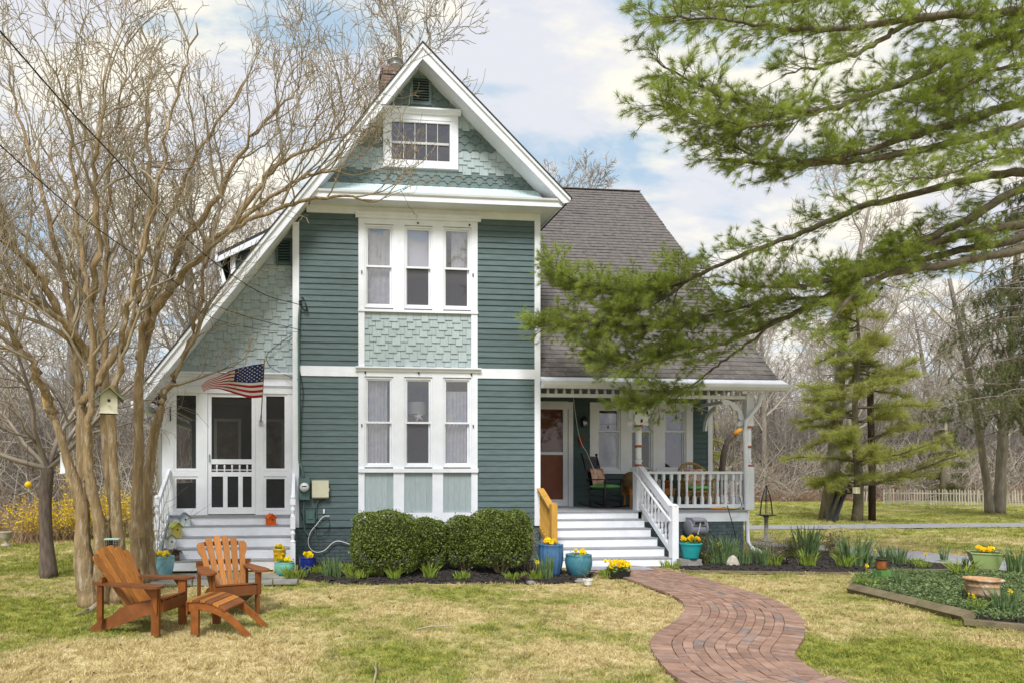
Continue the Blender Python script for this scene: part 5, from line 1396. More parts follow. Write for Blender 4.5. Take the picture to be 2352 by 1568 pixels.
for k in range(3): obj('wire_loop', MB().tube(catmull([ends + Vector((.0 + .02*k,-.02*k,.12)), ends + Vector((.09,-.04,.02)), ends + Vector((.10 + .02*k,-.02,-.16)), ends + Vector((.0,-.03,-.05)), ends + Vector((-.03,-.02,.04))], 5), .007, 5), CABLE, ins, True)
obj('insulator', MB().lathe([(.02,0),(.03,.02),(.02,.04),(.03,.06),(.015,.08)], (ends.x, ends.y, ends.z - .03), 10), IRON, ins)

# ------------------------------------------------------------------ on the porch
FZ = ZF
rp_ = at(1388, 1150, 14.05)
rc = thing('rocking_chair', (rp_.x, 14.05, FZ), 'black wooden rocking chair on the porch', 'chair', None, R(24))
for s in (-1, 1):
    rk = MB(); pts = []
    for k in range(9):
        y = lerp(-.45, .50, k/8); pts.append((y, .012 + .30*(y + .02)**2))
    rk.prism([(y, z) for y, z in pts] + [(y, z + .035) for y, z in pts[::-1]], 'x', s*.25 - .014, s*.25 + .014)
    obj('rocker', rk, BLACK, rc)
    obj('front_leg', MB().tube([(s*.25,-.24,.045),(s*.25,-.24,.62)], .021, 8), BLACK, rc, True)
    obj('back_post', MB().tube([(s*.22,.19,.04),(s*.22,.22,.42),(s*.225,.30,.80),(s*.23,.42,1.16)], [.022,.022,.02,.018], 8).sphere((s*.23,.425,1.19), .032, 8, 6), BLACK, rc, True)
    obj('arm', MB().bar((s*.255,.25,.63),(s*.275,-.30,.635), .075, .022), BLACK, rc)
    for z in (.16, .27): obj('stretcher', MB().tube([(s*.25,-.24,z),(s*.22,.20,z+.02)], .010, 6), BLACK, rc)
for k in range(9): obj('back_slat', MB().bar((lerp(-.18,.18,k/8),.235,.46),(lerp(-.19,.19,k/8),.405,1.10), .038, .010), BLACK, rc)
for (y, z) in ((.232,.45),(.30,.78),(.41,1.12)): obj('back_rail', MB().bar((-.22,y,z),(.22,y,z), .022, .06), BLACK, rc)
obj('seat', MB().box(-.27,.27,-.27,.24,.405,.43), BLACK, rc)
for z in (.14,.22,.30): obj('stretcher', MB().tube([(-.25,-.24,z),(.25,-.24,z)], .011, 6), BLACK, rc)
def pillow_mesh(w, h, t, mat, name, n=10):
    V = []; 
    for sgn in (1, -1):
        for j in range(n+1):
            for i in range(n+1):
                u, v = 2*i/n - 1, 2*j/n - 1
                e = ((1 - u**4)*(1 - v**4))**.5
                V.append((u*w/2*(1 - .06*(1-abs(v))), sgn*t/2*e + .0, v*h/2*(1 - .06*(1 - abs(u)))))
    N_ = (n+1)**2
    Fc = []
    for s in (0, 1):
        for j in range(n):
            for i in range(n):
                q = [s*N_ + j*(n+1)+i, s*N_ + j*(n+1)+i+1, s*N_ + (j+1)*(n+1)+i+1, s*N_ + (j+1)*(n+1)+i]
                Fc.append(tuple(q) if s else tuple(q[::-1]))
    return MB().add(V, Fc).mesh(name, mat, True)
FLORAL = M('coral_print_fabric', (0.60,0.44,0.33), .9, .1, 9, dirt=((0.48,0.045,0.025), 11, .50))
MINT = M('green_cushion_fabric', (0.16,0.42,0.14), .9, .12, 6)
def local(o, v): return Matrix.Translation(o.location) @ Matrix.Rotation(o.rotation_euler.z, 4, 'Z') @ Vector(v)
def cushion(name, me, base, off, rx, label, cat):
    o = obj(name, me, None); o.location = local(base, off); o.rotation_euler = (rx, 0, base.rotation_euler.z); return tag(o, label, cat)
cushion('seat_cushion', pillow_mesh(.50,.50,.11,MINT,'seat_cushion'), rc, (0,-.02,.475), R(90), 'mint green tufted cushion on the rocking chair seat', 'cushion')
cushion('pillow', pillow_mesh(.40,.38,.13,FLORAL,'pillow'), rc, (0,.18,.70), R(-14), 'coral print pillow leaning on the rocking chair back', 'pillow')
# bench table
TBL = M('honey_pine', (0.40,0.17,0.04), .45, .15, 4, stretch=(.5,3,3))
tb = at(1489, 1100, 14.35)
bt = thing('bench_table', (tb.x, 14.35, FZ), 'long honey pine bench table on the porch behind the railing', 'table')
obj('top', MB().box(-.56,.56,-.19,.19,.40,.43), TBL, bt); obj('apron', MB().box(-.53,.53,-.175,-.155,.29,.398), TBL, bt); obj('apron', MB().box(-.53,.53,.155,.175,.29,.398), TBL, bt)
for sx in (-1,1):
    for sy in (-1,1): obj('leg', MB().box(sx*.49-.022,sx*.49+.022,sy*.14-.022,sy*.14+.022,0,.289), TBL, bt)
tpz = FZ + .43
t_ = at(1532, 1100, 14.3); fp = thing('flower_pot', (t_.x, 14.3, tpz), 'small red clay pot on the bench table', 'planter')
obj('pot', MB().lathe([(0.001,0),(.07,0),(.09,.14),(.1,.145),(.1,.18),(.085,.18),(.08,.14)], (0,0,0), 18, cap=False), M('red_clay', (0.30,0.075,0.03), .8, .15, 6), fp, True)
V, Fc = leaf_cloud(RNG.normal(size=(60,3))*[.07,.07,.05] + [0,0,.24], .035); obj('foliage', np_mesh('foliage', V, Fc, LEAF_DK), None, fp)
t_ = at(1512, 1100, 14.3); jar = thing('lantern', (t_.x, 14.3, tpz), 'small white lantern beside the red clay pot', 'lantern')
obj('body', MB().lathe([(.06,0),(.065,.02),(.055,.03),(.055,.16),(.065,.17),(.04,.20),(.012,.22)], (0,0,0), 12), M('pale_lantern', (0.45,0.45,0.43), .4, .1, 8), jar, True)
obj('handle', MB().tube([(-.05,0,.17),(-.04,0,.25),(0,0,.28),(.04,0,.25),(.05,0,.17)], .004, 5), STEEL, jar)
# woven basket with hanging fringe
WICK_DK = M('brown_wicker', (0.20,0.125,0.06), .8, .3, 20, bump=.6, bscale=60)
t_ = at(1448, 1100, 14.25); bk = thing('woven_basket', (t_.x, 14.25, tpz), 'brown woven basket on the bench table behind the porch post', 'basket')
obj('body', MB().lathe([(0.001,.0),(.13,0),(.16,.08),(.17,.18),(.15,.27),(.10,.34),(.04,.37),(.001,.375)], (0,0,0), 40, (20,.03), cap=False), WICK_DK, bk, True)
fm = MB()
for k in range(36):
    a = 2*math.pi*k/36; fm.tube([(.165*math.cos(a),.165*math.sin(a),.22),(.178*math.cos(a),.178*math.sin(a),.14),(.172*math.cos(a + .1),.172*math.sin(a + .1),.06)], .006, 4)
obj('fringe', fm, WICK_DK, bk)
t_ = at(1494, 1080, 14.35); dk = thing('dried_flowers', (t_.x, 14.4, tpz), 'bunch of dried brown flowers on the bench table', 'flowers')
dm_ = MB()
for k in range(26):
    a = random.uniform(0,6.28); r = random.uniform(.02,.13); dm_.tube([(0,0,.0),(r*.4*math.cos(a),r*.4*math.sin(a),.2),(r*math.cos(a),r*math.sin(a),random.uniform(.30,.40))], .004, 4)
obj('stems', dm_, WICK_DK, dk)
V, Fc = leaf_cloud(RNG.normal(size=(130,3))*[.075,.075,.04] + [0,0,.38], .02); obj('blooms', np_mesh('blooms', V, Fc, M('dried_bloom', (0.33,0.20,0.10), .9, .35, 20)), None, dk)
# wicker armchair
WICK = M('honey_wicker', (0.42,0.27,0.10), .7, .3, 25, bump=.6, bscale=70)
wp = at(1600, 1100, 14.15)
wc = thing('wicker_chair', (wp.x, 14.15, FZ), 'honey coloured wicker armchair behind the porch railing', 'chair', None, R(-8))
n = 22; rib = MB(); bandm = MB()
def shell(a, z):   # plan curve: half circle at the back, arms to the front
    x = .36*math.cos(a); y = .30*math.sin(a); return Vector((x, y + .05, z))
tops = []
for k in range(n + 1):
    a = lerp(-.62, math.pi + .62, k/n); h = .62 + .38*max(0, math.sin(a))**1.2
    tops.append(shell(a, h)); rib.tube([shell(a, .38), shell(a, h)], .009, 5)
obj('back_ribs', rib, WICK, wc)
obj('top_roll', MB().tube(catmull(tops, 3), .032, 8), WICK, wc, True)
for z in (.44,.52,.60): bandm.tube([shell(lerp(-.62, math.pi+.62, k/n), z) for k in range(n+1)], .008, 5)
for z in (.70,.80,.90): bandm.tube([shell(lerp(.25 + (z-.7), math.pi - .25 - (z-.7), k/n), z) for k in range(n+1)], .008, 5)
obj('weave_bands', bandm, WICK, wc)
obj('seat', MB().lathe([(.31,.33),(.34,.36),(.34,.39),(.001,.39)], (0,0.02,0), 24), WICK, wc)
for sx in (-1,1):
    for y in (-.26,.24): obj('leg', MB().tube([(sx*.29,y,0),(sx*.30,y,.36)], .024, 8), WICK, wc, True)
    obj('arm', MB().tube([(sx*.33,-.28,.02),(sx*.345,-.30,.40),(sx*.355,-.28,.60),(sx*.35,-.12,.65)], .028, 8), WICK, wc, True)
sk_ = MB()
for k in range(15): x = lerp(-.27,.27,k/14); sk_.tube([(x,-.275,.34),(x + .02,-.285,.2 + .08*abs(k-7)/7 - .02)], .007, 4)
for k in range(9): sk_.tube([(.315,lerp(-.25,.2,k/8),.34),(.315,lerp(-.25,.2,k/8),.16)], .007, 4); sk_.tube([(-.315,lerp(-.25,.2,k/8),.34),(-.315,lerp(-.25,.2,k/8),.16)], .007, 4)
sk_.tube(catmull([Vector((-.28,-.285,.12)), Vector((-.14,-.285,.24)), Vector((0,-.285,.27)), Vector((.14,-.285,.24)), Vector((.28,-.285,.12))], 5), .012, 5)
obj('skirt', sk_, WICK, wc)
cushion('seat_cushion', pillow_mesh(.50,.48,.11,MINT,'seat_cushion'), wc, (0,-.03,.44), R(90), 'mint green cushion on the wicker armchair', 'cushion')
cushion('pillow', pillow_mesh(.44,.40,.13,FLORAL,'pillow'), wc, (.02,.17,.68), R(-12), 'coral print pillow on the wicker armchair', 'pillow')
# lantern, plaque, cord, string lights, ornaments
p = at(1340, 970, YW - .08); wl = thing('wall_lantern', tuple(p), 'glass wall lantern beside the front door', 'lamp', world_built=True)
obj('back_plate', MB().box(p.x-.04,p.x+.04,YW-.022,YW-.01,p.z-.1,p.z+.12), BLACK, wl)
obj('cap', MB().lathe([(.11,0),(.10,.02),(.03,.05),(.01,.09)], (p.x, p.y-.05, p.z + .08), 14), BLACK, wl, True)
obj('glass', MB().lathe([(.05,0),(.075,.03),(.07,.14),(.06,.17)], (p.x, p.y-.05, p.z-.09), 14), glass_mat('lantern_glass', (.75,.75,.72)), wl, True)
obj('bulb', MB().sphere((p.x, p.y-.05, p.z-.02), .028, 8, 6, (1,1,1.6)), M('frosted_bulb', (0.7,0.68,0.6), .3, .03, 4), wl, True)
a = at(1334.5, 1013, YW - .03); sh = MB()
pts = [(0,.13),(.05,.12),(.06,.06),(.03,.02),(.06,-.03),(.04,-.10),(-.02,-.14),(-.05,-.10),(-.01,-.06),(-.05,-.02),(-.06,.05),(-.09,.07),(-.06,.10)]
sh.prism([(a.x + x, a.z + z) for x, z in pts][::-1], 'y', YW - .045, YW - .026)
tag(obj('wall_plaque', sh, M('rust_red_plaque', (0.22,0.035,0.02), .6, .2, 8)), 'rust red shaped plaque hanging on the porch wall', 'plaque')
cable('extension_cord', [at(1317,912,14.6), at(1321,945,14.6), at(1327,985,14.5), at(1336,1018,14.4), at(1348,1038,14.35), at(1356,1058,14.2), at(1368,1085,14.1)], .006, WHITE, 'white extension cord hanging from the porch ceiling to the rocking chair', 'cord')
sl = [at(1478,940,13.6), at(1497,946,13.6), at(1530,950,13.7), at(1560,946,13.9), at(1590,932,14.3), at(1630,945,14.7)]
sg = thing('string_lights', tuple(sl[2]), 'string of small clear bulbs under the porch ceiling', 'string lights', world_built=True)
obj('wire', MB().tube(catmull(sl, 6), .005, 5), WHITE, sg)
for (px, py, y) in ((1497,948,13.6),(1524,952,13.7),(1560,948,13.9),(1590,934,14.3),(1612,941,14.5)):
    q = at(px, py, y); obj('bulb', MB().lathe([(.010,0),(.010,-.03),(.026,-.06),(.022,-.09),(.001,-.10)][::-1], tuple(q), 8), M('clear_bulb', (0.55,0.55,0.5), .1, .05, 3, spec=.8), sg, True)
def starfish(p, r, mat, label):
    m = MB(); pts = []
    for k in range(10):
        a = math.pi/2 + math.pi*k/5 + .2; rr = r if k % 2 == 0 else r*.26
        pts.append((p.x + rr*math.cos(a), p.z + rr*math.sin(a)))
    m.prism(pts[::-1], 'y', p.y - .008, p.y + .008); return tag(obj('starfish', m, mat), label, 'starfish')
SF = M('pale_starfish', (0.72,0.70,0.64), .8, .08, 9)
starfish(at(962, 955, YF + .09), .115, SF, 'white starfish in the middle ground-floor front window')
starfish(at(1545, 979, YW + .08), .11, SF, 'white starfish hanging in the right-hand porch window')
q = at(958, 935, YF + .30); lp = thing('table_lamp', tuple(q), 'pale drum lampshade behind the middle ground-floor window', 'lamp', world_built=True)
obj('lamp_shade', MB().lathe([(.20,0),(.19,.24)], (q.x, q.y + .1, q.z - .13), 20, cap=False), M('linen_shade', (0.62,0.60,0.54), .9, .05, 6, transl=.3), lp, True)
obj('stem', MB().tube([(q.x, q.y + .1, q.z - .6),(q.x, q.y + .1, q.z - .1)], .03, 8), STEEL, lp)
# hose reel on the foundation
h0 = at(1600, 1205, 12.92); HG = M('grey_plastic', (0.255,0.265,0.31), .5, .08, 5)
hr = thing('hose_reel', tuple(h0), 'grey plastic hose reel mounted on the porch foundation', 'hose reel', world_built=True)
dr_ = obj('drum', MB().lathe([(.001,-.15),(.13,-.15),(.13,.15),(.001,.15)], (0,0,0), 24), HG, hr, False); dr_.rotation_euler = (0, R(90), 0); dr_.location = (h0.x - .02, h0.y, h0.z - .07)
for s in (-.155, .17):
    o = obj('side_disc', MB().lathe([(.001,-.022),(.15,-.022),(.165,-.01),(.165,.01),(.14,.022),(.10,.015),(.001,.02)], (0,0,0), 28), HG, hr, True); o.rotation_euler = (0, R(90), 0); o.location = (h0.x - .02 + s, h0.y, h0.z - .05)
obj('housing', MB().prism([(h0.y - .15, h0.z + .0), (h0.y - .17, h0.z + .11), (h0.y - .10, h0.z + .155), (h0.y + .12, h0.z + .155), (h0.y + .12, h0.z + .0)][::-1], 'x', h0.x - .165, h0.x + .12), HG, hr)
obj('slot', MB().box(h0.x - .13, h0.x + .06, h0.y - .176, h0.y - .160, h0.z + .035, h0.z + .085), BLACK, hr)
obj('hose_end', MB().tube([(h0.x - .03, h0.y - .18, h0.z + .06), (h0.x - .06, h0.y - .2, h0.z - .05), (h0.x - .10, h0.y - .2, h0.z - .17)], .012, 6), M('pale_hose', (0.45,0.45,0.44), .5, .05, 5), hr)
obj('mount', MB().box(h0.x - .06, h0.x + .04, h0.y + .121, 13.17, h0.z - .12, h0.z + .12), HG, hr)
# iron garden stakes leaning on the porch
for pts, lb in (([at(1670.5,1160,12.95), at(1686,1215,12.9), at(1700,1272,12.85)], 'tall black iron garden stake leaning against the porch skirt'),
                ([at(1619,1199,12.9), at(1632,1205,12.88), at(1624,1215,12.88), at(1650,1240,12.86), at(1683,1285,12.8)], 'bent black iron stake slanting down from the hose reel'),
                ([at(1699,1140,13.05), at(1704,1160,13.0), at(1700,1166,12.98), at(1676,1170,12.95)], 'short hooked iron rod at the edge of the porch floor')):
    o = obj('garden_stake', MB().tube(pts, .009, 6), IRON); tag(o, lb, 'stake', 'black iron stakes')
a, b_ = at(1632, 1161.5, 13.2), at(1667, 1158.5, 13.2)
a.z = b_.z = ZF + .028
tag(obj('wooden_mallet', MB().tube([a, a.lerp(b_,.75), a.lerp(b_,.80), b_], [.018,.020,.034,.036], 10), M('orange_wood', (0.50,0.20,0.03), .5, .2, 6), None, True), 'short orange wooden mallet on the porch floor edge', 'mallet')
# bird bath with a black wire obelisk beyond the porch end
q = at(1760, 1181, 16.2); bb = thing('bird_bath', (q.x, 16.2, 0), 'shallow bird bath under a black wire obelisk beyond the porch', 'bird bath')
obj('basin', MB().lathe([(.05,0),(.24,.03),(.25,.045),(.22,.045),(.001,.02)], (0,0,q.z - .045), 24), IRON, bb, True)
obj('pedestal', MB().lathe([(.16,0),(.15,.04),(.05,.10),(.045,q.z - .1),(.07,q.z - .045)], (0,0,0), 14), CONC, bb, True)
for k in range(6):
    a = 2*math.pi*k/6; obj('wire', MB().tube([(.16*math.cos(a),.16*math.sin(a),q.z),(.12*math.cos(a),.12*math.sin(a),q.z+.38),(.012*math.cos(a),.012*math.sin(a),q.z+.76)], .008, 5), IRON, bb)
obj('ring', MB().tube([(.118*math.cos(2*math.pi*k/12),.118*math.sin(2*math.pi*k/12),q.z+.38) for k in range(13)], .006, 5), IRON, bb)
# stone urn at the left edge of the lawn
q = gp(14, 1254); un = thing('stone_urn', (q.x, q.y, 0), 'weathered stone urn on the lawn near the yellow shrubs', 'urn')
obj('body', MB().lathe([(.11,0),(.11,.05),(.05,.08),(.045,.13),(.08,.18),(.12,.24),(.12,.30),(.15,.34),(.155,.36),(.12,.35),(.001,.33)], (0,0,0), 20), M('mossy_stone', (0.33,0.30,0.24), .95, .25, 8, bump=.4), un, True)
for s in (-1,1): obj('handle', MB().tube([(s*.115,0,.22),(s*.15,0,.25),(s*.15,0,.29),(s*.12,0,.30)], .012, 6), MATS['mossy_stone'], un)
# pale rock in the mulch
q = gp(1683, 1300); m = MB().sphere((0,0,0), 1, 10, 7, (.13,.09,.16))
for i, v in enumerate(m.v): m.v[i] = (v[0]*(1 - .5*max(0, v[2])/.16)*random.uniform(.9,1.1), v[1]*random.uniform(.9,1.1), v[2] + .06)
o = obj('rock', m, M('pale_rock', (0.42,0.39,0.32), .95, .2, 7, bump=.5)); o.location = q; tag(o, 'pale pointed rock in the mulch bed beside the porch', 'rock')
# ------------------------------------------------------------------ trees and plants
class Twigs:
    """tapered branches, built in one go"""
    def __init__(s): s.g = {}
    def add(s, pts, rad): s.g.setdefault(len(pts), []).append((pts, rad))
    def mesh(s, name, mat, sides=4, smooth=True):
        Vs = []; Fs = []; base = 0
        for n, lst in s.g.items():
            P = np.array([a for a, _ in lst], np.float64); Rr = np.array([b for _, b in lst], np.float64)
            T = np.empty_like(P); T[:,1:-1] = P[:,2:] - P[:,:-2]; T[:,0] = P[:,1]-P[:,0]; T[:,-1] = P[:,-1]-P[:,-2]
            T /= np.maximum(np.linalg.norm(T, axis=2, keepdims=True), 1e-9)
            ref = np.where(np.abs(T[:,:1,2:3]) > .9, np.array([1.0,.1,0]), np.array([.1,.05,1.0]))
            A = np.cross(T, np.broadcast_to(ref, T.shape)); A /= np.maximum(np.linalg.norm(A, axis=2, keepdims=True), 1e-9)
            B = np.cross(T, A)
            k = np.arange(sides) * 2*math.pi/sides
            V = P[:,:,None,:] + Rr[:,:,None,None]*(A[:,:,None,:]*np.cos(k)[None,None,:,None] + B[:,:,None,:]*np.sin(k)[None,None,:,None])
            m = len(lst); Vs.append(V.reshape(-1,3))
            i0 = base + (np.arange(m)[:,None,None]*n*sides + np.arange(n-1)[None,:,None]*sides + np.arange(sides)[None,None,:])
            i1 = base + (np.arange(m)[:,None,None]*n*sides + np.arange(n-1)[None,:,None]*sides + ((np.arange(sides)+1)%sides)[None,None,:])
            Fs.append(np.stack([i0, i1, i1+sides, i0+sides], -1).reshape(-1,4)); base += m*n*sides
        return np_mesh(name, np.concatenate(Vs), np.concatenate(Fs), mat, smooth)
rnd = random.Random(5)
def unit(v):
    l = math.sqrt(v[0]*v[0]+v[1]*v[1]+v[2]*v[2]) or 1e-9; return (v[0]/l, v[1]/l, v[2]/l)
def side_dir(d, ang, r=rnd):
    """d turned by ang about a random axis"""
    a = unit((r.gauss(0,1), r.gauss(0,1), r.gauss(0,1)))
    dt = a[0]*d[0]+a[1]*d[1]+a[2]*d[2]
    p = unit((a[0]-dt*d[0], a[1]-dt*d[1], a[2]-dt*d[2]))
    c, s = math.cos(ang), math.sin(ang)
    return (d[0]*c+p[0]*s, d[1]*c+p[1]*s, d[2]*c+p[2]*s)
def walk(p, d, L, n, wob, lift):
    pts = [p]; st = L/n
    for i in range(n):
        d = unit((d[0]+rnd.gauss(0,wob), d[1]+rnd.gauss(0,wob), d[2]+rnd.gauss(0,wob)+lift))
        p = (p[0]+d[0]*st, p[1]+d[1]*st, p[2]+d[2]*st); pts.append(p)
    return pts, d
def grow(tw, p, d, L, r, lv, cfg):
    """cfg[lv] = (segments, wobble, lift, children, child length ratio, angle lo, angle hi)"""
    n, wob, lift, nc, lr, a0, a1 = cfg[lv]
    pts, de = walk(p, d, L, n, wob, lift)
    rt = max(cfg['rmin']*.7, r * (.32 if lv + 1 < cfg['n'] else .5))
    rad = [r + (rt - r)*i/n for i in range(n+1)]
    tw.add(pts, rad)
    if lv + 1 >= cfg['n']: return
    for k in range(nc):
        t = rnd.uniform(.22, 1.0) if k else 1.0
        i = min(n-1, int(t*n)); u = t*n - i
        q = tuple(pts[i][j] + (pts[i+1][j]-pts[i][j])*u for j in range(3))
        dd = unit(tuple(pts[i+1][j]-pts[i][j] for j in range(3)))
        grow(tw, q, side_dir(dd, rnd.uniform(a0, a1) * (.5 if k == 0 else 1)), L*lr*rnd.uniform(.65,1.25)*(1.15 - .45*t), max(cfg['rmin'], (r + (rt-r)*t)*.62), lv+1, cfg)

# --- the many-stemmed bare tree on the left
BARK = M('tan_smooth_bark', (0.26,0.182,0.095), .85, .3, 5, stretch=(3,3,.55), bump=.9, bscale=16, dirt=((0.40,0.345,0.255), 7, .52))
TWIG = M('tan_twig', (0.31,0.255,0.175), .85, .3, 5, dirt=((0.20,0.20,0.10), 3, .58))
CUT = M('fresh_cut_wood', (0.62,0.40,0.12), .8, .12, 10)
bY = gp(230, 1385).y; fY = gp(332, 1338).y
STEMS = [  # (D px points with radius px), start depth, end depth
    ([(207,1392,27),(197,1330,24),(190,1250,22),(186,1160,20),(160,1074,17),(134,986,15),(114,934,13)], bY, bY-.1, 0),
    ([(120,950,11),(95,890,10),(70,830,9),(30,770,8),(-30,690,6),(-90,600,4)], bY-.1, bY-.9, 1),
    ([(188,1165,18),(191,1060,17),(186,930,15),(170,790,13),(150,650,11),(118,520,9),(78,390,7),(40,260,5),(20,140,3)], bY, bY+.5, 1),
    ([(234,1390,20),(233,1300,18),(229,1215,17),(208,1103,15),(203,990,13),(214,860,12),(206,700,11),(186,560,9),(172,420,7),(160,290,5),(150,160,3)], bY+.05, bY-.8, 1),
    ([(268,1398,23),(266,1290,17),(263,1165,16),(246,1045,16),(241,881,14),(236,720,12),(242,570,10),(248,440,8),(262,310,6),(285,180,4),(300,60,3)], bY+.1, bY+.6, 1),
    ([(276,1385,18),(274,1280,15),(266,1150,14),(257,957,13),(269,870,13),(285,760,11),(302,666,10),(332,555,8),(362,430,7),(384,300,5),(420,170,4),(455,60,3)], bY+.15, bY-1.0, 1),
    ([(325,1342,23),(318,1260,19),(315,1180,17),(319,1016,15),(323,827,13),(338,710,11),(360,600,9),(390,500,8),(440,380,6),(500,280,5),(570,180,3)], fY, fY-.6, 1),
    ([(345,1342,20),(338,1260,17),(337,1191,15),(347,1045,14),(374,915,13),(408,850,11),(440,770,9),(462,690,8),(474,600,6),(505,480,4),(540,370,3)], fY+.1, fY+.5, 1),
    ([(323,827,12),(345,735,12),(387,672,11),(450,600,10),(514,540,9),(615,488,8),(689,466,7),(790,452,5),(862,462,3)], fY, fY-1.3, 1),
    ([(170,790,10),(120,680,9),(60,600,8),(-20,530,6),(-100,470,4)], bY+.1, bY-.8, 1),
    ([(302,666,9),(336,540,8),(345,420,6),(338,270,5),(352,120,3)], bY-.4, bY+.6, 1),
    ([(206,700,9),(225,560,8),(215,430,6),(232,300,5),(240,160,3)], bY-.3, bY-.9, 1),
    ([(387,672,9),(420,560,8),(500,450,7),(560,340,5),(640,250,4),(700,190,2.5)], fY-.2, fY-.2, 1),
    ([(514,540,7),(590,440,6),(650,370,5),(740,330,4),(800,270,2.5)], fY-.7, fY-.9, 1),
    ([(450,600,7),(540,520,6),(640,440,5),(720,400,4),(790,395,2.5)], fY-.5, fY-1.2, 1),
    ([(186,930,10),(230,860,10),(290,770,9),(320,690,8),(300,560,6),(310,430,4)], bY, bY+.3, 1),
    ([(241,881,10),(190,800,9),(140,735,8),(60,690,6),(-40,660,4)], bY+.3, bY-.6, 1),
]
mt_root = gp(262, 1390)
myr = thing('bare_tree', tuple(mt_root), 'large many-stemmed bare tree with smooth tan trunks beside the entry steps', 'tree', world_built=True)
tk = Twigs(); tw = Twigs()
CFG = {'n': 4, 'rmin': .0048, 0: (9,.16,.075,5,.62,.4,.9), 1: (7,.19,.08,4,.62,.45,1.0), 2: (5,.22,.08,2,.60,.5,1.1), 3: (4,.24,.06,0,0,0,0)}
for pts, y0, y1, grow_it in STEMS:
    m = len(pts); P = []; Rr = []
    for i, (x, y, r) in enumerate(pts):
        Y = lerp(y0, y1, i/(m-1)); q = at(x, y, Y)
        if y >= 1325: q.z = max(q.z, -.03) if i else -.03
        P.append(q); Rr.append(r * Y / F)
    fine = catmull(P, 5); rr = [lerp(Rr[min(m-1, i//5)], Rr[min(m-1, i//5 + 1)], (i % 5)/5) * (1 + .07*math.sin(i*1.9)) * (.92 if i < 10 else .76 if i < 20 else .58) for i in range(len(fine))]
    fine = [q + (Vector((rnd.gauss(0,.020), rnd.gauss(0,.03), 0)) if q.z > 2.4 else Vector((rnd.gauss(0,.006), rnd.gauss(0,.006), 0))) for q in fine]
    obj('trunk', MB().tube(fine, rr, 12), BARK, myr, True)
    if not grow_it: continue
    nb = 9
    for k in range(nb):
        t = lerp(.38, 1.0, (k + rnd.random())/nb); i = min(len(fine)-2, int(t*(len(fine)-1)))
        if fine[i].z < 2.1 or (fine[i].x > -1.5 and fine[i].z < 4.9 and k % 3): continue
        d = unit(tuple(fine[i+1] - fine[i])); d = side_dir(d, rnd.uniform(.4, .95)); d = unit((d[0], d[1]*.9, d[2] + .25))
        if fine[i].x > -1.2 and fine[i].z < 4.8: d = unit((d[0]*.7, d[1]*.6 - .1, d[2] + .2))
        grow(tw, tuple(fine[i]), d, rnd.uniform(.9, 1.7)*(1.25 - .4*t), max(.015, rr[i]*.7), 0, CFG)
obj('crown', tw.mesh('crown', TWIG, 3), None, myr, kind='stuff')
for (x, y, r) in ((231,1222,.055),(246,1190,.04),(372,922,.05),(378,900,.045),(196,1100,.035),(268,1020,.035),(214,1060,.03),(324,1050,.03)):
    q = at(x, y, (fY if x > 300 else bY) - .07); obj('knot', MB().sphere(tuple(q), r, 9, 7, (1,.8,1.15)), BARK, myr, True)
obj('broken_stub', MB().tube([at(114,936,bY-.1), at(106,915,bY-.1), at(97,872,bY-.1)], [.075,.055,.008], 7), CUT, myr)
obj('roots', MB().tube([at(235,1380,bY), gp(205,1402), gp(172,1412)], [.05,.035,.012], 7).tube([at(290,1380,bY), gp(300,1402), gp(325,1412)], [.06,.035,.012], 7).tube([at(215,1375,bY), gp(190,1385), gp(178,1372)], [.04,.03,.012], 7), TWIG, myr, True)
p = at(249, 950, 8.05)
tb_ = birdhouse((p.x, p.y, p.z), .185, .15, .29, P_('cream_house_paint', (0.52,0.50,0.38)), P_('moss_roof_paint', (0.13,0.16,0.09)), 'cream birdhouse with a mossy pitched roof hung on the bare tree trunk', R(20), .07)
p = at(258, 1262, 8.3); sf = thing('suet_feeder', (p.x, p.y, p.z), 'small wire suet feeder hanging on the bare tree behind the chair', 'feeder')
m = MB()
for k in range(6):
    for s in (-.035, .035): m.box(-.07+.028*k-.0025, -.07+.028*k+.0025, s-.0025, s+.0025, 0, .125)
for k in range(5):
    for s in (-.036, .036): m.box(-.075, .075, s-.002, s+.002, .03*k, .03*k+.004)
obj('cage', m, IRON, sf); obj('cap', MB().box(-.085,.085,-.05,.05,.126,.14), M('mint_metal', (0.33,0.47,0.42), .5), sf)
p = at(150, 1088, 9.6); hf = thing('hanging_feeder', (p.x, p.y, p.z), 'white hanging tube feeder behind the left trunk of the bare tree', 'feeder')
obj('tube', MB().lathe([(.07,0),(.075,.02),(.065,.03),(.065,.28),(.08,.29),(.02,.33)], (0,0,0), 14), WHITE, hf, True); obj('hanger', MB().tube([(0,0,.33),(0,0,.62)], .004, 5), IRON, hf)

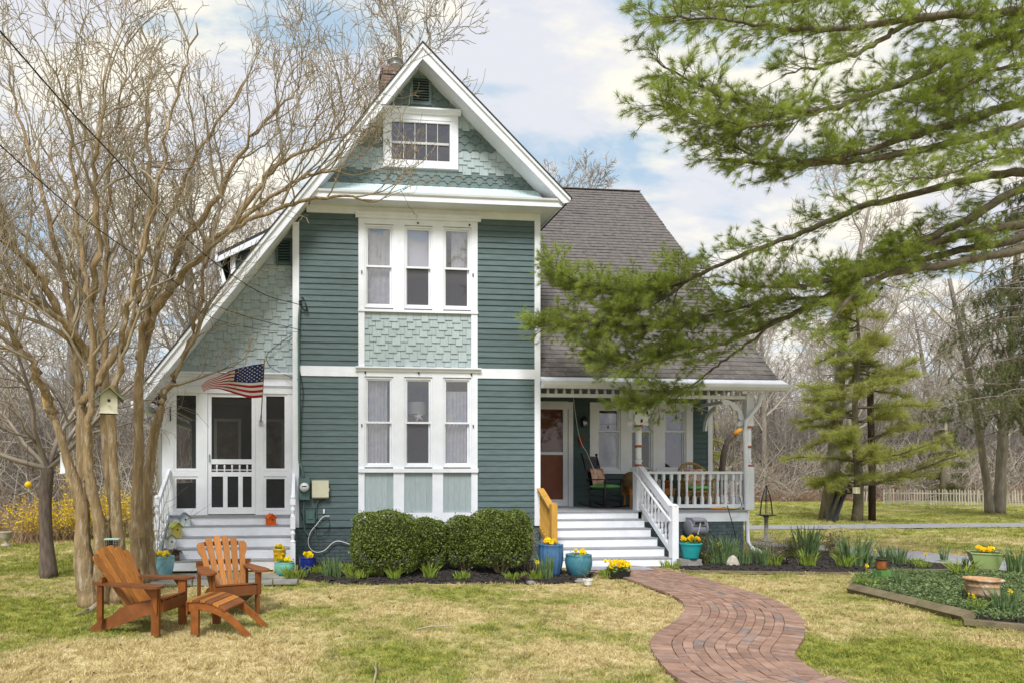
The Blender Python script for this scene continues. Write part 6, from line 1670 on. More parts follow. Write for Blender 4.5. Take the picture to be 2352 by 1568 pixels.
# --- smaller dark tree to the left, ornament hanging from it
DBARK = M('dark_grey_bark', (0.13,0.10,0.080), .9, .3, 6, stretch=(4,4,1), bump=.8, bscale=25, dirt=((0.19,0.16,0.13), 8, .6))
GTWIG = M('grey_twig', (0.29,0.245,0.20), .9, .25, 3)
q = gp(112, 1323); sY = q.y
sm = thing('bare_tree', tuple(q), 'small dark-barked bare tree left of the many-stemmed tree', 'tree', world_built=True)
tw = Twigs(); fine = catmull([Vector((q.x,sY,-.03))] + [at(x, y, sY) for x, y in ((108,1260),(104,1190),(106,1120),(110,1075))], 4)
obj('trunk', MB().tube(fine, [lerp(.155,.105,min(1, i/5)) if i < 6 else lerp(.105,.10,(i-6)/12) for i in range(len(fine))], 12), DBARK, sm, True)
C2 = {'n': 4, 'rmin': .0045, 0: (8,.10,.03,9,.5,.4,1.0), 1: (5,.16,.02,6,.6,.5,1.2), 2: (4,.2,.0,4,.6,.5,1.2), 3: (3,.25,0,0,0,0,0)}
top = tuple(fine[-1])
for d in ((-.9,.1,.75),(-.5,-.4,1.0),(.25,.3,1.1),(.8,-.1,.8),(-.15,-.6,.9),(-1.1,-.3,.25),(.55,.5,.6)):
    grow(tw, top, unit(d), rnd.uniform(2.0, 3.0), .055, 0, C2)
obj('crown', tw.mesh('crown', GTWIG, 3), None, sm, kind='stuff')
p = at(65, 1112, sY - .8); yo = thing('hanging_ornament', tuple(p), 'yellow ball ornament hanging from the small dark tree', 'ornament', world_built=True)
obj('ball', MB().sphere(tuple(p), .055, 12, 8), M('yellow_ball', (0.70,0.45,0.01), .4, .05, 4), yo, True); obj('string', MB().tube([p + Vector((0,0,.05)), p + Vector((-.02,.02,.62))], .004, 4), IRON, yo)

# --- bare woods: a few kinds of tree, many copies
WBARK = M('woodland_bark', (0.22,0.19,0.155), .95, .3, 2.5, stretch=(3,3,.6), bump=.6, bscale=12, dirt=((0.25,0.23,0.19), 3, .56))
WTWIG = M('woodland_twig', (0.37,0.325,0.275), .95, .25, .6)
def bare_proto(h, r, nl, seed, spread=.75, lean=(0,0)):
    rnd.seed(seed)
    tw = Twigs(); tk = Twigs()
    pts, d = walk((0,0,-.1), unit((lean[0],lean[1],1)), h, 10, .05, .06)
    rad = [r*(1.25 if i == 0 else 1)*(1 - .085*i) for i in range(11)]
    C = {'n': 4, 'rmin': .012, 0: (7,.13,.07,7,.52,.4,.95), 1: (5,.16,.06,5,.58,.4,1.05), 2: (4,.2,.05,4,.6,.4,1.1), 3: (3,.22,.03,0,0,0,0)}
    for k in range(nl):
        t = lerp(.30, 1.0, (k + rnd.random())/nl); i = min(9, int(t*10)); u = t*10 - i
        q = tuple(pts[i][j] + (pts[i+1][j]-pts[i][j])*u for j in range(3))
        a = rnd.uniform(0, 6.28)
        dd = unit((math.cos(a)*spread, math.sin(a)*spread, rnd.uniform(.5, 1.0)))
        grow(tw, q, dd, h*rnd.uniform(.24,.40)*(1.2 - .6*t), max(.03, rad[i]*.45), 0, C)
    return MB().tube(pts, rad, 9).mesh('trunk', WBARK, True), tw.mesh('crown', WTWIG, 3)
PROTO = [bare_proto(13, .20, 17, 21), bare_proto(15, .26, 18, 22, .6), bare_proto(11, .15, 16, 23, .9), bare_proto(14, .30, 15, 24, 1.0), bare_proto(12, .13, 14, 25, .5, (.1,.05))]
def woods_tree(k, x, y, s, label, group, rz=None):
    t = thing('bare_tree', (x, y, 0), label, 'tree', group, rnd.uniform(0,6.28) if rz is None else rz); t.scale = (s, s, s)
    a = bpy.data.objects.new('trunk', PROTO[k][0]); b_ = bpy.data.objects.new('crown', PROTO[k][1])
    for o in (a, b_): COL.objects.link(o); o.parent = t
    b_['kind'] = 'stuff'
    return t
rnd.seed(77)
LW = [(-4.5,25,.9),(-7,23,1.0),(-9.5,22,.85),(-12,24,1.0),(-14.5,23,1.1),(-17,25,.95),(-20,24,1.0),(-24,26,1.1),(-6,30,1.2),(-10,30,1.15),(-15,31,1.2),(-20,32,1.15),(-26,31,1.2),(-32,34,1.25),(-3,34,1.3),(-11,37,1.3),(-18,38,1.35),(-26,40,1.3),(-35,42,1.35),(-2.5,27,.9)]
for i, (x, y, s) in enumerate(LW): woods_tree(i % 5, x + rnd.uniform(-.8,.8), y + rnd.uniform(-.8,.8), s*rnd.uniform(.78,.95), 'bare woodland tree among the grey trunks left of the house', 'bare trees in the woods left of the house')
RWD = [(19,44,.95),(22,46,1.05),(25.5,43,.9),(28,47,1.1),(31,44,.95),(34.5,46,1.05),(38,44,.95),(41,47,1.1),(45,45,1.0),(49,48,1.05),(53,46,1.05),(58,47,1.1),(63,50,1.1),(20,52,1.1),(24,55,1.15),(29,53,1.1),(33,56,1.2),(37,54,1.1),(42,56,1.2),(47,55,1.15),(52,58,1.2),(58,56,1.2),(66,60,1.25),(72,62,1.2),(17,40,.8),(16,48,.95)]
for i, (x, y, s) in enumerate(RWD): woods_tree((i*2+1) % 5, x + rnd.uniform(-.8,.8), y + rnd.uniform(-.8,.8), s*rnd.uniform(.85,1.08), 'bare woodland tree among the grey trunks beyond the far lawn', 'bare trees in the woods beyond the far lawn')
woods_tree(1, 4.2, 31, 1.36, 'tall bare tree whose top twigs show behind the chimney', None, 1.0)
woods_tree(2, 14.0, 36, 1.60, 'bare tree whose top shows over the right slope of the front gable', None, 2.2)
q = gp(1902, 1192); woods_tree(3, q.x, q.y, .92, 'thick bare oak just left of the young pine on the far lawn', None, .6)
# undergrowth and the far wall of woods
def brush(name, n, x0, x1, y0, y1, h0, h1, r, mat, seed, arch=.25, sides=3, nseg=4, label=None, tops=None):
    rnd.seed(seed); tw = Twigs()
    for k in range(n):
        x, y = rnd.uniform(x0, x1), rnd.uniform(y0, y1); h = rnd.uniform(h0, h1)
        a = rnd.uniform(0, 6.28); ln = rnd.uniform(0, arch*2)
        pts, d = walk((x, y, -.05 if tops is None else rnd.uniform(0, tops)), unit((math.cos(a)*ln, math.sin(a)*ln, 1)), h, nseg, .22 if tops is None else .35, -.03)
        rr = r*rnd.uniform(.6,1.5); tw.add(pts, [rr*(1 - .7*i/nseg) for i in range(nseg+1)])
        for c in range(3):
            i = rnd.randrange(1, nseg); d2 = side_dir(unit(tuple(pts[i+1][j]-pts[i][j] for j in range(3))), rnd.uniform(.5,1.2))
            p2, _ = walk(pts[i], d2, h*rnd.uniform(.25,.5), 3, .25, 0); tw.add(p2, [rr*.55, rr*.4, rr*.3, rr*.15])
    o = obj(name, tw.mesh(name, mat, sides), None, kind='stuff'); return o
BRUSH = M('brown_brush', (0.31,0.25,0.195), .95, .3, .8, dirt=((0.30,0.26,0.21), 1.2, .55))
BRUSH_R = M('russet_brush', (0.32,0.21,0.14), .95, .3, .9)
brush('undergrowth', 2300, 11, 66, 41.5, 52, 1.2, 5.0, .024, BRUSH, 31, .5)
brush('undergrowth', 1300, 11, 66, 41.5, 46, 1.5, 5.5, .022, M('pale_brush', (0.47,0.43,0.37), .95, .25, .8), 38, .9)
brush('undergrowth', 1500, 11, 66, 43, 54, 1.5, 5.5, .03, M('dark_brush', (0.15,0.125,0.10), .95, .25, .8), 39, .4)
brush('undergrowth', 2600, 14, 62, 41, 43, .5, 1.7, .012, BRUSH_R, 32, .8)
brush('undergrowth', 2600, -36, -3.2, 20.5, 33, 1.0, 4.6, .015, BRUSH, 33, .5)
brush('undergrowth', 1300, -30, -3.2, 20.5, 27, 1.0, 5.0, .012, MATS['pale_brush'], 40, .9)
brush('undergrowth', 1400, -36, -3.2, 22, 33, 1.0, 4.6, .018, MATS['dark_brush'], 44, .4)
brush('undergrowth', 1700, -30, -7, 18.5, 21, .5, 1.6, .008, BRUSH_R, 34, .8)
FARW = M('far_woods', (0.34,0.305,0.27), .95, .25, .3)
brush('woods', 5000, -75, 100, 62, 95, 7, 15, .07, FARW, 35, .12)
brush('woods', 3200, -60, -2, 34, 60, 4, 11, .04, FARW, 36, .25)
brush('woods', 4200, 14, 85, 50, 66, 4, 12, .04, FARW, 37, .25)

# --- twin-trunked tree in front of the picket fence, pole, leaning poles
q = gp(2290, 1178); tt = thing('twin_tree', tuple(q), 'grey tree with two trunks splitting at the base before the picket fence', 'tree', world_built=True)
tw = Twigs()
for pts in ([(2274,1180,11),(2268,1120,8),(2256,1040,7.5),(2240,940,7),(2215,800,6),(2180,640,4)], [(2294,1182,14),(2297,1120,11),(2301,1040,10.5),(2312,900,9),(2330,700,8),(2340,500,6)]):
    P = [at(x, y, q.y) for x, y, r in pts]; P[0].z = -.05
    fine = catmull(P, 4); rr = [lerp(pts[min(5,i//4)][2], pts[min(5,i//4+1)][2], (i%4)/4)*q.y/F for i in range(len(fine))]
    obj('trunk', MB().tube(fine, rr, 10), WBARK, tt, True)
    for k in range(9):
        i = rnd.randrange(10, len(fine)-1); grow(tw, tuple(fine[i]), side_dir(unit(tuple(fine[i+1]-fine[i])), rnd.uniform(.5,1.0)), rnd.uniform(2.5,4.5), rr[i]*.45, 0, {'n':3,'rmin':.012,0:(7,.15,.05,7,.5,.4,1.),1:(5,.2,.03,5,.55,.4,1.),2:(4,.2,0,0,0,0,0)})
obj('crown', tw.mesh('crown', WTWIG, 3), None, tt, kind='stuff')
q = gp(2003, 1195); tag(obj('utility_pole', MB().tube([q, q + Vector((.0,0,2.0)), q + Vector((-.10,0,5.6))], [.12,.115,.10], 12), M('dark_creosote', (0.05,0.032,0.026), .9, .3, 4, stretch=(3,3,.5)), None, True), 'dark brown utility pole right of the young pine trunk', 'pole')
for a, b_, lb in (((1899,1196),(1925,1122),'leftmost dark pole leaning together before the thick oak'), ((1912,1196),(1938,1128),'middle dark pole leaning before the thick oak'), ((1918,1197),(1944,1125),'right dark pole leaning before the thick oak')):
    g0 = gp(*a); o = tag(obj('leaning_pole', MB().tube([g0, at(b_[0], b_[1], g0.y + .5)], .045, 7), BLACK), lb, 'pole', 'dark poles leaning on the far lawn')
# picket fence
PICK = M('weathered_picket', (0.31,0.28,0.23), .95, .25, 1.5, rand=.22, dirt=((0.22,0.20,0.16), 3, .55))
f0, f1 = gp(2030, 1157), gp(2480, 1164)
pf = thing('picket_fence', tuple(gp(2130, 1159)), 'weathered wooden picket fence along the far edge of the lawn', 'fence', world_built=True)
pm = MB().box(-.032,.032,-.01,.01,0,.86).prism([(-.032,.86),(.032,.86),(0,.92)], 'y', -.01, .01).mesh('picket', PICK)
L_ = (f1 - f0).length; n = int(L_/.125); dv = (f1 - f0).normalized()
for k in range(n):
    p = f0 + dv*(k*.125); w = .06*math.sin(k*.11)
    o = piece('picket', pm, pf, (p.x, p.y + w, random.uniform(-.02,.03)), (random.uniform(-.06,.02), random.gauss(0,.03), math.atan2(dv.y, dv.x)), (1,1,random.uniform(.93,1.05)))
    o.matrix_parent_inverse = Matrix.Translation(-Vector(pf.location))
for z in (.22,.68): obj('rail', MB().bar(f0 + Vector((0,.06,z)), f1 + Vector((0,.06,z)), .03, .07), PICK, pf)
m = MB(); 
for k in range(5):
    a = gp(1975 + 7*k, 1162); m.bar(a, a + Vector((.25,.2,.82)), .07, .02, (0,1,0))
tag(obj('fence_panel', m, PICK), 'broken section of picket fence leaning at the left end of the fence', 'fence')

# --- pines: limbs, twigs and bundles of needles
def needles(name, C, A, nn, ln, wd, mat, spread=.75, seed=3, droop=0.0):
    rg = np.random.default_rng(seed); C = np.asarray(C); A = np.asarray(A); n = len(C)
    d = A[:,None,:]*.9 + rg.normal(size=(n,nn,3))*spread; d[:,:,2] -= droop
    d /= np.linalg.norm(d, axis=2, keepdims=True)
    sd = np.cross(d, rg.normal(size=(n,nn,3))); sd /= np.linalg.norm(sd, axis=2, keepdims=True)
    l = ln*rg.uniform(.7,1.15,(n,nn,1)); b_ = C[:,None,:] + A[:,None,:]*rg.uniform(-.03,.03,(n,nn,1))*(ln/.1)
    V = np.stack([b_ - sd*wd, b_ + sd*wd, b_ + d*l], 2).reshape(-1,3)
    return np_mesh(name, V, np.arange(len(V)).reshape(-1,3), mat)
NEED = M('pine_needle', (0.34,0.41,0.085), .55, .35, 2.2, transl=.42, spec=.2, dirt=((0.21,0.29,0.07), 3.0, .52))
NEED_Y = M('young_pine_needle', (0.38,0.40,0.10), .6, .3, 1.2, transl=.42, spec=.2, dirt=((0.25,0.29,0.08), 1.2, .55))
PBARK = M('grey_pine_bark', (0.145,0.12,0.085), .9, .3, 7, stretch=(2,2,2), bump=.9, bscale=30, dirt=((0.13,0.145,0.075), 5, .54))
LIMBS = [  # D px polyline with radius px, depth at the trunk, depth at the tip, foliage density, start of foliage
    ([(2640,-40,18),(2352,26,14),(2166,35,12),(2026,53,10),(1850,70,7),(1674,48,4),(1500,36,2)], 9.0, 8.2, 1.25, .12),
    ([(2166,35,10),(2087,52,9),(2026,92,8),(1951,132,6),(1872,156,4),(1800,170,2)], 8.8, 8.6, .7, .5),
    ([(2640,80,16),(2352,80,12),(2201,127,11),(2114,176,10),(1982,224,9),(1872,255,7),(1762,246,5),(1630,211,4),(1508,141,2)], 9.2, 8.6, 1.15, .2),
    ([(1872,255,6),(1762,286,5),(1630,272,3),(1512,238,2)], 8.9, 8.4, 1.3, .05),
    ([(2640,150,18),(2352,233,14),(2245,268,13),(2114,308,11),(1960,356,8),(1860,366,6),(1762,362,4),(1640,330,2)], 9.4, 9.0, 1.1, .25),
    ([(2640,210,18),(2352,286,14),(2201,325,12),(2004,365,10),(1916,373,9),(1784,382,6),(1645,364,4)], 9.1, 9.3, .65, .3),
    ([(2640,330,18),(2352,395,14),(2245,409,12),(2114,444,11),(1982,475,10),(1872,523,9),(1718,580,7),(1600,633,5),(1455,685,3),(1300,640,2)], 9.4, 11.9, .95, .42),
    ([(1640,615,5),(1560,650,4),(1450,665,3),(1340,650,2),(1262,612,1.5)], 11.0, 12.0, 1.7, .02),
    ([(1600,633,4),(1500,700,3),(1390,730,2.5),(1290,745,2),(1242,752,1.5)], 11.2, 12.1, 1.8, .0),
    ([(2640,360,18),(2352,431,14),(2223,505,13),(2114,554,12),(1990,610,9),(1880,650,7),(1760,660,4),(1660,650,2)], 9.6, 10.4, 1.0, .3),
    ([(2640,440,20),(2352,514,15),(2201,540,14),(2070,589,13),(1982,628,12),(1894,686,10),(1790,735,8),(1640,795,6),(1500,828,4),(1390,850,2)], 9.3, 11.7, 1.15, .40),
    ([(1894,686,6),(1780,690,5),(1650,720,4),(1520,745,3),(1400,760,2)], 10.4, 11.8, 1.7, .05),
    ([(1790,735,5),(1700,800,4),(1640,845,3),(1590,885,2),(1540,925,1.5)], 10.8, 12.05, .75, .3),
    ([(1590,885,2),(1540,900,2),(1490,930,1.5),(1440,925,1)], 11.9, 12.2, 1.6, .1),
    ([(1640,795,4),(1560,800,3),(1460,830,2),(1360,800,1.5)], 11.3, 11.9, 1.5, .05),
    ([(2640,480,17),(2352,545,14),(2201,576,12),(2048,615,9),(1950,640,6),(1880,625,3)], 9.9, 10.2, .8, .45),
    ([(2640,500,18),(2352,571,15),(2201,602,13),(2070,624,11),(1985,660,8),(1920,720,5),(1880,790,2)], 9.6, 10.0, .8, .45),
    ([(2640,-220,16),(2400,-120,12),(2200,-60,10),(1980,-20,8),(1760,10,5),(1600,20,3)], 9.2, 8.8, 1.2, .15),
    ([(2352,80,8),(2280,150,7),(2230,190,5),(2150,220,3)], 9.0, 8.8, 1.1, .1),
    ([(2500,180,8),(2380,150,7),(2280,160,5),(2180,210,3),(2100,240,2)], 9.3, 8.7, 1.2, .1),
    ([(2500,330,8),(2380,340,6),(2280,360,5),(2180,400,3),(2080,410,2)], 9.3, 8.7, 1.0, .15),
]
tX = at(2640, 1000, 9.5).x
bp_ = thing('pine_tree', (tX, 9.5, 0), 'big white pine reaching its green limbs in from the right over the porch roof', 'tree', world_built=True)
obj('trunk', MB().tube([(tX + .1, 9.5, -.1), (tX, 9.5, 3), (tX - .05, 9.45, 8), (tX, 9.5, 13)], [.42,.34,.28,.2], 14), PBARK, bp_, True)
rnd.seed(9)
twg = Twigs(); NC_, NA_ = [], []
for pts, y0, y1, dens, f0_ in LIMBS:
    m = len(pts); P = [at(x, y, lerp(y0, y1, i/(m-1))) for i, (x, y, r) in enumerate(pts)]
    fine = catmull(P, 6); nf = len(fine)
    rr = [max(.004, lerp(pts[min(m-1,i//6)][2], pts[min(m-1,i//6+1)][2], (i%6)/6) * lerp(y0,y1,i/nf) / F * .78) for i in range(nf)]
    fine = [q + Vector((rnd.gauss(0,.012), rnd.gauss(0,.02), rnd.gauss(0,.012))) for q in fine]
    obj('limb', MB().tube(fine, rr, 8), PBARK, bp_, True)
    L = sum((fine[i+1]-fine[i]).length for i in range(nf-1)); s = 0.0; nxt = 0.05
    for i in range(nf-1):
        seg = (fine[i+1]-fine[i]).length; s0 = s; s += seg
        while nxt < s:
            t = nxt / L; nxt += (.062 if dens < 1.3 else .044) / dens * rnd.uniform(.7,1.3)
            if t < f0_ and rnd.random() > .06: continue
            d0 = unit(tuple(fine[i+1]-fine[i])); d = side_dir(d0, rnd.uniform(.45, 1.15)); d = unit((d[0], d[1]*1.1, d[2]*.55 + .06))
            ln = rnd.uniform(.28,.85) * (1.1 - .55*t)
            p0 = tuple(fine[i].lerp(fine[i+1], (nxt - s0)/max(seg,1e-6) % 1))
            tp, de = walk(p0, d, ln, 5, .10, .015)
            twg.add(tp, [max(.003, .007*(1 - .14*j)) for j in range(6)])
            NC_.append(tp[-1]); NA_.append(de)
            for j in range(2, 6):
                for s_ in range(2):
                    if rnd.random() < .30: continue
                    dd = side_dir(unit(tuple(tp[j][k]-tp[j-1][k] for k in range(3))), rnd.uniform(.4,.9)); dd = unit((dd[0],dd[1],dd[2]*.6 + .12))
                    l2 = rnd.uniform(.06,.24)
                    q2 = tuple(tp[j][k] + dd[k]*l2 for k in range(3)); qm = tuple(tp[j][k] + dd[k]*l2*.5 + rnd.gauss(0,.006) for k in range(3))
                    twg.add([tp[j], qm, q2], [.0035,.003,.002]); NC_.append(q2); NA_.append(dd)
    NC_.append(tuple(fine[-1])); NA_.append(unit(tuple(fine[-1]-fine[-2])))
obj('twigs', twg.mesh('twigs', PBARK, 3), None, bp_, kind='stuff')
obj('crown', needles('crown', NC_, NA_, 58, .112, .0019, NEED, .62), None, bp_, kind='stuff')
for pts in ([(1865,632,4),(1790,640,5),(1900,650,4)],): pass
obj('limb_stub', MB().tube([at(1850,662,10.2), at(1800,655,10.1), at(1778,632+18,10.1)], [.035,.032,.030], 8), PBARK, bp_, True)
# young pine on the far lawn
q = gp(1968, 1196); yp = thing('pine_tree', tuple(q), 'young pine with layered yellow-green boughs standing on the far lawn', 'tree', world_built=True)
Hh = 9.4; fine = [Vector((q.x + .08*math.sin(i*.8), q.y, lerp(-.05, Hh, i/14))) for i in range(15)]
obj('trunk', MB().tube(fine, [lerp(.19,.02,(i/14)**.8) for i in range(15)], 10), PBARK, yp, True)
twg = Twigs(); C_, A_ = [], []
rnd.seed(12)
for w in range(15):
    z = lerp(1.15, Hh - .2, w/14); nb = rnd.randrange(4, 7)
    for k in range(nb):
        a = rnd.uniform(0, 6.28); ln = lerp(3.3, .5, (w/14)**.9) * rnd.uniform(.55,1.15) * (1 - (.55 if w < 2 and math.cos(a) < 0 else 0))
        d = unit((math.cos(a), math.sin(a)*.9, rnd.uniform(-.22,.35)))
        tp, de = walk((q.x, q.y, z + rnd.uniform(-.3,.3)), d, ln, 6, .13, .0)
        twg.add(tp, [.05*(1 - .14*j)*(ln/2.6) + .008 for j in range(7)])
        for j in range(2, 7):
            for s_ in range(int(5 + ln*1.7)):
                dd = side_dir(unit(tuple(tp[j][k2]-tp[j-1][k2] for k2 in range(3))), rnd.uniform(.3,1.2)); dd = unit((dd[0],dd[1],dd[2]*.4 + .14)); l2 = rnd.uniform(.10,.62)*(1.1 - .09*j)
                base = tuple(tp[j-1][k2] + (tp[j][k2]-tp[j-1][k2])*rnd.random() for k2 in range(3))
                q2 = tuple(base[k2] + dd[k2]*l2 for k2 in range(3)); twg.add([base, q2], [.008,.004])
                C_.append(q2); A_.append(dd); C_.append(tuple(base[k2] + dd[k2]*l2*.6 for k2 in range(3))); A_.append(dd)
obj('boughs', twg.mesh('boughs', PBARK, 4), None, yp, kind='stuff')
obj('crown', needles('crown', C_, A_, 22, .24, .0042, NEED_Y, .85), None, yp, kind='stuff')
tag(obj('nest_box', MB().box(at(1968,1150,q.y-.4).x-.09, at(1968,1150,q.y-.4).x+.09, q.y-.45, q.y-.31, 1.05, 1.28), CREAM), 'tiny cream box fixed to the young pine trunk', 'box')
# dark spruce at the right edge with hanging sprays
SPR = M('spruce_needle', (0.125,0.14,0.048), .7, .4, 1.2, transl=.25, spec=.15, dirt=((0.17,0.165,0.07), 1.5, .55))
def spruce(x, y, Hh, wid, z0, label, seed, dens=1.0, mat=SPR):
    rnd.seed(seed); sp = thing('spruce_tree', (x, y, 0), label, 'tree', None, world_built=True)
    obj('trunk', MB().tube([(x, y, -.1), (x + .1, y, Hh*.5), (x, y, Hh)], [.36,.22,.03], 10), WBARK, sp, True)
    twg = Twigs(); C_, A_ = [], []
    nw = int(Hh*1.5)
    for w in range(nw):
        z = lerp(z0, Hh - .3, w/(nw-1))
        for k in range(rnd.randrange(4,6)):
            a = rnd.uniform(0, 6.28); ln = wid*lerp(1, .1, w/(nw-1))*rnd.uniform(.65,1.1)
            tp, de = walk((x, y, z), unit((math.cos(a), math.sin(a), .05)), ln, 7, .06, -.05)
            twg.add(tp, [.045*(1 - .12*j) for j in range(8)])
            for j in range(1, 8):
                for s_ in range(int((2 + ln*.8)*dens)):
                    b_ = tuple(tp[j-1][i] + (tp[j][i]-tp[j-1][i])*rnd.random() for i in range(3))
                    side = unit((rnd.gauss(0,1), rnd.gauss(0,1), -1.3)); l2 = rnd.uniform(.3,1.0)*min(1.1, ln/3)
                    pp, _ = walk(b_, side, l2, 4, .12, -.25); twg.add(pp, [.010,.008,.006,.005,.003])
                    for i in range(1, 5): C_.append(pp[i]); A_.append(unit(tuple(pp[i][c]-pp[i-1][c] for c in range(3))))
    obj('boughs', twg.mesh('boughs', WBARK, 3), None, sp, kind='stuff')
    obj('crown', needles('crown', C_, A_, 13, .17, .007, mat, .6, seed), None, sp, kind='stuff'); return sp
q = at(2395, 1090, 23); spruce(q.x, 23, 15, 5.2, 4.3, 'dark spruce with drooping sprays at the right edge beyond the driveway', 41)
q = at(2170, 1090, 40.4); spruce(q.x, 40.4, 6.5, 2.0, .5, 'small dark evergreen among the bare trunks left of the fence', 42, 1.0)
# bough of another pine showing through the porch end
q = at(1640, 1000, 24); spruce(q.x, 24.5, 5.2, 1.1, 1.5, 'slim green evergreen seen through the end of the porch', 43, .8, NEED_Y)
# sawn limb beyond the porch end
pl = thing('sawn_limb', tuple(at(1657, 1150, 15.9)), 'thick sawn tree limb with an orange cut end beyond the porch railing', 'tree limb', world_built=True)
obj('limb', MB().tube(catmull([Vector((at(1640,1100,15.9).x, 15.9, -.02)), at(1657,1110,15.9), at(1659,1070,15.9), at(1668,1020,15.9), at(1684,998,15.9), at(1692,992,15.9)], 4), [.085]*4 + [.08]*4 + [.075]*4 + [.07]*4 + [.062]*5, 9), DBARK, pl, True)
obj('cut_end', MB().tube([at(1686,997,15.88), at(1702,985,15.85)], [.064,.050], 9), M('orange_cut_wood', (0.58,0.26,0.03), .7, .15, 8), pl, True)
tw = Twigs()
for (px, py) in ((1664,1040),(1659,1075),(1668,1020)): grow(tw, tuple(at(px,py,15.9)), unit((rnd.uniform(-1,.3), .1, .5)), 1.3, .03, 0, {'n':3,'rmin':.006,0:(6,.15,.02,6,.5,.4,1.),1:(4,.2,0,4,.6,.4,1.),2:(3,.2,0,0,0,0,0)})
obj('twigs', tw.mesh('twigs', TWIG, 3), None, pl, kind='stuff')
# ------------------------------------------------------------------ shrubs, bed plants, lawn grass
BOX_L = M('boxwood_leaf', (0.125,0.165,0.030), .5, .5, 22, transl=.15, spec=.35, dirt=((0.21,0.245,0.045), 16, .55))
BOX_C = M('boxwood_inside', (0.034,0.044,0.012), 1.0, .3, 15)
STEMB = M('shrub_stem', (0.26,0.20,0.13), .9, .25, 10)
def boxwood(px0, px1, pyt, pyb, base_y, label, seed, n=9500, stems=6):
    rg = np.random.default_rng(seed); rnd.seed(seed)
    c = gp((px0+px1)/2, base_y); Y = c.y
    a, b_ = at(px0, (pyt+pyb)/2, Y), at(px1, (pyt+pyb)/2, Y); top = at((px0+px1)/2, pyt, Y).z; bot = at((px0+px1)/2, pyb, Y).z
    cx = (a.x+b_.x)/2; rx = (b_.x-a.x)/2; rzz = (top-bot)/2; cz = (top+bot)/2; ryy = rx*.95
    t = thing('boxwood_shrub', (cx, Y, 0), label, 'shrub', 'clipped boxwood shrubs in front of the house', world_built=True)
    d = rg.normal(size=(n,3)); d /= np.linalg.norm(d, axis=1)[:,None]
    p = 4.2   # rounded-box profile
    rad = 1/ (np.abs(d)**p).sum(1)**(1/p)
    f = 1 + .05*np.sin(d[:,0]*7 + seed) * np.cos(d[:,2]*6 + 1) + .04*np.sin(d[:,1]*9 + d[:,0]*5)
    r = rad*f*(1 - np.abs(rg.normal(0,.055,n)))*1.0
    r *= np.where(rg.random(n) < .035, rg.uniform(1.03,1.12,n), 1)
    low = np.clip((-d[:,2] - .55)/.3, 0, 1); keep = rg.random(n) > low*.75
    C = (d*r[:,None])[keep]*[rx, ryy, rzz] + [cx, Y, cz]
    V, Fc = leaf_cloud(C, .0185, rg, .15, .55)
    obj('foliage', np_mesh('foliage', V, Fc, BOX_L), None, t, kind='stuff')
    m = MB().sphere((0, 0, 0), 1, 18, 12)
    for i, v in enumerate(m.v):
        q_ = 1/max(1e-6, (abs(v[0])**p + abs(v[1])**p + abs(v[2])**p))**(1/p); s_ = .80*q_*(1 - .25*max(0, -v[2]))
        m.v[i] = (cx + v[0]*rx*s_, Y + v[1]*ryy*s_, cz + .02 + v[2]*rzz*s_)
    obj('shade_core', m, BOX_C, t, True)  # solid core, coloured dark to stand in for the shaded inside
    tw = Twigs()
    for k in range(stems):
        an = 6.28*k/stems; q0 = (cx + .05*math.cos(an), Y - .05 + .05*math.sin(an), -.02); q1 = (cx + rx*.45*math.cos(an), Y + ryy*.45*math.sin(an), bot + rzz*.45)
        qm = tuple((q0[i]*.6 + q1[i]*.4) + rnd.gauss(0,.012) for i in range(3)); tw.add([q0, qm, q1], [.026,.020,.014])
    obj('stems', tw.mesh('stems', STEMB, 6), None, t, kind='stuff'); return t
boxwood(809, 957, 1174, 1311, 1322, 'wide clipped boxwood at the left end of the front row', 51, 18000)
boxwood(936, 1023, 1190, 1302, 1311, 'narrow clipped boxwood tucked behind the wide left one', 52, 11000)
boxwood(1026, 1112, 1186, 1298, 1311, 'narrow clipped boxwood second from the right in the front row', 53, 11000)
boxwood(1084, 1213, 1172, 1296, 1318, 'round clipped boxwood with bare tan stems, nearest the yellow railing', 54, 17000, 12)

DAFF = M('daffodil_petal', (0.82,0.64,0.02), .6, .15, 30, transl=.3)
def daff_mesh():
    m = MB()
    for k in range(6):
        a = math.pi*k/3; m.add([(0,0,0),(.02*math.cos(a-.35),-.004,.02*math.sin(a-.35)),(.04*math.cos(a),-.002,.04*math.sin(a)),(.02*math.cos(a+.35),-.004,.02*math.sin(a+.35))], [(0,1,2,3)])
    m2 = MB().lathe([(.008,0),(.012,.012),(.017,.022)], (0,0,0), 8, cap=False)
    m.add([(x,-z,y) for x,y,z in m2.v], m2.f); return m.mesh('flower', DAFF)
DAFF_ME = daff_mesh()
def blades(n, h, sp, lean, w, seed, curl=.6):
    r = random.Random(seed); V = []; Fc = []
    for k in range(n):
        a = r.uniform(0,6.28); rr = sp*math.sqrt(r.random()); x, y = rr*math.cos(a), rr*math.sin(a)
        hh = h*r.uniform(.6,1.1); ln = lean*r.uniform(.2,1.2); da = a + r.gauss(0,.7); ww = w*r.uniform(.7,1.2); f = r.uniform(0,6.28)
        wx_, wy_ = math.cos(f)*ww, math.sin(f)*ww; b0 = len(V)
        for j, t in enumerate((0,.4,.75,1.0)):
            off = hh*ln*t**1.8; z = hh*t*(1 - curl*.35*ln*t); s = (1,.95,.7,.12)[j]
            V.append((x + math.cos(da)*off - wx_*s, y + math.sin(da)*off - wy_*s, z)); V.append((x + math.cos(da)*off + wx_*s, y + math.sin(da)*off + wy_*s, z))
        for j in range(3): Fc.append((b0+2*j, b0+2*j+1, b0+2*j+3, b0+2*j+2))
    return V, Fc
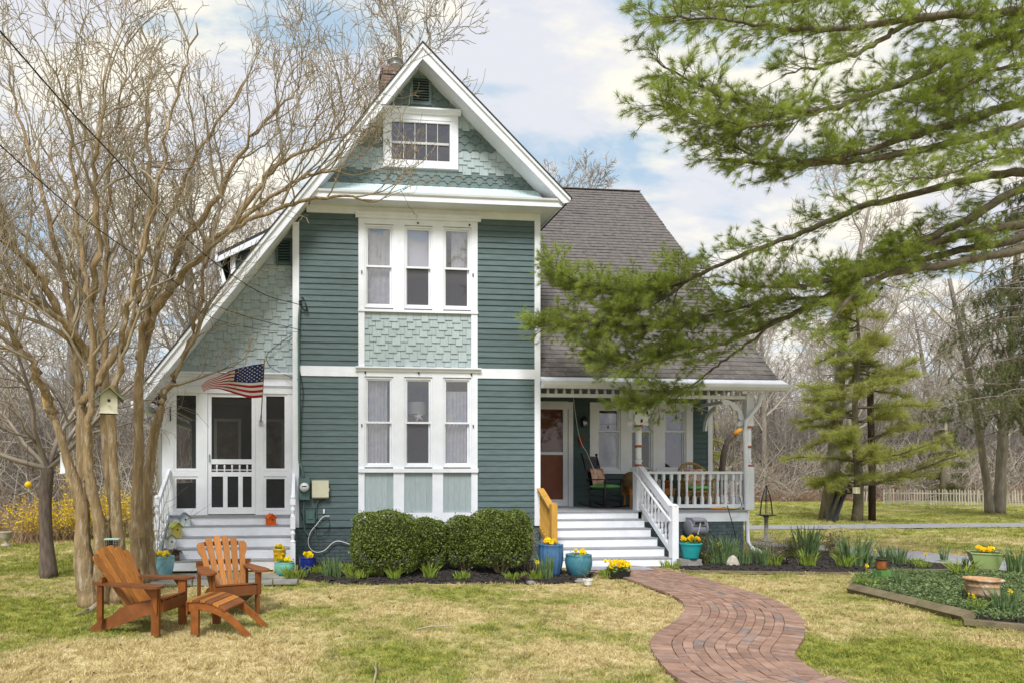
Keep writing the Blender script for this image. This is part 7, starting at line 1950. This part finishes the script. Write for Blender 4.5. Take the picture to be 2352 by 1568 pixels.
CL = [MB().add(*blades(n, h, s, l, w, i+3)).mesh('leaves', mt) for i, (n, h, s, l, w, mt) in enumerate((
    (85,.36,.13,.35,.0085,BLADE_BLUE), (55,.30,.09,.40,.008,BLADE_BLUE), (60,.22,.10,.7,.007,BLADE_YEL), (34,.26,.05,.30,.007,BLADE_BLUE), (90,.12,.13,.8,.006,BLADE_YEL)))]
def clump(px, py, k, s, label, nf=0, z=.03, cat='plant', name='daffodil_clump', group='clumps of daffodil leaves in the beds'):
    g = gp(px, py); t = thing(name, (g.x, g.y, z), label, cat, group, random.uniform(0,6.28)); s *= 1.22; t.scale = (s,s,s)
    o = bpy.data.objects.new('leaves', CL[k]); link(o, t)
    for i in range(nf):
        a = random.uniform(0,6.28); r = random.uniform(.02,.13); zz = random.uniform(.20,.31)
        obj('stalk', MB().tube([(r*.4*math.cos(a), r*.4*math.sin(a), 0), (r*math.cos(a), r*math.sin(a), zz)], .004, 5), BLADE_YEL, t)
        piece('flower', DAFF_ME, t, (r*math.cos(a), r*math.sin(a), zz + .01), (random.uniform(-.4,.3), 0, -t.rotation_euler.z + random.uniform(-.8,.8)), (.95,)*3)
    return t
for a in (
    (1668,1297,0,1.25,'large clump of upright daffodil leaves left of the pale pointed rock',1), (1640,1296,1,1.1,'daffodil clump just right of the concrete blocks'), (1712,1297,1,1.0,'daffodil clump immediately right of the pale pointed rock'),
    (1752,1299,1,1.05,'daffodil clump in front of the low bare bush at the downpipe'), (1777,1300,2,1.0,'yellow-green clump beside the dark spiky plant'), (1851,1277,0,1.45,'tall dense daffodil clump in front of the russet bush'),
    (1853,1301,2,1.15,'yellow-green clump before the tall dense daffodil clump'), (1962,1301,0,1.4,'broad daffodil clump behind the rusty iron pot, largest in the mulch'), (1940,1303,2,1.05,'yellow-green clump at the left foot of the broad daffodil clump'),
    (2000,1304,3,1.0,'thin daffodil clump directly left of the rusty iron pot',1), (2036,1292,1,.95,'daffodil clump just behind the rusty iron pot'), (2066,1298,1,1.0,'daffodil clump with lime shoots right of the rusty iron pot'),
    (2168,1289,3,.95,'sparse daffodil clump alone by the driveway edge'), (2218,1303,3,.6,'few thin leaves at the left side of the square green planter'), (2340,1318,0,1.05,'big daffodil clump at the right edge of the picture',3),
    (2066,1350,3,.9,'pale daffodil clump inside the ground cover below the rusty pot'), (2210,1327,2,1.2,'low daffodil clump in the ground cover above the terracotta pot'), (2304,1411,1,.95,'daffodil clump with blooms right of the terracotta pot',1),
    (2240,1408,2,.62,'flowering clump in front of the terracotta pot',3), (1992,1349,4,1.0,'low tuft with one orange bloom in the ground cover corner',1), (2118,1304,4,.8,'low tuft with a single bloom on the mulch centre',1),
    (757,1325,1,.95,'daffodil clump right of the cobalt pot in the front bed'), (776,1329,3,1.0,'small upright clump beside the clump near the cobalt pot'), (905,1332,2,.8,'yellow-green tuft before the wide left boxwood'), (986,1328,2,.9,'green tuft between the two pairs of boxwoods'),
    (1252,1330,1,1.1,'grey-green clump at the foot of the tall blue planter'), (1224,1331,4,1.0,'low tuft with one yellow bloom left of the tall blue planter',1), (1540,1306,4,1.0,'low tuft at the foot of the white stair post'), (1180,1333,4,.9,'low tuft in front of the round boxwood')):
    clump(*a)
for (px, py, k, s, lb) in ((676,1327,4,1.3,'dense grassy tuft below the mint green bowl'), (860,1322,4,1.2,'low green tuft at the left boxwood foot'), (820,1330,4,1.2,'low bright tuft along the front bed edge'), (735,1318,4,1.2,'low leafy tuft by the foundation behind the cobalt pot'), (790,1316,4,1.3,'low leafy row along the foundation'), (1060,1332,4,.9,'small green tuft between the right boxwoods'), (1395,1326,4,.9,'low green tuft left of the pansy tray'), (2100,1296,4,.9,'low tuft along the driveway side of the mulch')):
    clump(px, py, k, s, lb, 0, .03, 'plant', 'grass_tuft', 'low green tufts in the beds')
# small woody bushes in the side bed
def bush(px, py, h, w, n, mat_s, leaf, label, seed, nl=0, lsz=.02, flowers=0, z0=.0):
    rnd.seed(seed); g = gp(px, py); t = thing('bush', (g.x, g.y, 0), label, 'shrub', None, world_built=True); tw = Twigs(); tips = []
    for k in range(n):
        a = rnd.uniform(0,6.28); ln = rnd.uniform(.1,1.0)*w/h
        pts, d = walk((g.x + rnd.gauss(0,.05), g.y + rnd.gauss(0,.05), 0), unit((math.cos(a)*ln, math.sin(a)*ln, 1)), h*rnd.uniform(.6,1.1), 5, .14, .0)
        tw.add(pts, [.006,.005,.005,.004,.003,.002]); tips += pts[2:]
        for c in range(4):
            i = rnd.randrange(1,5); p2, _ = walk(pts[i], side_dir(unit(tuple(pts[i+1][j]-pts[i][j] for j in range(3))), rnd.uniform(.4,1.)), h*.3, 3, .2, 0); tw.add(p2, [.004,.003,.002,.0015]); tips += p2[1:]
    obj('stems', tw.mesh('stems', mat_s, 4), None, t, kind='stuff')
    if nl:
        c = np.array(tips)[RNG.integers(0, len(tips), nl)] + RNG.normal(size=(nl,3))*.025
        V, Fc = leaf_cloud(c, lsz); obj('foliage', np_mesh('foliage', V, Fc, leaf), None, t, kind='stuff')
    return t
RUSSET = M('russet_leaf', (0.20,0.105,0.045), .6, .4, 14, transl=.2)
OLIVEL = M('olive_leaf', (0.11,0.115,0.035), .6, .4, 14, transl=.2)
bush(1768, 1292, .62, .35, 26, TWIG, OLIVEL, 'low bare twiggy bush beside the porch downpipe', 61, 260, .016)
bush(1815, 1284, .48, .30, 30, OLIVEL, OLIVEL, 'feathery olive bush behind the dark spiky plant', 62, 420, .018)
bush(1905, 1271, .55, .38, 22, TWIG, RUSSET, 'russet leaved bush near the driveway', 63, 420, .02)
bush(1800, 1297, .28, .22, 24, M('dark_purple_stem', (0.04,0.025,0.03), .8), RUSSET, 'dark spiky plant in the middle of the mulch bed', 64, 50, .015)
bush(1930, 1283, .26, .22, 10, TWIG, BLADE_YEL, 'bright yellow-green mounding plant behind the broad daffodil clump', 65, 420, .018)
bush(1988, 1296, 1.35, .05, 1, TWIG, OLIVEL, 'single bare whip of a stem rising from the side bed', 66)
bush(1612, 1298, .55, .22, 14, OLIVEL, OLIVEL, 'yellow-green leafy plant behind the turquoise pot', 67, 420, .02)
bush(1222, 1318, .8, .12, 12, TWIG, RUSSET, 'thin dry stems behind the tall blue planter', 68, 60, .012)
bush(345, 1330, 1.6, .9, 7, TWIG, OLIVEL, 'thin bare whips rising by the left newel post', 69)
tag(obj('garden_light', MB().lathe([(.05,0),(.06,.02),(.04,.05),(.055,.07),(.02,.10),(.001,.11)], tuple(gp(1805,1293)), 12), M('verdigris', (0.12,0.20,0.17), .6, .2, 9)), 'small green metal garden light beside the dark spiky plant', 'light')
tag(obj('driftwood', MB().tube([gp(1196,1326,.06), gp(1206,1322,.12), gp(1222,1331,.10)], [.03,.025,.01], 6).tube([gp(1206,1322,.12), gp(1215,1316,.2)], [.02,.006], 5), DBARK), 'grey piece of driftwood in the front bed near the round boxwood', 'driftwood')
# yellow forsythia
FORS = M('forsythia_bloom', (0.80,0.60,0.02), .7, .25, 12, transl=.3)
def forsythia(px, py, h, w, n, nl, label, seed):
    rnd.seed(seed); g = gp(px, py); t = thing('forsythia_shrub', (g.x, g.y, 0), label, 'shrub', 'forsythia shrubs at the wood edge', world_built=True); tw = Twigs(); tips = []
    for k in range(n):
        a = rnd.uniform(0,6.28); ln = rnd.uniform(.1,.9)*w/h
        pts, d = walk((g.x + rnd.gauss(0,w*.30), g.y + rnd.gauss(0,.3), 0), unit((math.cos(a)*ln, math.sin(a)*ln, 1)), h*rnd.uniform(.7,1.15), 6, .10, -.06)
        tw.add(pts, [.009,.008,.007,.006,.005,.004,.003]); tips += [tuple(pts[i][j] + (pts[i+1][j]-pts[i][j])*rnd.random() for j in range(3)) for i in (2,2,3,3,4,4,5,5)]
    obj('stems', tw.mesh('stems', BRUSH_R, 3), None, t, kind='stuff')
    c = np.array(tips)[RNG.integers(0, len(tips), nl)] + RNG.normal(size=(nl,3))*.035
    V, Fc = leaf_cloud(c, .027); obj('blossom', np_mesh('blossom', V, Fc, FORS), None, t, kind='stuff'); return t
forsythia(75, 1243, 1.15, .9, 130, 1600, 'sparse yellow forsythia left of the small dark tree', 71)
forsythia(165, 1238, 1.25, 1.0, 150, 4200, 'bright yellow forsythia between the small dark tree and the bare trunks', 72)
forsythia(265, 1232, 1.35, .7, 100, 3600, 'bright yellow forsythia seen between the bare trunks', 73)
forsythia(185, 1222, 2.5, .4, 30, 700, 'tall thin flowering forsythia stems behind the others', 74)
# ground cover
inside, (bx0, bx1, by0, by1) = BEDS['ground_cover']
pts = []
while len(pts) < 27000:
    x, y = random.uniform(bx0, bx1), random.uniform(by0, by1)
    if inside(x, y): pts.append((x, y, .045 + .06*random.random()*(1 + .5*math.sin(3*x)*math.sin(4*y))))
VINCA = M('vinca_leaf', (0.14,0.20,0.07), .42, .5, 9, transl=.2, spec=.4, dirt=((0.23,0.28,0.08), 2.2, .56))  # paler blotches: mixed leaf tone plus light glints painted into the colour
V, Fc = leaf_cloud(np.array(pts), .0175, flat=.0, asp=.5); obj('ground_cover', np_mesh('ground_cover', V, Fc, VINCA), None, kind='stuff')

# --- lawn grass: short tufts scattered over the turf
def tuft(n, h, sp, seed, w=.0032):
    V, Fc = blades(n, h, sp, 1.1, w, seed, .5); me = MB().add(V, Fc).mesh('grass_tuft', BLADE); return bpy.data.objects.new('grass_tuft_source', me)
SRC = [tuft(18, .055, .045, 81), tuft(16, .040, .05, 82), tuft(20, .030, .055, 83)]
from mathutils.kdtree import KDTree
kd = KDTree(len(cl))
for i, p in enumerate(cl): kd.insert(p, i)
kd.balance()
bed_tests = [v for v in BEDS.values()]
rg = np.random.default_rng(90)
def blocked(x, y):
    if kd.find(Vector((x, y, 0)))[2] < HALF + random.uniform(-.05, .03): return True
    if 12.0 < y and -2.7 < x < 9.4: return True
    if 11.3 < y < 13.2 and -2.8 < x < .3: return random.random() < .93
    if on_road(x, y): return random.random() < .985
    for ins, (a, b_, c, d) in bed_tests:
        if a < x < b_ and c < y < d and ins(x, y): return True
    return False
G = [[], [], []]
DRV = [tuple(p)[:2] for p in drive + drive_b]
ra0, ra1 = gp(1750,1216).y, gp(1750,1206).y
rb0, rb1 = gp(2352,1213).y + 1.2, gp(2352,1204).y + 1.5
def on_road(x, y):
    if x > 8.4:
        t = (x - 8.5)/51.5
        if lerp(ra0, rb0, t) < y < lerp(ra1, rb1, t): return True
    r = False; n = len(DRV)
    for i in range(n):
        a, b_ = DRV[i], DRV[(i+1) % n]
        if (a[1] > y) != (b_[1] > y) and x < (b_[0]-a[0])*(y-a[1])/(b_[1]-a[1]) + a[0]: r = not r
    return r
def scatter(n, x0, x1, y0, y1, s0, s1, lim):
    X = rg.uniform(x0, x1, n); Y = rg.uniform(y0, y1, n); Q = rg.random(n)
    for x, y, q in zip(X, Y, Q):
        fw = x*SA + y*CA
        if fw < 2.2: continue
        px = XP + F*(x*CA - y*SA)/fw
        if px < -1000 or px > 3300: continue
        if q > min(1, (lim/fw)**1.1) or blocked(x, y): continue
        G[random.randrange(3)].append((x, y, float(gnd(x, y)) - .022, random.uniform(s0, s1), random.uniform(0, 6.28)))
scatter(88000, -12, 15, 3.0, 13.2, .6, 1.35, 5.5)
scatter(30000, -26, 3, 12.0, 20.5, .9, 1.9, 9)
scatter(30000, 8, 40, 12.5, 41, 1.1, 2.4, 12)
gr_v = []
for k in range(3):
    A = G[k]
    me = bpy.data.meshes.new('grass'); me.vertices.add(len(A)); me.vertices.foreach_set('co', np.array([a[:3] for a in A], np.float32).ravel())
    at_s = me.attributes.new('tuft_scale', 'FLOAT', 'POINT'); at_s.data.foreach_set('value', np.array([a[3] for a in A], np.float32))
    at_r = me.attributes.new('tuft_turn', 'FLOAT', 'POINT'); at_r.data.foreach_set('value', np.array([a[4] for a in A], np.float32))
    o = bpy.data.objects.new('grass', me); COL.objects.link(o); o['kind'] = 'stuff'
    ng = bpy.data.node_groups.new('scatter_tufts', 'GeometryNodeTree')
    ng.interface.new_socket('Geometry', in_out='INPUT', socket_type='NodeSocketGeometry'); ng.interface.new_socket('Geometry', in_out='OUTPUT', socket_type='NodeSocketGeometry')
    gi, go = ng.nodes.new('NodeGroupInput'), ng.nodes.new('NodeGroupOutput')
    inst = ng.nodes.new('GeometryNodeInstanceOnPoints'); oi = ng.nodes.new('GeometryNodeObjectInfo'); oi.inputs['Object'].default_value = SRC[k]
    na = ng.nodes.new('GeometryNodeInputNamedAttribute'); na.data_type = 'FLOAT'; na.inputs['Name'].default_value = 'tuft_scale'
    nr = ng.nodes.new('GeometryNodeInputNamedAttribute'); nr.data_type = 'FLOAT'; nr.inputs['Name'].default_value = 'tuft_turn'
    cx = ng.nodes.new('ShaderNodeCombineXYZ'); ng.links.new(nr.outputs[0], cx.inputs[2])
    ng.links.new(gi.outputs[0], inst.inputs['Points']); ng.links.new(oi.outputs['Geometry'], inst.inputs['Instance'])
    ng.links.new(cx.outputs[0], inst.inputs['Rotation']); ng.links.new(na.outputs[0], inst.inputs['Scale']); ng.links.new(inst.outputs[0], go.inputs[0])
    md = o.modifiers.new('tufts', 'NODES'); md.node_group = ng
# fallen twigs and dead leaves on the lawn
DEAD = M('dead_leaf', (0.22,0.13,0.06), .9, .35, 20)
c = []
while len(c) < 500:
    x, y = rg.uniform(-8, 11), rg.uniform(3.2, 12.8)
    if not blocked(x, y): c.append((x, y, .02))
V, Fc = leaf_cloud(np.array(c), .022, flat=.0); obj('fallen_leaves', np_mesh('fallen_leaves', V, Fc, DEAD), None, kind='stuff')
for a, b_, lb in (((950,1445),(1040,1436),'fallen grey twig lying on the middle of the lawn'), ((858,1568),(862,1518),'thin pale stick lying on the lawn at the bottom edge'), ((172,1412),(208,1395),'pale fallen stick at the root of the bare tree')):
    g0, g1 = gp(*a, .03), gp(*b_, .03); m = MB().tube([g0, g0.lerp(g1,.4) + Vector((.02,.03,.01)), g1], [.008,.010,.004], 5).tube([g0.lerp(g1,.4) + Vector((.02,.03,.01)), g0.lerp(g1,.6) + Vector((.0,.12,.02))], [.006,.002], 4)
    tag(obj('fallen_stick', m, TWIG), lb, 'stick', 'sticks on the lawn')
